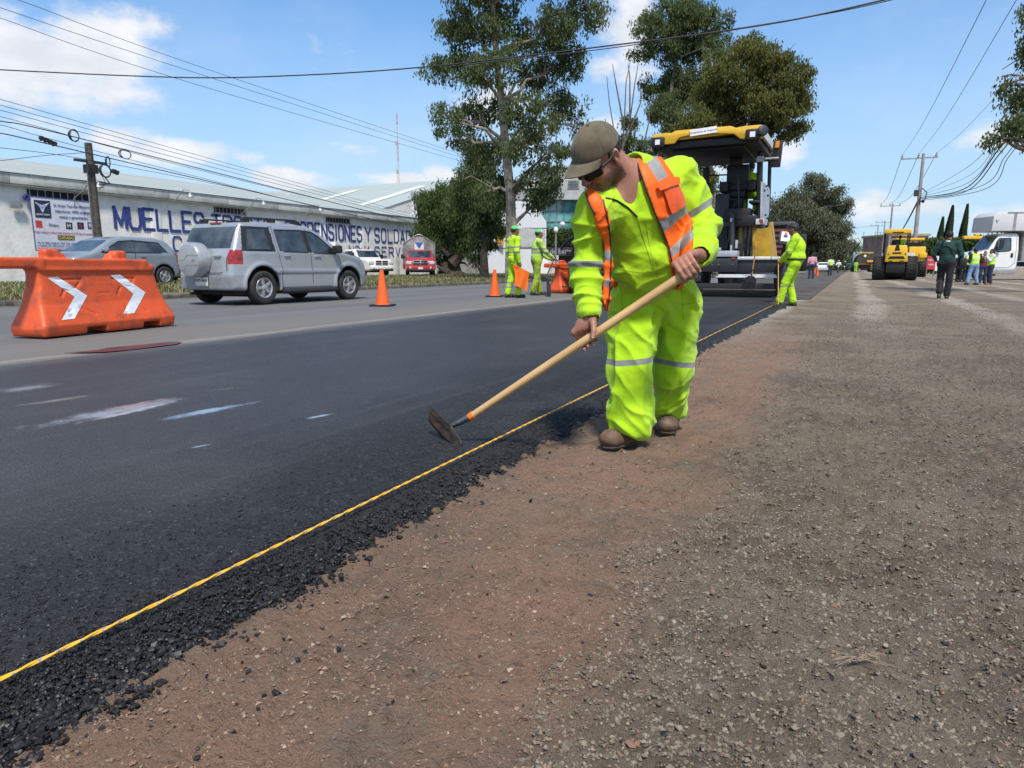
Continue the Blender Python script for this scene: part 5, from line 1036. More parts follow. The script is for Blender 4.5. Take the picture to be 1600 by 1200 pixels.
for s in (1, -1):
    for pl in (wq, w1, w2_): outline(bv, suv, pl, s)
    for pl in ([(-.86, 1.56), (-.83, 1.05), (-.74, .72), (-.80, .40), (-.78, .33)], [(.06, 1.54), (.08, 1.0), (.10, .34)], [(.94, 1.04), (.98, .85), (.92, .55), (.80, .34)], [(-.80, .33), (.85, .33)], [(1.0, 1.10), (1.9, .90)]): seam(bv, pl, s, .005).build('door_seam', m_trim, suv)
    for y in (-.60, .27): q = on_side(bv, 2, y, .97, s, .01); MB().box(q, (.035, .17, .035)).build('door_handle', m_silver, suv, bevel=.01)
    q = on_side(bv, 2, .78, 1.10, s); MB().box(q+np.array([.13*s, 0, .03]), (.22, .13, .17)).box(q+np.array([.02*s, 0, -.02]), (.08, .08, .06)).build('door_mirror', m_trim, suv, bevel=.03)
    mb = MB(); mb.tube([(.60*s, -1.45, 1.63), (.60*s, -1.40, 1.70), (.60*s, -.1, 1.715), (.60*s, .05, 1.64)], .02, 6)
    for y in (-1.4, -.75, -.1): mb.box((.60*s, y, 1.66), (.05, .18, .08))
    mb.build('roof_rail', m_trim, suv, smooth=True)
    MB().tube([(.86*s, -.80, .26), (.88*s, -.7, .25), (.88*s, .7, .25), (.86*s, .8, .26)], .055, 8).build('side_step', m_trim, suv, smooth=True)
    for y in (-1.25, 1.24): wheel(suv, .77*s, y, .335, .215, s, 5)
mb = MB(); mb.b2((-.55, -1.95, 1.58), (.55, -1.3, 1.60)); MB().box((0, -1.60, 1.60), (.30, .05, .025)).build('brake_light', m_lamp_r, suv)
c0 = (-.10, -1.96, .88); mb = MB(); mb.lathe(c0, (0, -1, 0), [(-.02, .30), (.0, .335), (.20, .338), (.245, .31), (.255, .27), (.26, .02)], 40); mb.build('spare_wheel_cover', m_silver, suv, smooth=True, bevel=0)
mb = MB(); mb.plate([(-.38, -2.222, .89), (-.21, -2.222, .89), (-.12, -2.222, .98), (.10, -2.222, .98), (.19, -2.222, .97), (.19, -2.222, .955), (-.11, -2.222, .955), (-.20, -2.222, .865), (-.38, -2.222, .865)][::-1], .01); mb.plate([(-.35, -2.222, .70), (-.25, -2.222, .70), (-.15, -2.222, .80), (.18, -2.222, .80), (.18, -2.222, .78), (-.14, -2.222, .78), (-.24, -2.222, .68), (-.35, -2.222, .68)][::-1], .01); mb.box((.06, -2.222, .88), (.08, .012, .035)); mb.build('cover_relief', m_silver2, suv)
mb = MB(); mb.box((-.05, -1.985, .46), (.36, .015, .17)); pl_ = mb.build('number_plate', m_plate, suv, bevel=.004); text_mesh('plate_text', 'MXC-40-63', .075, m_trim, pl_, frame((-.05, -1.995, .485), (1, 0, 0), (0, 0, 1)))
MB().box((.40, -1.955, .95), (.20, .03, .04)).build('tailgate_handle', m_silver2, suv, bevel=.01)
mb = MB(); mb.tube([(.62, -1.90, .70), (.50, -1.97, .63), (-.6, -1.97, .63)], .006, 5); mb.tube([(.645, -1.64, 1.55), (.68, -1.85, 1.06), (.67, -1.955, .90), (.66, -1.96, .66)], .006, 5); mb.build('tailgate_seam', m_trim, suv)
MB().b2((-.70, -1.7, .20), (.70, 1.7, .30)).b2((-.72, -1.35, .15), (.72, -1.15, .30)).build('chassis', m_under, suv); MB().tube([(-.45, -1.5, .24), (-.45, -1.95, .22)], .03, 8).build('exhaust', m_steel, suv)
# ---- generic car shapes for the parked row
def compact(root, m, h=.03, lights='rear', van=False):
    L = 1.9
    if van: prof = [(-2.3, .35), (-2.32, 1.9), (-2.2, 2.12), (.6, 2.15), (1.15, 2.0), (1.75, 1.25), (2.35, 1.0), (2.45, .6), (2.4, .3)]; W2, H2, zb, zt, L2 = 1.9, 2.2, 1.28, 1.85, 4.9
    else: prof = [(-1.75, .35), (-1.80, .75), (-1.72, 1.0), (-1.35, 1.40), (-1.0, 1.49), (.1, 1.50), (.5, 1.40), (1.15, 1.0), (1.65, .86), (1.86, .65), (1.88, .35), (1.5, .22), (-1.5, .22)]; W2, H2, zb, zt, L2 = 1.68, 1.53, .98, 1.36, 3.9
    wf = lambda Y, Z: W2/2-.01-np.clip(Z-zb, 0, 1)*(.28 if not van else .15)-np.clip((np.abs(Y)-L2*.36)/.55, 0, 1.3)**2*.14
    wb = (-1.15, 1.2) if not van else (-1.4, 1.55); r = .30 if not van else .34
    sw = [(-1.30, zb+.05), (-1.05, zt-.03), (-.2, zt+.02), (.25, zt-.02), (.85, zb+.03)] if not van else [(.35, zb), (.35, zt), (.95, zt-.02), (1.4, zb+.02)]
    body, bv = car_body(root, prof, wf, L2, W2, H2, [(wb[0], r), (wb[1], r)], r+.07, h, m, [('side_window', side_win(sw), m_cgl), ('windscreen', end_win(.3 if not van else 1.1, 1.2 if not van else 1.9, zb+.06, zt+.02, W2*.42, 1), m_cgl), ('rear_window', end_win(-3, -1.1, zb+.08, zt+.02, W2*.38, -1), m_cgl),
        ('tail_lamp', lambda C, N: (np.abs(C[:, 0]) > W2*.36) & (C[:, 1] < -L2*.36) & (C[:, 2] > zb-.25) & (C[:, 2] < zb+.06) & (N[:, 1] < -.2), m_lamp_r), ('headlamp', lambda C, N: (np.abs(C[:, 0]) > W2*.26) & (C[:, 1] > L2*.38) & (C[:, 2] > .62) & (C[:, 2] < .80), m_lamp_w),
        ('grille', lambda C, N: (np.abs(C[:, 0]) < W2*.3) & (C[:, 1] > L2*.43) & (C[:, 2] > .35) & (C[:, 2] < .58), m_trim)], k=.1, arch_in=.45)
    for s in (-1, 1):
        outline(bv, root, sw, s, .016); seam(bv, [(-.25, zt+.02), (-.2, zb), (-.15, .35)], s, .008).build('door_seam', m_trim, root)
        q = on_side(bv, 2, .75 if not van else 1.35, zb+.06, s); MB().box(q+np.array([.1*s, 0, .05]), (.18, .1, .14)).build('door_mirror', m, root, bevel=.03)
        q = on_side(bv, 2, -.45, zb-.07, s, .01); MB().box(q, (.03, .16, .035)).build('door_handle', m, root)
        for y in wb: wheel(root, (W2/2-.10)*s, y, r, .19, s, 5)
    MB().b2((-W2*.4, -1.5, .17), (W2*.4, 1.5, .25)).build('chassis', m_under, root); return bv
rw = G(257, 446, ZR+.1); m_bg = paint('blue_grey_paint', (.26, .30, .35), metal=.3)
hb = thing('hatchback', 'grey blue hatchback with open side window behind the orange barrier', 'car', (rw[0]-.75, rw[1]-1.35, ZR+.1), PI); compact(hb, m_bg, .026); hb.scale = (1.12, 1.12, 1.12)
m_wp = paint('white_paint', (.72, .72, .71)); q = G(262, 441, ZR+.1); wc = thing('white_car', 'white car half hidden between the hatchback and the silver SUV', 'car', (q[0]+.2, q[1]+1.8, ZR+.1), math.radians(190)); compact(wc, m_wp, .04)
q = J(508, 434, 42); vn = thing('white_van', 'white high roofed van seen above the bonnet of the silver SUV', 'van', (q[0], q[1], ZR+.1), math.radians(215)); compact(vn, m_wp, .045, van=True)
def pickup(root, m, h=.03):
    prof = [(-2.8, .55), (-2.82, 1.15), (-.75, 1.18), (-.72, 1.25), (-.62, 1.80), (-.45, 1.90), (.55, 1.90), (.85, 1.80), (1.35, 1.28), (2.5, 1.20), (2.72, 1.05), (2.78, .5), (2.5, .42), (-2.5, .42)]
    wf = lambda Y, Z: .98-np.clip(Z-1.2, 0, 1)*.28-np.clip((np.abs(Y)-2.2)/.6, 0, 1.3)**2*.10+.03*np.clip((.62-np.hypot(Y-1.75, Z-.42))/.08, 0, 1)
    sw = [(-.45, 1.27), (-.40, 1.75), (.45, 1.75), (.75, 1.62), (1.05, 1.27)]
    body, bv = car_body(root, prof, wf, 5.7, 2.1, 1.95, [(-1.75, .42), (1.75, .42)], .50, h, m, [('side_window', side_win(sw), m_cgl), ('windscreen', end_win(.6, 1.5, 1.34, 1.82, .80, 1), m_cgl)], k=.12, arch_in=.55, z0=.4)
    for s in (-1, 1):
        for y in (-1.75, 1.75): wheel(root, .86*s, y, .41, .26, s, 6, m=m_alloy)
        MB().box((1.17*s, .95, 1.42), (.24, .12, .30)).box((1.03*s, .95, 1.36), (.12, .06, .05)).build('door_mirror', m_trim, root, bevel=.03)
        MB().box((.76*s, 2.73, .98), (.36, .1, .22)).build('headlamp', m_lamp_w, root, bevel=.03); outline(bv, root, sw, s, .018)
    g = MB().box((0, 2.77, .98), (1.02, .06, .34)).build('grille_frame', m_chrome, root, bevel=.03); mb = MB()
    for sx in (-1, 1):
        for sz in (-1, 1): mb.box((.245*sx, 2.805, .98+.078*sz), (.42, .02, .11))
    mb.build('grille', m_trim, g); MB().box((0, 2.82, .66), (1.85, .16, .24)).build('front_bumper', m, root, bevel=.05); MB().box((0, 2.87, .50), (1.6, .12, .14)).build('valance', m_trim, root, bevel=.02)
    MB().box((0, 2.915, .62), (.32, .02, .15)).build('number_plate', m_plate, root)
    for s in (-1, 1): MB().lathe((.68*s, 2.90, .66), (0, 1, 0), [(0, .07), (.02, .06)], 12).build('fog_lamp', m_lamp_w, root)
    MB().b2((-.7, -2.6, .35), (.7, 2.5, .5)).build('chassis', m_under, root); return bv
def to_cam(p): return math.atan2(p[0]-CAM[0], -(p[1]-CAM[1]))          # heading that faces the camera
q = J(637, 433, 47); rp = thing('red_pickup', 'red pickup with chrome grille and grey tarpaulin frame facing the road', 'pickup', (q[0], q[1]+1.5, ZR+.05), to_cam(q)+PI*0+math.radians(180)-PI); rp.rotation_euler[2] = math.atan2(q[0], -q[1])
m_rp = paint('red_paint', (.42, .018, .022)); pickup(rp, m_rp, .04); m_tarp = mat('grey_tarp', (.20, .20, .205), .65, vs=1.4, var=.25, bump=.05, bs=3)
f = [(-1.15, .9), (-1.15, 2.35), (-.75, 2.62), (-.30, 2.85), (.30, 2.85), (.75, 2.62), (1.15, 2.35), (1.15, .9)]
MB().prism(f, 'xz', -2.9, -.95).build('tarpaulin', m_tarp, rp, bevel=.02); mb = MB(); mb.tube([(-.36, -.93, 1.9), (-.36, -.93, 2.85), (-.1, -.93, 2.98), (.1, -.93, 2.98), (.36, -.93, 2.85), (.36, -.93, 1.9)], .035, 6)
for s in (-1, 1): mb.tube([(1.12*s, -.93, 1.2), (1.12*s, -.93, 2.36), (.36*s, -.93, 2.84)], .03, 6)
mb.build('frame', m_galv, rp); MB().box((0, -.92, 2.15), (.66, .03, .62)).build('back_panel', mat('tarp_white', (.6, .6, .6), .7), rp); mb = MB(); mb.prism([(-.30, 2.45), (.30, 2.45), (.0, 2.02)][::-1], 'xz', -.90, -.88); mb.build('blue_triangle', mat('sign_blue', (.03, .12, .42), .5), rp)
MB().b2((-1.18, -2.85, .55), (1.18, -.98, 1.45)).build('stake_bed', m_rp, rp, bevel=.02)
q = J(572, 433, 45.5); wp = thing('white_pickup', 'white pickup with black grille and roof lights parked on the verge', 'pickup', (q[0]-1.5, q[1]+1.2, ZR+.05), math.atan2(q[0], -q[1])+math.radians(32)); pickup(wp, m_wp, .05)
for s in (-.4, 0, .4): MB().box((s, .3, 1.93), (.1, .1, .06)).build('roof_light', m_lamp_o if s else m_lamp_r, wp, bevel=.01)
for nm in ('grille_frame',):
    for c_ in wp.children:
        if c_.name.startswith(nm): c_.data.materials[0] = m_wp
# ---- box truck
d0 = 40.; q0 = J(1512, 437, d0); q0[2] = 0; hdT = math.radians(110)       # the truck faces left and slightly towards the camera
tk = thing('box_truck', 'white box truck with grey cargo body parked behind the group in vests', 'truck', (0, 0, 0), hdT); sT = FPX/d0
_c = J(1540, 438, 42.)*[1, 1, 0]-np.array(Matrix.Rotation(hdT, 3, 'Z') @ Vector((-1.25*.90, 4.40*.90, 0))); tk.scale = (.90, .90, 1.07); tk.location = tuple(_c)
m_box = mat('truck_box', (.56, .57, .59), .45, vs=.5, var=.03, dirt=((.42, .42, .42), .3)); m_tw = paint('truck_white', (.70, .71, .71), amt=.1)
# local: y forward, x right; front axle y=3.6
prof = [(2.45, .75), (2.42, 1.35), (2.45, 2.55), (2.60, 2.66), (3.55, 2.66), (3.75, 2.58), (4.35, 1.72), (5.35, 1.52), (5.62, 1.30), (5.70, .65), (5.5, .55), (2.6, .55)]
wf = lambda Y, Z: 1.12-np.clip(Z-1.7, 0, 1)*.14-np.clip((Y-4.6)/1.2, 0, 1)**2*.22
swT = [(2.95, 1.72), (2.98, 2.38), (3.72, 2.38), (3.88, 2.20), (4.02, 1.72), (3.8, 1.62), (3.1, 1.66)]
f_ = Fld((-1.3, 2.2, .3), (1.3, 5.9, 2.8), .04)
def fnT(X, Y, Z):
    q = poly_sdf((Y+0*Z, Z+0*Y), prof); w_ = np.abs(X)-wf(Y, Z); k = .12; hh = np.clip(.5-.5*(q-w_)/k, 0, 1); return q*(1-hh)+w_*hh+k*hh*(1-hh)
f_.op(fnT, (-1.25, 2.3, .4), (1.25, 5.8, 2.75), 1e-6)
for s in (-1, 1): f_.cap((s*.7, 4.75, .52), (s*1.4, 4.75, .52), .62, k=.012, mode='s')
V, Q = f_.mesh(); V = smooth_verts(V, Q, 2); C = V[Q].mean(1); N = np.cross(V[Q[:, 2]]-V[Q[:, 0]], V[Q[:, 3]]-V[Q[:, 1]]); N /= np.linalg.norm(N, axis=1, keepdims=True)+1e-12; bvT = BVHTree.FromPolygons([Vector(v) for v in V], Q.tolist()); tk_ = np.zeros(len(Q), bool)
for nm, fn2, mm in (('side_window', side_win(swT), m_cgl), ('windscreen', lambda C, N: (C[:, 1] > 3.72) & (C[:, 2] > 1.76) & (C[:, 2] < 2.56) & (np.abs(C[:, 0]) < .93) & (N[:, 1] > .3), m_cgl), ('grille', lambda C, N: (C[:, 1] > 5.4) & (C[:, 2] > .8) & (C[:, 2] < 1.3) & (np.abs(C[:, 0]) < .5), m_steel), ('cab', lambda C, N: np.ones(len(C), bool), m_tw)):
    kk = fn2(C, N) & ~tk_; tk_ |= kk; u, inv = np.unique(Q[kk], return_inverse=True); np_mesh(nm, V[u], inv.reshape(-1, 4), mm, True, parent=tk)
for s in (-1, 1): 
    outline(bvT, tk, swT, s, .025); seam(bvT, [(2.62, 2.5), (2.62, 1.0), (3.0, .72), (4.05, .72), (4.12, 1.6), (3.95, 2.0)], s, .012).build('door_seam', m_trim, tk)
    q = on_side(bvT, 2, 2.86, 1.42, s, .01); MB().box(q, (.05, .16, .24)).build('door_handle', m_trim, tk, bevel=.03); q = on_side(bvT, 2, 3.7, 1.75, s, 0); mb = MB(); mb.tube([q, q+np.array([.25*s, .05, .0]), q+np.array([.3*s, .05, .25])], .02, 5); mb.box(q+np.array([.3*s, .05, .3]), (.10, .22, .5)); mb.build('door_mirror', m_trim, tk)
    wheel(tk, 1.0*s, 4.75, .50, .28, s, 8, .55, m_alloy)
    for x in (.92, .62): wheel(tk, x*s, -2.6, .50, .26, s, 8, .55, m_steel)
    MB().b2((min(.75*s, 1.1*s), 2.45, .35), (max(.75*s, 1.1*s), 4.0, .80)).build('step_tank', m_alloy, tk, bevel=.05)
bx = MB().prism([(-4.6, 1.10), (-4.6, 3.85), (4.05, 3.85), (4.35, 3.62), (4.40, 2.78), (2.25, 2.78), (2.25, 1.10)], 'yz', -1.25, 1.25).build('cargo_box', m_box, tk, bevel=.03)
mb = MB()
for s in (-1, 1):
    x = 1.262*s; mb.box((x, 1.85, 1.95), (.03, .14, 1.7)); mb.box((x, 2.18, 1.95), (.03, .07, 1.7)); mb.box((x, 3.0, 3.3), (.03, .16, 1.0)); mb.box((x, -1.3, 1.16), (.03, 6.5, .10)); mb.box((x, -.5, 3.8), (.03, 8.0, .06))
mb.box((0, 2.27, 1.9), (2.4, .03, 1.6)); mb.build('box_trim', m_galv, bx)
MB().b2((-1.0, -4.5, .78), (1.0, 2.4, 1.06)).build('chassis', m_under, tk); mb = MB()
for x in (-.8, -.3, .3, .8): mb.ball((x, 3.5, 2.70), (.06, .06, .04), 8)
mb.build('marker_lamps', m_lamp_o, tk); text_mesh('fleet_mark', 'V', .3, m_blue, bx, frame((-1.27, 4.12, 3.3), (0, -1, 0), (0, 0, 1))) ; MB().box((1.27, 1.2, 1.3), (.012, .22, .06)).build('side_reflector', m_lamp_r, bx); MB().box((-1.27, 1.2, 1.3), (.012, .22, .06)).build('side_reflector', m_lamp_r, bx)
# ------------------------------------------------------------------ barriers, cones, paver, rollers
def px_on(bvh, px, py, off=.002):
    r = ray(px, py); h = bvh.ray_cast(Vector(CAM), Vector(r).normalized())
    return None if h[0] is None else np.array(h[0])+nrm(h[1])*off*(1 if np.dot(h[1], r) < 0 else -1)
def patch(bvh, quad, n, m_, off=.003, mb=None, mi=0, d=None):
    """curved patch lying on a surface; quad = 4 px corners (closed on sides 0-1, 3-2)"""
    q = [np.array(p, float) for p in quad]; V = []; ok = True; last = None
    for i in range(n+1):
        for j in range(m_+1):
            a = q[0]+(q[1]-q[0])*i/n; b_ = q[3]+(q[2]-q[3])*i/n; p = a+(b_-a)*j/m_; h = px_on(bvh, p[0], p[1], off)
            if h is None: h = last if last is not None else np.zeros(3)
            last = h; V.append(h)
    F = []
    for i in range(n):
        for j in range(m_): a = i*(m_+1)+j; F.append((a, a+1, a+m_+2, a+m_+1))
    mb = mb or MB(); c = np.array(V); nn = np.cross(c[m_+1]-c[0], c[1]-c[0])
    if np.dot(nn, ray(*q[0])) > 0: F = [f[::-1] for f in F]
    return mb.add(V, F, mi)
def wbvh(o):
    bpy.context.view_layer.update(); M = o.matrix_world; me = o.data; return BVHTree.FromPolygons([M @ v.co for v in me.vertices], [tuple(p.vertices) for p in me.polygons])
m_orange = mat('orange_plastic', (.62, .085, .018), .5, var=.06, vs=2.2, dirt=((.16, .05, .03), .75), ds=5, bump=.003, bs=25)
m_refl = mat('reflective_white', (.62, .66, .72), .35, var=.05, vs=18, bump=.001, bs=300)
def barrier_mesh():
    f = Fld((-1.4, -.3, -.03), (1.05, .3, 1.02), .0125)
    xz = [(-.90, 0), (-.92, .10), (-.86, .30), (-.80, .55), (-.79, .865), (.70, .865), (.70, .80), (.79, .79), (.82, .50), (.93, .13), (.91, 0)]; yz = [(-.25, 0), (-.265, .13), (-.16, .36), (-.105, .66), (-.105, .70), (-.125, .72), (-.125, .865), (.125, .865), (.125, .72), (.105, .70), (.105, .66), (.16, .36), (.265, .13), (.25, 0)]
    def fn(X, Y, Z):
        a = poly_sdf((X+0*Z, Z+0*X), xz); b_ = poly_sdf((Y+0*Z, Z+0*Y), yz); k = .06; h = np.clip(.5-.5*(a-b_)/k, 0, 1); return a*(1-h)+b_*h+k*h*(1-h)
    f.op(fn, (-.95, -.28, 0), (.95, .28, .88), 1e-6)
    f.rbox((-1.0, 0, .80), (.62, .22, .12), .025, k=.03)
    for x, s in ((-.56, 1), (.34, -1)): f.rbox((x, 0, .89), (.17, .12, .13), .03, k=.02); f.rbox((x+s*.10, 0, .87), (.12, .12, .09), .03, k=.05)
    for x in (-.26, .53): f.rbox((x, 0, .02), (.25, .9, .13), .01, mode='s', k=.01)
    for sy in (-1, 1):
        f.rbox((-.06, sy*.145, .79), (1.30, .055, .085), .008, mode='s', k=.006)
        for x in (-.45, .28):
            for (a, b_) in (((x-.15, .62), (x+.17, .62)), ((x+.17, .62), (x+.07, .52)), ((x-.12, .44), (x-.06, .52)), ((x+.07, .32), (x+.22, .22)), ((x-.10, .20), (x-.06, .30))):
                def yy(z): return np.interp(z, [.13, .36, .66], [.265, .16, .105])*sy
                f.cap((a[0], yy(a[1]), a[1]), (b_[0], yy(b_[1]), b_[1]), .014, .014, k=.006, mode='s')
        f.cap((-.12, yy(.60), .60), (.06, yy(.60), .60), .005, k=.004, mode='s'); f.cap((-.12, yy(.46), .46), (.06, yy(.46), .46), .005, k=.004, mode='s'); f.cap((-.12, yy(.60), .60), (-.12, yy(.46), .46), .005, k=.004, mode='s'); f.cap((.06, yy(.60), .60), (.06, yy(.46), .46), .005, k=.004, mode='s')
    return f
b0, b1 = G(62, 531, ZR), G(271, 509, ZR); c_ = (b0+b1)/2; br = thing('road_barrier', 'orange plastic road barrier with two white chevrons at the left edge', 'barrier', (c_[0]-.24, c_[1], ZR), math.atan2(b1[1]-b0[1], b1[0]-b0[0]), 'orange plastic barriers')
L_ = np.linalg.norm(b1-b0); k_ = L_/1.84; br.scale = (k_, k_, 1.0)
bb = fld_obj('shell', barrier_mesh(), m_orange, br, 1); bvb = wbvh(bb)
for ch in ([(74, 434.5), (89, 432.3), (136, 462), (116, 464), (96, 500.5), (116, 498)], [(172, 430), (187, 429), (227, 457), (208, 459), (192, 490.5), (209.5, 489.5)]):
    mb = MB(); a, b_, t1, t0, c0_, c1_ = ch; patch(bvb, [a, t0, t1, b_], 8, 3, .004, mb); patch(bvb, [t0, c0_, c1_, t1], 8, 3, .004, mb)
    o = mb.build('chevron', m_refl); Mi = np.array(br.matrix_world.inverted()); 
    for v_ in o.data.vertices: v_.co = br.matrix_world.inverted() @ v_.co
    o.parent = br
q = J(871, 458, 19.8); b2_ = thing('road_barrier', 'orange plastic road barrier seen end on beside the paver', 'barrier', (q[0]+.1, q[1]+.9, ZR), PI/2-.22, 'orange plastic barriers'); o = link_mesh('shell', bb.data, b2_)
mb = MB()
for x in (-.45, .28):
    for (x0, z0, x1, z1) in ((x-.12, .60, x+.10, .42), (x+.10, .42, x-.05, .20)): mb.plate([(x0-.05, -.30+.16*((z0-.13)/.5)**.6-.03+.10, z0), (x0+.05, -.30+.16*((z0-.13)/.5)**.6+.07, z0), (x1+.05, -.30+.16*((z1-.13)/.5)**.6+.07, z1), (x1-.05, -.30+.16*((z1-.13)/.5)**.6+.07, z1)], .01)
mb.build('chevrons', m_refl, b2_)
m_cone = mat('cone_orange', (.78, .115, .012), .5, var=.05, vs=5, dirt=((.35, .09, .03), .3), ds=6)
def cone(label, px, py, h=.70, z=ZR, grp='orange traffic cones'):
    p = G(px, py, z); rt = thing('traffic_cone', label, 'cone', p+[0, .0, 0], .3, grp); MB().lathe((0, 0, 0), (0, 0, 1), [(.035, .150), (.045, .135), (h*.5, .088), (h*.93, .042), (h*.99, .036), (h, .022)], 24).build('cone_body', m_cone, rt, smooth=True)
    MB().box((0, 0, .018), (.42, .42, .034)).build('base', m_trim, rt, bevel=.01); return rt
cone('orange traffic cone with black base behind the silver SUV', 598, 478); cone('orange traffic cone standing right behind the flagman', 773, 463.5)
cone('near one of two far cones beside the person in pink', 1277, 431, z=0.02); cone('far one of two distant cones beside the person in pink', 1273, 427, z=0.02)
# ---- asphalt paver, built from its rear face; Q(px, py, dy) is a point on the plane dy metres ahead of the screed
m_pbk = mat('machine_black', (.006, .0065, .008), .55, var=.2, vs=3, dirt=((.014, .013, .012), .3), ds=2); m_pdk = mat('machine_charcoal', (.018, .020, .025), .5, var=.15, vs=3, dirt=((.06, .055, .05), .3)); m_pye = mat('machine_yellow', (.70, .42, .02), .42, var=.05, vs=1.5, dirt=((.30, .20, .05), .25), coat=.3)
m_pyd = mat('hopper_yellow', (.50, .30, .012), .5, var=.08, vs=1.5, dirt=((.12, .09, .05), .5), ds=2); m_psv = mat('machine_silver', (.42, .45, .50), .4, .2, var=.06, dirt=((.2, .2, .2), .3)); m_pwh = mat('machine_white', (.60, .62, .63), .5, var=.05, dirt=((.25, .23, .2), .4)); m_org = mat('orange_paint', (.75, .26, .02), .45, var=.05); m_lens = mat('work_lamp_lens', (.75, .75, .78), .1, var=.02); m_canv = mat('grey_canvas', (.20, .19, .175), .8, vs=3, var=.2, dirt=((.09, .08, .06), .6))
PO = np.array([-4.0, 18.2, ZR]); pv = thing('asphalt_paver', 'large asphalt paver with yellow canopy and black screed laying the new mat', 'paver', PO)
def Q(px, py, dy=0.): return PYY(px, py, PO[1]+dy)-PO
def QB(mb, x0, y0, x1, y1, d0, d1, mi=0):
    a, b_ = Q(x0, y0, d0), Q(x1, y1, d0); return mb.b2((min(a[0], b_[0]), d0, min(a[2], b_[2])), (max(a[0], b_[0]), d1, max(a[2], b_[2])), mi)
def part(nm, boxes, m, parent=pv, bevel=.008):
    mb = MB()
    for b_ in boxes: QB(mb, *b_)
    return mb.build(nm, m, parent, bevel=bevel)
zgr = .01
sc = MB(); xr_ = Q(1216, 460, 0)[0]; xl_ = Q(897, 455, 0)[0]
sc.b2((xl_, 0, .02), (xr_, .5, .34)); sc.b2((xl_+.1, -.12, .0), (xr_-.1, -.001, .11)); SCR = sc.build('screed', m_pbk, pv, bevel=.02)
part('screed_step', [(1098, 451.5, 1211, 453.5, -.30, -.13)], m_canv); part('screed_beam', [(1150, 407, 1220, 426, .05, .35), (1097, 404, 1151.5, 425, -.05, .4), (1096, 427, 1219, 428.5, .1, .4)], m_pdk, bevel=.015)
part('cover_plate', [(1112, 392, 1151, 401, .02, .5)], m_psv); part('roller_tube', [(1152, 401, 1204, 406, .0, .08), (1205, 401, 1219, 406, .0, .08)], m_pwh, bevel=.02)
part('tamper_cover', [(1118, 431.5, 1218, 434.5, -.06, -.02), (1122, 428.5, 1213, 433, -.05, -.015)], m_pwh); part('yellow_frame', [(1160, 411, 1212, 415, .4, .5)], m_pye); part('tail_reflector', [(1143, 402.5, 1149, 405.5, -.07, -.052)], m_lamp_r)
part('bolts', [(x, 413, x+1.2, 414.2, -.07, -.052) for x in (1112, 1144, 1122)], m_galv, bevel=0)
part('side_plate', [(1216, 404, 1221, 455, -.1, .8)], m_pbk); part('side_plate', [(893, 402, 899, 458, -.1, .8)], m_pbk); part('extension_rail', [(1020, 430, 1095, 440, -.02, .0), (900, 425, 1096, 432, .1, .3), (900, 404, 1096, 412, .05, .3)], m_pdk)
# tractor body
part('tractor_body', [(1066, 330, 1150, 402, 1.0, 4.5), (1010, 345, 1066, 405, 1.0, 4.0)], m_pbk, bevel=.04); part('hopper_gearbox', [(1118, 303, 1135, 392, .7, 1.2)], m_pdk, bevel=.03)
part('platform', [(1060, 349, 1182, 353, .6, 2.6)], m_pdk); part('control_boxes', [(1134, 326, 1171, 347, .6, 1.2), (1145, 337, 1181, 353.5, .5, 1.0), (1170, 313, 1186, 317, .7, 1.4)], m_pbk, bevel=.02)
mb = MB(); a, b_ = Q(1144, 336, .4), Q(1144, 394, .3); mb.cyl(a, b_, .065, .065, 14); mb.cyl(Q(1142, 338, .4), Q(1142, 332, .4), .03, .03, 8); mb.tube([Q(1134, 388, .5), Q(1139, 372, .6), Q(1141, 345, .6), Q(1136, 330, .8)], .025, 6); mb.tube([Q(1128, 345, .6), Q(1126, 368, .6), Q(1131, 380, .6)], .03, 6); mb.build('hydraulic_cylinder', m_pdk, pv, smooth=True)
part('silver_fittings', [(1141, 341, 1143.5, 347, .28, .36), (1148, 342, 1160, 343.5, .5, .55), (1141, 383, 1143, 393, .2, .3), (1149, 375, 1152, 388, .2, .3), (1113, 387, 1126, 391, .1, .2)], m_psv)
# yellow hopper and material guard
mb = MB(); P_ = lambda x, y, d: tuple(Q(x, y, d)); z0p = 402
mb.plate([P_(1178, z0p, .9), P_(1203, z0p, .9), P_(1203.5, 353, .9), P_(1199, 355.5, .9), P_(1192, 357, .9), P_(1178, 357, .9)], .04); mb.plate([P_(1203.2, z0p, .9), P_(1214.5, z0p-2, 2.2), P_(1208, 346.5, 2.2), P_(1205, 346.5, .9), P_(1203.6, 353, .9)], .04)
mb.plate([P_(1176, z0p, .8), P_(1179, z0p, .8), P_(1180, 353, .8), P_(1176, 353, .8)], .1); mb.plate([P_(1155, 380, .9), P_(1158, 381, .9), P_(1160, 353, .9), P_(1155.5, 353, .9)], .05); mb.build('hopper_panel', m_pyd, pv)
mb = MB(); 
for i in range(8):
    for j in range(5):
        def pp(i, j): return P_(1160+1.9*i+.25*j*(1-i/4), 354+9.6*j, .80+.10*math.sin(i*1.7+j)+.02*j)
        mb.add([pp(i, j), pp(i+1, j), pp(i+1, j+1), pp(i, j+1)], [(3, 2, 1, 0)])
mb.build('canvas_guard', m_canv, pv, smooth=True); part('hazard_plate', [(1181, 342, 1193, 350.5, .45, .47)], m_pwh); mb = MB(); mb.prism([tuple(Q(*p, .45)[[0, 2]]) for p in ((1186, 342.5), (1192.5, 342.5), (1192.5, 350), (1190, 350))], 'xz', .43, .449); mb.build('hazard_stripe', m_lamp_r, pv)
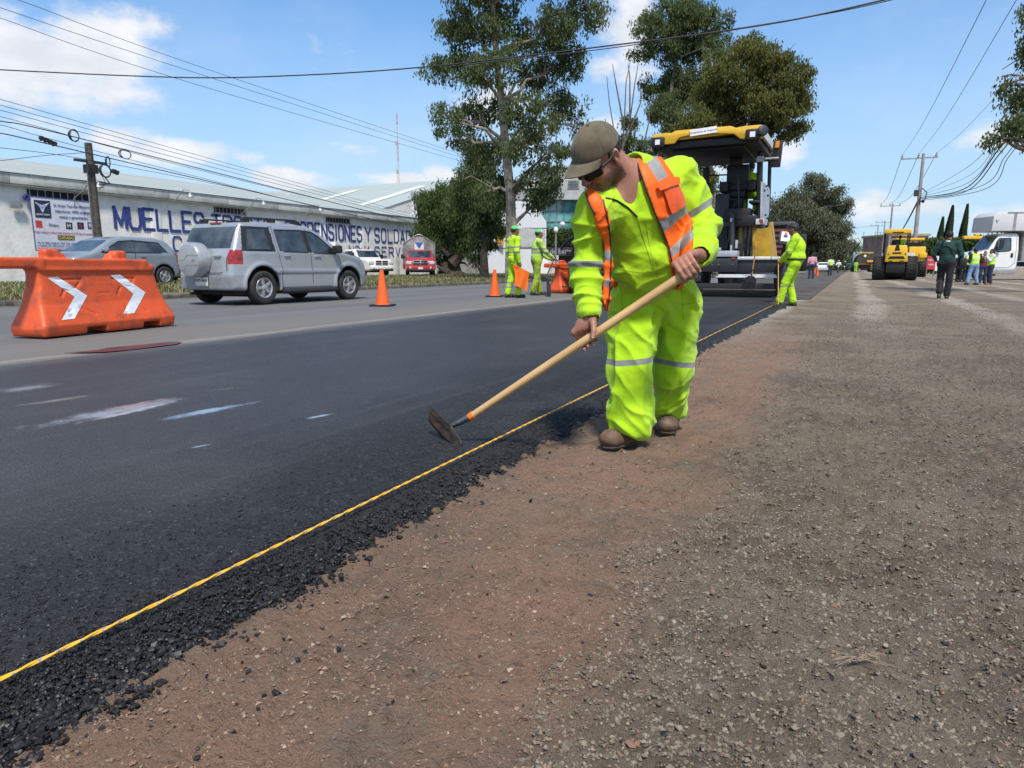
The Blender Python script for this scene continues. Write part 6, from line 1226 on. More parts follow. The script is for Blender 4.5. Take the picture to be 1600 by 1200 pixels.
# canopy posts and side panel
mb = MB(); mb.tube([Q(1185.5, 344, 1.0), Q(1188.5, 210, 1.0)], .075, 8); mb.build('canopy_post', m_pbk, pv); MB().tube([Q(1200.5, 344, 3.0), Q(1203.5, 225, 3.0)], .05, 8).build('canopy_post', m_pbk, pv); MB().tube([Q(1030, 344, 1.0), Q(1033, 215, 1.0)], .075, 8).build('canopy_post', m_pbk, pv)
mb = MB(); mb.plate([P_(1190.5, 350, .9), P_(1198, 352, 2.6), P_(1202, 330, 2.9), P_(1203, 296, 2.9), P_(1198, 288, 2.4), P_(1192, 284, .9)], .05); mb.build('engine_side_panel', m_psv, pv); mb = MB()
for p in ((1194.5, 298), (1200, 306), (1196.5, 336), (1199, 341), (1198, 291)): mb.ball(Q(*p, 1.3)-np.array([0, .03, 0]), .03, 8)
mb.build('panel_bolts', m_pbk, pv)
# canopy
prof_ = [(1019, 212), (1040, 208), (1050, 208), (1056, 204.5), (1100, 200.5), (1142, 197), (1150, 200), (1165, 197), (1190, 195), (1193.5, 197.5), (1194, 216), (1180, 217), (1157, 217.3), (1147, 209.5), (1120, 208.8), (1082, 211), (1062, 215), (1054, 224.5), (1035, 226.5), (1020, 228)]
poly = [tuple(Q(*p, -.6)[[0, 2]]) for p in prof_]; mb = MB(); mb.prism(poly, 'xz', -.64, -.54); can = mb.build('canopy', m_pye, pv, bevel=.015)
x0, x1 = poly[0][0]+.05, poly[9][0]-.05; zt_ = Q(1190, 199, -.6)[2]; zb_ = Q(1190, 214, -.6)[2]
z_l = Q(1020, 216, -.6)[2]
mb = MB(); mb.add([(x0, -.54, z_l-.1), (x1, -.54, zt_-.06), (x1, 2.9, zt_-.06), (x0, 2.9, z_l-.1), (x0, -.54, z_l+.08), (x1, -.54, zt_-.01), (x1, 2.9, zt_-.01), (x0, 2.9, z_l+.08)], [(3, 2, 1, 0), (4, 5, 6, 7), (0, 1, 5, 4), (1, 2, 6, 5), (2, 3, 7, 6), (3, 0, 4, 7)]); mb.build('canopy_roof', m_pye, can)
mb = MB(); mb.b2((x0+.05, -.5, zb_-.10), (x1-.05, 2.8, z_l-.11)); mb.b2((x0+.4, -.35, zb_-.16), (x1-.4, 2.5, zb_-.101)); mb.build('canopy_lining', m_pbk, can, bevel=.03)
mb = MB(); mb.add([(x1+.06, -.54, zt_), (x1+.06, 2.9, zt_-.02), (x1+.06, 2.9, zb_+.05), (x1+.06, -.54, zb_+.02), (x1, -.54, zt_), (x1, 2.9, zt_-.02), (x1, 2.9, zb_+.05), (x1, -.54, zb_+.02)], [(0, 3, 2, 1), (4, 5, 6, 7), (0, 1, 5, 4), (3, 7, 6, 2), (1, 2, 6, 5)]); mb.build('canopy_side', m_pwh, can)
a, b_ = Q(1079, 211.3, -.6), Q(1121, 199.8, -.6); pl_ = MB().box(((a[0]+b_[0])/2, -.655, (a[2]+b_[2])/2-.0), (b_[0]-a[0], .02, .15), np.array(Matrix.Rotation(-.07, 3, 'Y'))).build('name_plate', m_wht, can); text_mesh('name_text', 'Compactacion de Vanguardia', .058, m_inkb, pl_, frame(((a[0]+b_[0])/2, -.668, (a[2]+b_[2])/2), (1, 0, .07), (0, 0, 1)), ext=.001)
for px, py in ((1028.5, 223), (1176.5, 210.5)):
    c_ = Q(px, py, -.62); lm_ = MB().box(c_, (.34, .14, .26)).build('work_lamp', m_pbk, can, bevel=.04); MB().box(c_-np.array([0, .075, 0]), (.12, .012, .12)).build('lens', m_lens, lm_)
c_ = Q(1190.5, 205, -.66); MB().lathe(c_, (.4, -.6, .1), [(-.05, .11), (.05, .13), (.09, .12), (.1, .1)], 14).build('speaker_horn', m_pdk, can, smooth=True)
mb = MB(); c_ = Q(1214, 240.5, .9); R_ = rotm(0, .06, -.2); mb.box(c_, (.24, .05, .66), R_); wd_ = mb.build('marker_board', m_pdk, pv, bevel=.01); MB().box(Q(1215, 226, .9)+np.array([0, -.045, 0]), (.10, .02, .16), R_).build('orange_reflector', m_org, wd_); MB().tube([Q(1184, 249, .95), Q(1217, 247, .86)], .03, 8).box(Q(1188, 249, .95), (.16, .16, .14)).build('board_arm', m_psv, pv)
# seat and rails
st = MB(); QB(st, 1136, 258, 1169, 290, 1.2, 1.35); QB(st, 1140, 245.5, 1160, 259, 1.22, 1.33); QB(st, 1125, 287, 1170, 297, 1.2, 1.8); QB(st, 1131, 297.2, 1165, 308, 1.25, 1.7); QB(st, 1140, 308.2, 1160, 327, 1.3, 1.6); st.build('operator_seat', m_pbk, pv, bevel=.04)
part('seat_console', [(1124, 284, 1137, 300, 1.0, 1.4)], m_pbk, bevel=.03); part('seat_console', [(1169, 281, 1181, 297, 1.0, 1.5)], m_pbk, bevel=.03); mb = MB(); mb.tube([Q(1104, 274.5, .8), Q(1148, 272.5, .8), Q(1153, 275, .8), Q(1154, 290, .8), Q(1154, 330, .8)], .022, 6); mb.tube([Q(1137, 312, .7), Q(1152, 311, .7), Q(1146, 322, .7), Q(1143, 330, .7)], .018, 5); mb.build('guard_rail', m_pdk, pv, smooth=True)
mb = MB(); mb.tube([Q(1121, 238, 1.5), Q(1120, 250, 1.5)], .11, 8); mb.tube([Q(1104, 290, 1.2), Q(1103, 262, 1.2)], .09, 8); mb.tube([Q(1107, 272, 1.2), Q(1120, 258, 1.4)], .012, 5); mb.build('console_arm', m_pbk, pv, bevel=.02)
# left end: screed console with control handle
mb = MB(); mb.tube([Q(876, 389, -.2), Q(882, 381, -.2), Q(890, 374, -.2), Q(897, 371, -.2)], .045, 8); mb.tube([Q(883, 386, -.2), Q(893, 377, -.2)], .02, 6); mb.build('control_handle', m_pbk, pv, smooth=True); part('screed_console', [(893, 374, 909, 402, -.1, .2), (884, 393, 893, 399, -.1, .1)], m_pbk, bevel=.02)
mb = MB(); mb.tube([Q(893, 408, -.2), Q(888, 425, -.3), Q(892, 440, -.3), Q(900, 446, -.2)], .018, 6); mb.tube([Q(878, 448, -.25), Q(897, 448, -.25)], .025, 6); mb.tube([Q(866, 400, .3), Q(871, 408, .1)], .015, 5); mb.build('console_cable', m_pbk, pv, smooth=True); MB().box(Q(900, 462, -.1), (.12, .3, .12)).build('side_skid', m_psv, pv)
# right end: control panel on its arm
mb = MB(); R_ = rotm(-.35, .12, .15); c_ = Q(1227, 372, -.55); mb.box(c_, (.30, .07, .34), R_); pn = mb.build('control_panel', m_pdk, pv, bevel=.02); MB().box(c_+R_@np.array([0, -.042, .02]), (.20, .012, .24), R_).build('panel_face', m_psv, pn); MB().box(c_+R_@np.array([0, -.055, .03]), (.09, .012, .05), R_).build('panel_screen', m_pdk, pn); MB().lathe(c_+R_@np.array([0, -.04, .11]), R_@np.array([0, -1., 0]), [(0, .035), (.03, .03)], 12).build('knob', m_org, pn)
MB().tube([Q(1226, 382, -.4), Q(1224, 410, -.2), Q(1219, 425, .1)], .045, 8).build('panel_arm', m_pdk, pv); MB().tube([Q(1221.5, 388, -.3), Q(1221, 400, -.3)], .015, 6).build('red_lever', m_lamp_r, pv)
# crawler tracks
for x in (-1.0, 1.0): MB().b2((x-.18, 1.2, 0), (x+.18, 4.6, .75)).build('crawler_track', m_under, pv, bevel=.15)
# shovel standing against the screed
def shovel(nm, label, top, neck, tip, d_hint, grip_m, shaft_m, lat, bw=.24, bl=.34):
    top, neck, tip = (np.array(p, float) for p in (top, neck, tip)); ax = nrm(neck-top); lat = nrm(np.array(lat, float)-ax*np.dot(lat, ax)); nn = np.cross(ax, lat); base = top.copy(); rt = thing(nm, label, 'shovel', base)
    T = lambda p: np.array(p)-base; L = np.linalg.norm(neck-top); MB().tube([T(top+ax*.10), T(neck)], [.016, .019], 10).build('shaft', shaft_m, rt, smooth=True)
    MB().tube([T(top+ax*.13), T(top+ax*.09), T(top+ax*.05+lat*.045), T(top+lat*.055), T(top-lat*.055), T(top+ax*.05-lat*.045), T(top+ax*.09), T(top+ax*.13)], .012, 8).build('grip', grip_m, rt, smooth=True)
    bax = nrm(tip-neck); B = []; n, m_ = 8, 8; Lb = np.linalg.norm(tip-neck)
    for i in range(n+1):
        u = i/n; w_ = bw/2*(min(1, .35+u*3) if u < .3 else 1.)*(1-.12*(u > .85)*(u-.85)/.15)
        for j in range(m_+1): v_ = j/m_*2-1; B.append(T(neck+bax*(.04+u*(Lb-.04))+lat*v_*w_+nn*(.045*(v_**2)*(1-.5*u)+.02*math.sin(u*PI))))
    F = [(i*(m_+1)+j, i*(m_+1)+j+1, (i+1)*(m_+1)+j+1, (i+1)*(m_+1)+j) for i in range(n) for j in range(m_)]; mb = MB(); mb.add(B, F); o = mb.build('blade', m_blade, rt, smooth=True); md = o.modifiers.new('s', 'SOLIDIFY'); md.thickness = .004
    MB().tube([T(neck-ax*.12), T(neck+bax*.08)], [.021, .016], 10).build('socket', m_steel, rt, smooth=True); return rt
m_blade = mat('worn_shovel_steel', (.10, .10, .105), .38, .75, var=.3, vs=12, dirt=((.03, .03, .03), .7), ds=6); m_shaft = mat('varnished_wood', (.50, .26, .08), .5, var=.12, vs=20)
t_, n_, p_ = (PO+Q(*a) for a in ((1182.5, 379, -.42), (1175, 428, -.28), (1168, 452.5, -.2))); shovel('shovel', 'shovel with orange grip leaning against the paver screed', t_, n_, p_, 0, m_org, m_shaft, (1, 0, .05), .30)
# ---- tipper lorry ahead of the paver
tp = thing('tipper_truck', 'maroon ribbed tipper body in front of the paver beyond the yellow hopper', 'truck', (-4.0, 25.2, 0)); m_mar = mat('maroon_paint', (.155, .052, .058), .6, var=.12, vs=1.2, dirt=((.10, .07, .06), .5))
xr2 = float(PYY(1226, 400, 25.2)[0])+4.0; zt2 = float(PYY(1226, 357, 25.2)[2]); bd = MB().b2((-1.35, 0, 1.0), (xr2, 5.2, zt2)).build('tipper_body', m_mar, tp, bevel=.03); mb = MB()
for i in range(6): z = 1.1+(zt2-1.2)*i/5; mb.b2((xr2+.001, -.05, z), (xr2+.06, 5.2, z+.09)); mb.b2((-1.35, -.08, z), (xr2, -.001, z+.09))
mb.build('ribs', m_mar, bd); MB().b2((-1.2, 5.5, .7), (xr2-.1, 7.2, 2.7)).build('cab', m_pdk, tp, bevel=.12); MB().b2((xr2-.05, 6.3, 1.4), (xr2+.28, 6.5, 2.2)).build('door_mirror', m_trim, tp, bevel=.05)
for y in (.9, 2.1, 6.2): wheel(tp, xr2-.2, y, .5, .3, 1, 6, .5, m_steel); wheel(tp, -1.15, y, .5, .3, -1, 6, .5, m_steel)
mb = MB(); mb.tube([(-1.35, -.1, zt2+.05), (xr2, -.1, zt2+.12), (xr2+.1, 5.2, zt2+.05)], .04, 6); mb.b2((-1.3, -.05, zt2+.01), (xr2, 5.1, zt2+.08)); mb.build('tarp_roll', m_pbk, tp)
# ---- rollers
def roller(label, x0, yb, d, grp, k=1., rz=None):
    q = J(x0, yb, d)*[1, 1, 0]; rt = thing('soil_compactor', label, 'roller', q, YAW*.0 if rz is None else rz, grp); rt.scale = (k, k, k)
    m_y = m_pye
    for s in (-1, 1):
        c_ = (s*.88, .72, .72); mb = MB(); mb.lathe(c_, (s, 0, 0), [(-.34, .42), (-.34, .62), (-.28, .71), (-.1, .735), (.1, .735), (.28, .71), (.34, .62), (.34, .42), (.30, .30)], 36)
        for i in range(26):
            a = 2*PI*i/26; R_ = rotm(a, 0, 0); R2 = R_@rotm(0, 0, .5*s)
            mb.box(np.array(c_)+R_@np.array([-.15*s, 0, .735]), (.28, .07, .05), R2); mb.box(np.array(c_)+R_@np.array([.15*s, 0, .735]), (.28, .07, .05), R_@rotm(0, 0, -.5*s))
        w_ = mb.build('wheel', m_tyre, rt, smooth=True); mb = MB(); mb.lathe(c_, (s, 0, 0), [(.1, .40), (.28, .40), (.24, .30), (.2, .12), (.3, .1)], 20); mb.build('rim', m_y, w_, smooth=True)
    hd_ = MB().prism([(-.62, 1.12), (-.56, 1.75), (-.50, 2.12), (.50, 2.12), (.56, 1.75), (.62, 1.12)][::-1], 'xz', -.25, 1.6).build('engine_hood', m_y, rt, bevel=.05); MB().b2((-.52, -.15, .45), (.52, 1.5, 1.11)).build('rear_frame', m_pbk, rt, bevel=.04)
    def vent(pl, nm='vent'): MB().prism([(a, b_) for a, b_ in pl][::-1], 'xz', -.262, -.251).build(nm, m_pbk, hd_)
    vent([(-.46, 1.30), (.46, 1.30), (.36, 1.46), (-.36, 1.46)]); vent([(-.24, 1.60), (.24, 1.60), (.24, 1.70), (-.24, 1.70)]); vent([(-.15, 1.80), (.15, 1.80), (.10, 2.02), (.06, 2.16), (-.06, 2.16), (-.10, 2.02)])
    vent([(-.50, 1.52), (-.44, 1.54), (-.42, 1.66), (-.48, 1.62)]); vent([(.50, 1.52), (.44, 1.54), (.42, 1.66), (.48, 1.62)]); vent([(-.4, 1.15), (-.2, 1.15), (-.2, 1.2), (-.4, 1.2)]); vent([(.15, 1.15), (.4, 1.15), (.4, 1.2), (.15, 1.2)])
    MB().tube([(0, .1, 2.12), (0, .1, 2.32)], .05, 8).build('exhaust', m_pbk, rt); MB().prism([(-.72, 2.98), (-.66, 3.13), (.66, 3.13), (.72, 2.98), (.72, 2.86), (-.72, 2.86)][::-1], 'xz', .5, 2.6).build('canopy', m_y, rt, bevel=.04)
    for x in (-.66, .66):
        for y in (.7, 2.4): MB().tube([(x, y, 1.7), (x, y, 2.86)], .045, 6).build('canopy_post', m_pbk, rt)
    MB().b2((-.3, .498, 2.88), (.3, .499, 2.95)).b2((-.62, 1.61, 1.3), (.62, 2.9, 1.7)).build('operator_deck', m_pbk, rt, bevel=.01); MB().b2((-.25, 1.75, 1.701), (.25, 1.9, 2.5)).b2((-.25, 1.9, 1.701), (.25, 2.3, 1.95)).build('seat', m_pbk, rt, bevel=.05)
    dr = MB(); dr.lathe((-1.05, 4.1, .78), (1, 0, 0), [(0, .72), (.02, .77), (2.08, .77), (2.1, .72)], 40); dr.build('drum', m_steel, rt, smooth=True); MB().b2((-1.25, 2.9, .6), (-1.1, 4.4, 1.0)).b2((1.1, 2.9, .6), (1.25, 4.4, 1.0)).b2((-1.1, 2.91, .6), (1.1, 3.15, 1.1)).build('drum_yoke', m_y, rt, bevel=.03); return rt
ro1 = roller('yellow soil compactor seen from behind with big black tyres', 1397, 438, 42, 'yellow road machines', 1.0)
q = J(1420, 427, 56)*[1, 1, 0]; lo_ = thing('wheel_loader', 'second yellow machine with treaded tyre and ladder right behind the compactor', 'loader', q, math.radians(4), 'yellow road machines'); s = FPX/56
MB().b2((-1.2, 0, 1.25), (1.05, 3, 2.45)).build('engine_hood', m_pye, lo_, bevel=.08); MB().b2((-1.1, .6, 2.451), (1.0, 2.4, 2.8)).build('cab_base', m_pdk, lo_); MB().b2((-1.1, .3, 2.95), (.95, 2.9, 3.16)).build('canopy', m_pye, lo_, bevel=.05); MB().b2((.6, -.15, 1.55), (1.15, -.002, 1.95)).build('lamp_cluster', m_pye, lo_, bevel=.04); MB().b2((-.25, -.05, 1.5), (.3, -.003, 1.95)).build('door_panel', m_pwh, lo_)
for x in (-1.0, .98): 
    for y in (.5,):
        pass
for x, s_ in ((-1.0, -1), (.98, 1)): 
    w_ = wheel(lo_, x, .6, .75, .55, s_, 6, .5, m_pye); mb = MB()
    for i in range(22): R_ = rotm(2*PI*i/22, 0, 0); mb.box(np.array([x, .6, .75])+R_@np.array([.12, 0, .75]), (.26, .09, .07), R_@rotm(0, 0, .5)); mb.box(np.array([x, .6, .75])+R_@np.array([-.12, 0, .75]), (.26, .09, .07), R_@rotm(0, 0, -.5))
    mb.build('tread', m_tyre, w_)
for x in (-.95, .9): MB().tube([(x, .7, 2.8), (x, .7, 2.95)], .05, 6).tube([(x, 2.6, 2.45), (x, 2.6, 2.95)], .05, 6).build('canopy_post', m_pbk, lo_)
mb = MB(); mb.tube([(.05, -.1, .15), (.05, -.1, 1.2)], .04, 5); mb.tube([(.4, -.1, .15), (.4, -.1, 1.2)], .04, 5)
for z in (.25, .6, .95): mb.b2((.05, -.14, z), (.4, -.06, z+.04))
mb.build('ladder', m_pye, lo_)
# yellow boom beyond the box truck
q = J(1516, 424, 62)*[1, 1, 0]; bm = thing('crane_boom', 'yellow boom of a parked machine left of the box truck roof', 'crane', q, YAW); mb = MB(); z_ = J(1516, 371, 62)[2]; mb.b2((-.9, 0, z_-.14), (1.7, .3, z_+.14)); mb.b2((.1, 0, z_+.141), (.45, .3, z_+.35)); mb.build('boom', m_pye, bm, bevel=.04); MB().b2((1.2, 0, 0), (1.6, .4, z_-.19)).b2((-.2, -.2, 0), (2.2, .8, .9)).build('pedestal', m_pdk, bm)
# red sign, tanker, far vehicles
q = J(1454, 424, 48)*[1, 1, 0]; sg = thing('road_works_sign', 'red and white printed sign board left of the man in green sweater', 'sign', q, YAW+.1); z1_, z0_ = J(1454, 400, 48)[2], J(1454, 421, 48)[2]; MB().b2((-.34, 0, z0_), (.30, .03, z1_)).build('panel', mat('sign_red', (.50, .05, .07), .5, var=.1), sg); MB().b2((.31, 0, z0_-.1), (.52, .03, z1_)).build('white_panel', m_wht, sg)
for i, tx in enumerate(('DISCULPE', 'OBRAS')): text_mesh('sign_text', tx, .17, m_wht, sg, frame((-.02, -.004, z1_-.28-i*.32), (1, 0, 0), (0, 0, 1)), ext=.002, sx=.75)
MB().b2((-.3, .035, 0), (-.25, .08, z1_)).b2((.25, .035, 0), (.30, .08, z1_)).build('legs', m_galv, sg)
q = J(1350, 421, 112)*[1, 1, 0]; tkr = thing('tanker_truck', 'dark rear of a tanker truck with yellow top far down the shoulder', 'truck', q, math.radians(3)); MB().tube([(-.0, 0, 1.75), (0, 6.5, 1.75)], 1.28, 24).build('tank', mat('tank_dark', (.05, .04, .035), .6, vs=1, var=.2), tkr, smooth=True); MB().b2((-1.6, 0, .6), (1.6, 7, .9)).b2((-1.7, -.4, 1.15), (1.7, -.01, 1.4)).build('frame', mat('rusty_frame', (.16, .07, .04), .8), tkr); MB().b2((-1.2, .2, 3.04), (1.2, 5.5, 3.2)).b2((.3, -.6, 1.6), (2.6, -.41, 1.9)).build('catwalk', m_pye, tkr); MB().b2((-1.5, 7, .8), (1.2, 9, 3.3)).build('cab', mat('cab_teal', (.2, .3, .3), .5), tkr, bevel=.2)
MB().lathe((0, -.02, 2.6), (0, -1, 0), [(0, .2), (.05, .2)], 12).build('hatch_plate', m_wht, tkr)
for y in (.6, 2.0, 7.8): wheel(tkr, 1.3, y, .52, .5, 1, 6, .5, m_steel); wheel(tkr, -1.3, y, .52, .5, -1, 6, .5, m_steel)
for px, py, d, mm, lb, rz in ((1286, 418.5, 100, m_wp, 'far white car on the old road beyond the pink shirted person', .0), (1330, 419.5, 130, paint('teal_paint', (.05, .16, .16)), 'distant teal car at the left rear of the tanker', 0.), (1345, 418, 175, m_wp, 'tiny distant white car behind the tanker truck', 0.)):
    q = J(px, py, d)*[1, 1, 0]; vh = thing('far_car', lb, 'car', q, rz); compact(vh, mm, .07)
def motorbike(px, py, d, lb):
    q = J(px, py, d)*[1, 1, 0]; rt = thing('motorcycle', lb, 'motorcycle', q, PI); mb = MB()
    for y in (-.6, .65): MB().lathe((-.05, y, .3), (1, 0, 0), [(0, .3), (.1, .3), (.1, .2), (0, .2)], 18).build('wheel', m_tyre, rt)
    MB().tube([(0, -.5, .45), (0, -.1, .75), (0, .35, .8), (0, .62, .32)], .09, 6).ball((0, .15, .78), (.14, .26, .14)).build('frame', m_pdk, rt); MB().tube([(-.35, .45, 1.0), (.35, .45, 1.0)], .02, 5).build('handlebar', m_steel, rt); MB().ball((0, .6, .85), (.1, .06, .1), 8).build('headlamp', m_lens, rt); return rt
motorbike(1310, 417.8, 95, 'motorcycle ridden toward the camera on the far road'); motorbike(1319.5, 417.2, 110, 'second smaller motorcycle further along the far road')
# ------------------------------------------------------------------ people in the distance
def hv_mat(name, col, band=(.22, .23, .23), rough=.75, dirt=None, mid=None, vs=1.5):
    m, t, b, v, sp = shade_mat(name); at = t.n('ShaderNodeAttribute', attribute_name='band'); at.attribute_type = 'GEOMETRY'
    c = t.mix(t.ss(t.noise(v, vs*3, 4), .3, .7), tuple(x*.92 for x in col), tuple(min(1, x*1.05) for x in col))
    if dirt: c = t.mix(t.m('MULTIPLY', t.ss(t.noise(v, 4, 5, .65), .45, .7), dirt[1]), c, dirt[0])
    if mid:  # (attribute 'band2' negative -> colour)
        a2 = t.n('ShaderNodeAttribute', attribute_name='band2'); c = t.mix(t.m('LESS_THAN', a2.outputs['Fac'], 0.), c, mid)
    k = t.m('LESS_THAN', at.outputs['Fac'], 0.); c = t.mix(k, c, band)
    t.set(b.inputs['Base Color'], c); b.inputs['Roughness'].default_value = rough; b.inputs['Specular IOR Level'].default_value = .25; b.inputs['Sheen Weight'].default_value = .15
    bn = t.n('ShaderNodeBump'); bn.inputs['Distance'].default_value = .002; bn.inputs['Strength'].default_value = .5; t.set(bn.inputs['Height'], t.noise(v, 60, 3)); t.set(b.inputs['Normal'], bn.outputs[0]); return m
HV = (.38, .64, .012)
m_hv = hv_mat('hi_vis_yellow', HV); m_hvd = hv_mat('hi_vis_pale_soiled', (.38, .58, .10), dirt=((.16, .22, .03), .5)); m_hvs = hv_mat('hi_vis_trousers_soiled', (.28, .40, .02), dirt=((.05, .06, .02), .9)); m_hvv = hv_mat('hi_vis_vest', (.50, .92, .02), band=(.5, .5, .5))
m_skin = mat('skin_brown', (.235, .110, .066), .55, var=.12, vs=9); m_hair = mat('black_hair', (.012, .010, .009), .7, var=.2, vs=30); m_boot = mat('dark_boot', (.035, .028, .024), .7, var=.2, vs=9); m_green = hv_mat('green_sweater', (.007, .040, .034)); m_blkc = hv_mat('black_cloth', (.012, .013, .017)); m_jean = hv_mat('pale_jeans', (.16, .27, .44)); m_djean = hv_mat('dark_jeans', (.025, .035, .07)); m_mar_c = hv_mat('maroon_cloth', (.22, .02, .035)); m_pinkc = hv_mat('pink_cloth', (.55, .28, .36)); m_whc = hv_mat('white_cloth', (.62, .62, .64)); m_capg = mat('cap_green', (.06, .50, .10), .6); m_capw = mat('cap_white', (.75, .78, .74), .6); m_capb = mat('cap_black', (.015, .015, .02), .7); m_tanb = mat('tan_boot', (.30, .14, .05), .7)
def person(label, foot, face, h=1.70, top=None, bot=None, cap=None, hair=m_hair, boots=m_boot, vest=None, bands=True, pose=None, vox=.016, belly=.0, group=None, cap2=None, lean=0., belt=False, headturn=0., seated=False, long_hair=False):
    """face: heading in radians (0 looks towards +Y); joints are given for a 1.72 m body and scaled"""
    S = h/1.72; J0 = dict(hr=(.10, 0, .90), hl=(-.10, 0, .90), kr=(.11, .02, .49), kl=(-.11, .02, .49), ar=(.11, -.02, .09), al=(-.11, -.02, .09), tr=(.13, .15, .04), tl=(-.13, .15, .04), sr=(.20, 0, 1.40), sl=(-.20, 0, 1.40), er=(.26, -.03, 1.12), el=(-.26, -.03, 1.12), wr=(.27, .07, .88), wl=(-.27, .07, .88), nk=(0, 0, 1.46), hd=(0, .03, 1.615), ch=(0, .01, 1.25), wa=(0, .01, 1.03))
    if pose: J0.update(pose)
    if lean:
        for k in ('sr', 'sl', 'nk', 'hd', 'ch'): p = np.array(J0[k]); a = lean*(1 if k != 'ch' else .6); dz = p[2]-.95; J0[k] = (p[0], p[1]+dz*math.sin(a), .95+dz*math.cos(a))
    j = {k: np.array(v)*S for k, v in J0.items()}; root = thing('person', label, 'person', foot, face, group); lo = np.min(list(j.values()), 0)-.25; hi = np.max(list(j.values()), 0)+.25; lo[2] = max(lo[2], -.02)
    N = lambda: Fld(lo, hi, vox)
    # skin: one continuous body
    f = N(); hd, nk = j['hd'], j['nk']; c_, s_ = math.cos(headturn), math.sin(headturn); fx = np.array([-s_, c_, 0]); lx = np.array([c_, s_, 0])
    f.ell(hd+[0, 0, .015], (.078*S, .095*S, .10*S), [lx, fx, (0, 0, 1)], .02).ell(hd+fx*.03*S-np.array([0, 0, .06*S]), (.058*S, .062*S, .06*S), [lx, fx, (0, 0, 1)], .03).cap(hd+fx*.085*S, hd+fx*.105*S-np.array([0, 0, .03]), .012, .017, .012)
    for s in (-1, 1): f.ell(hd+lx*s*.078*S-np.array([0, 0, .01]), (.012, .02, .032), [lx, fx, (0, 0, 1)], .01)
    f.cap(nk-[0, 0, .08], hd-[0, .02, .05], .065*S, .055*S, .03).cap(j['wa'], j['ch'], .11*S, .12*S, .05).cap(j['sr'], j['sl'], .05*S, .05*S, .05).cap(j['wa'], (j['hr']+j['hl'])/2, .11*S, .11*S)
    for q in 'rl':
        f.cap(j['h'+q], j['k'+q], .065*S, .05*S).cap(j['k'+q], j['a'+q], .05*S, .035*S).cap(j['a'+q], j['t'+q], .03*S, .03*S).cap(j['s'+q], j['e'+q], .045*S, .038*S).cap(j['e'+q], j['w'+q], .038*S, .026*S)
        w_ = j['w'+q]; d = nrm(w_-j['e'+q]); sd = nrm(np.cross(d, (0, 1., .01))) if abs(d[1]) < .9 else np.array([1., 0, 0]); up_ = np.cross(sd, d); f.cap(w_, w_+d*.07, .028, .036, .015, lat=sd, fl=1.2)
        for i in range(4): b0_ = w_+d*.085+up_*(.028-.018*i); f.cap(b0_, b0_+nrm(d+sd*.3*(1 if q == 'l' else -1))*(.045+.008*(i in (1, 2))), .0105, .009, .006)
        f.cap(w_+d*.03+up_*.03, w_+d*.075+up_*.052, .013, .010, .01)
    fld_obj('body', f, m_skin, root, 1)
    def folds(V): return (fbm(V, 7, 3, 3)-.5)*.022+(fbm(V*np.array([1, 1, 2.2]), 16, 2, 7)-.5)*.012
    # jacket or shirt
    bt = {}
    def bandfn(V):
        d = np.full(len(V), 1.)
        for z in ((1.10, 1.22) if bands is True else bands if bands else ()): d = np.where((np.abs(V[:, 0]-j['wa'][0]) < .60), np.minimum(d, np.abs(V[:, 2]-z*S)-.022), d)
        return d
    f = N(); cu = .02; f.ell(j['ch'], (.195*S, .145*S+belly*.5, .20*S), None, .06).ell(j['wa']+[0, belly*.3, 0], (.165*S+belly*.4, .135*S+belly, .17*S), None, .07).cap(j['sr'], j['sl'], .075*S, .075*S, .06).cap((j['hr']+j['hl'])/2+[-.07*S, 0, 0], (j['hr']+j['hl'])/2+[.07*S, 0, 0], .115*S, .115*S, .05).cap(nk-[0, 0, .05], nk+[0, 0, .01], .085*S, .07*S, .03)
    for q in 'rl': f.cap(j['s'+q], j['e'+q], .078*S, .064*S, .035).cap(j['e'+q], j['w'+q]-nrm(j['w'+q]-j['e'+q])*.005, .062*S, .047*S, .025)
    zb = (j['hr']+j['hl'])[2]/2+.0*S; z_, sg = zb, 1
    f.op(lambda X, Y, Z: (zb-.06)-Z+0*X+0*Y, lo, hi, .005, 'i') if not seated else None
    fld_obj('jacket' if top is not None else 'shirt', f, top, root, 1, folds, {'band': bandfn})
    f = N()
    for q in 'rl': f.cap(j['h'+q], j['k'+q], .100*S, .082*S, .03).cap(j['k'+q], j['a'+q]+[0, 0, .03], .080*S, .080*S, .03)
    f.cap(j['hr'], j['hl'], .112*S, .112*S, .06).ell((j['hr']+j['hl'])/2+[0, -.01, .05], (.175*S, .135*S, .12*S), None, .05)
    def bandlow(V): d = np.full(len(V), 1.); 
    def bandleg(V): return np.minimum(np.abs(V[:, 2]-.36*S)-.02, (np.abs(V[:, 2]-.26*S)-.018)) if bands is True else (np.abs(V[:, 2]-.44*S)-.014 if bands else np.ones(len(V)))
    fld_obj('trousers', f, bot, root, 1, folds, {'band': bandleg})
    for q in 'rl':
        a, t__ = j['a'+q], j['t'+q]; mb = Fld(np.minimum(a, t__)-.14, np.maximum(a, t__)+.14, min(vox, .014)); hl_ = a-nrm((t__-a)*[1, 1, 0])*.045; hl_[2] = t__[2]; mb.cap(hl_, t__, .042*S, .045*S, .02).cap(a, a+[0, 0, .06], .046, .05, .03).cap(hl_, a, .042, .046, .03); fld_obj('boot', mb, boots, root, 1)
    if belt: MB().lathe(j['wa']-[0, 0, .06], (0, 0, 1), [(0, .172*S+belly*.5), (.035, .172*S+belly*.5)], 20).build('belt', m_capb, root, smooth=True)
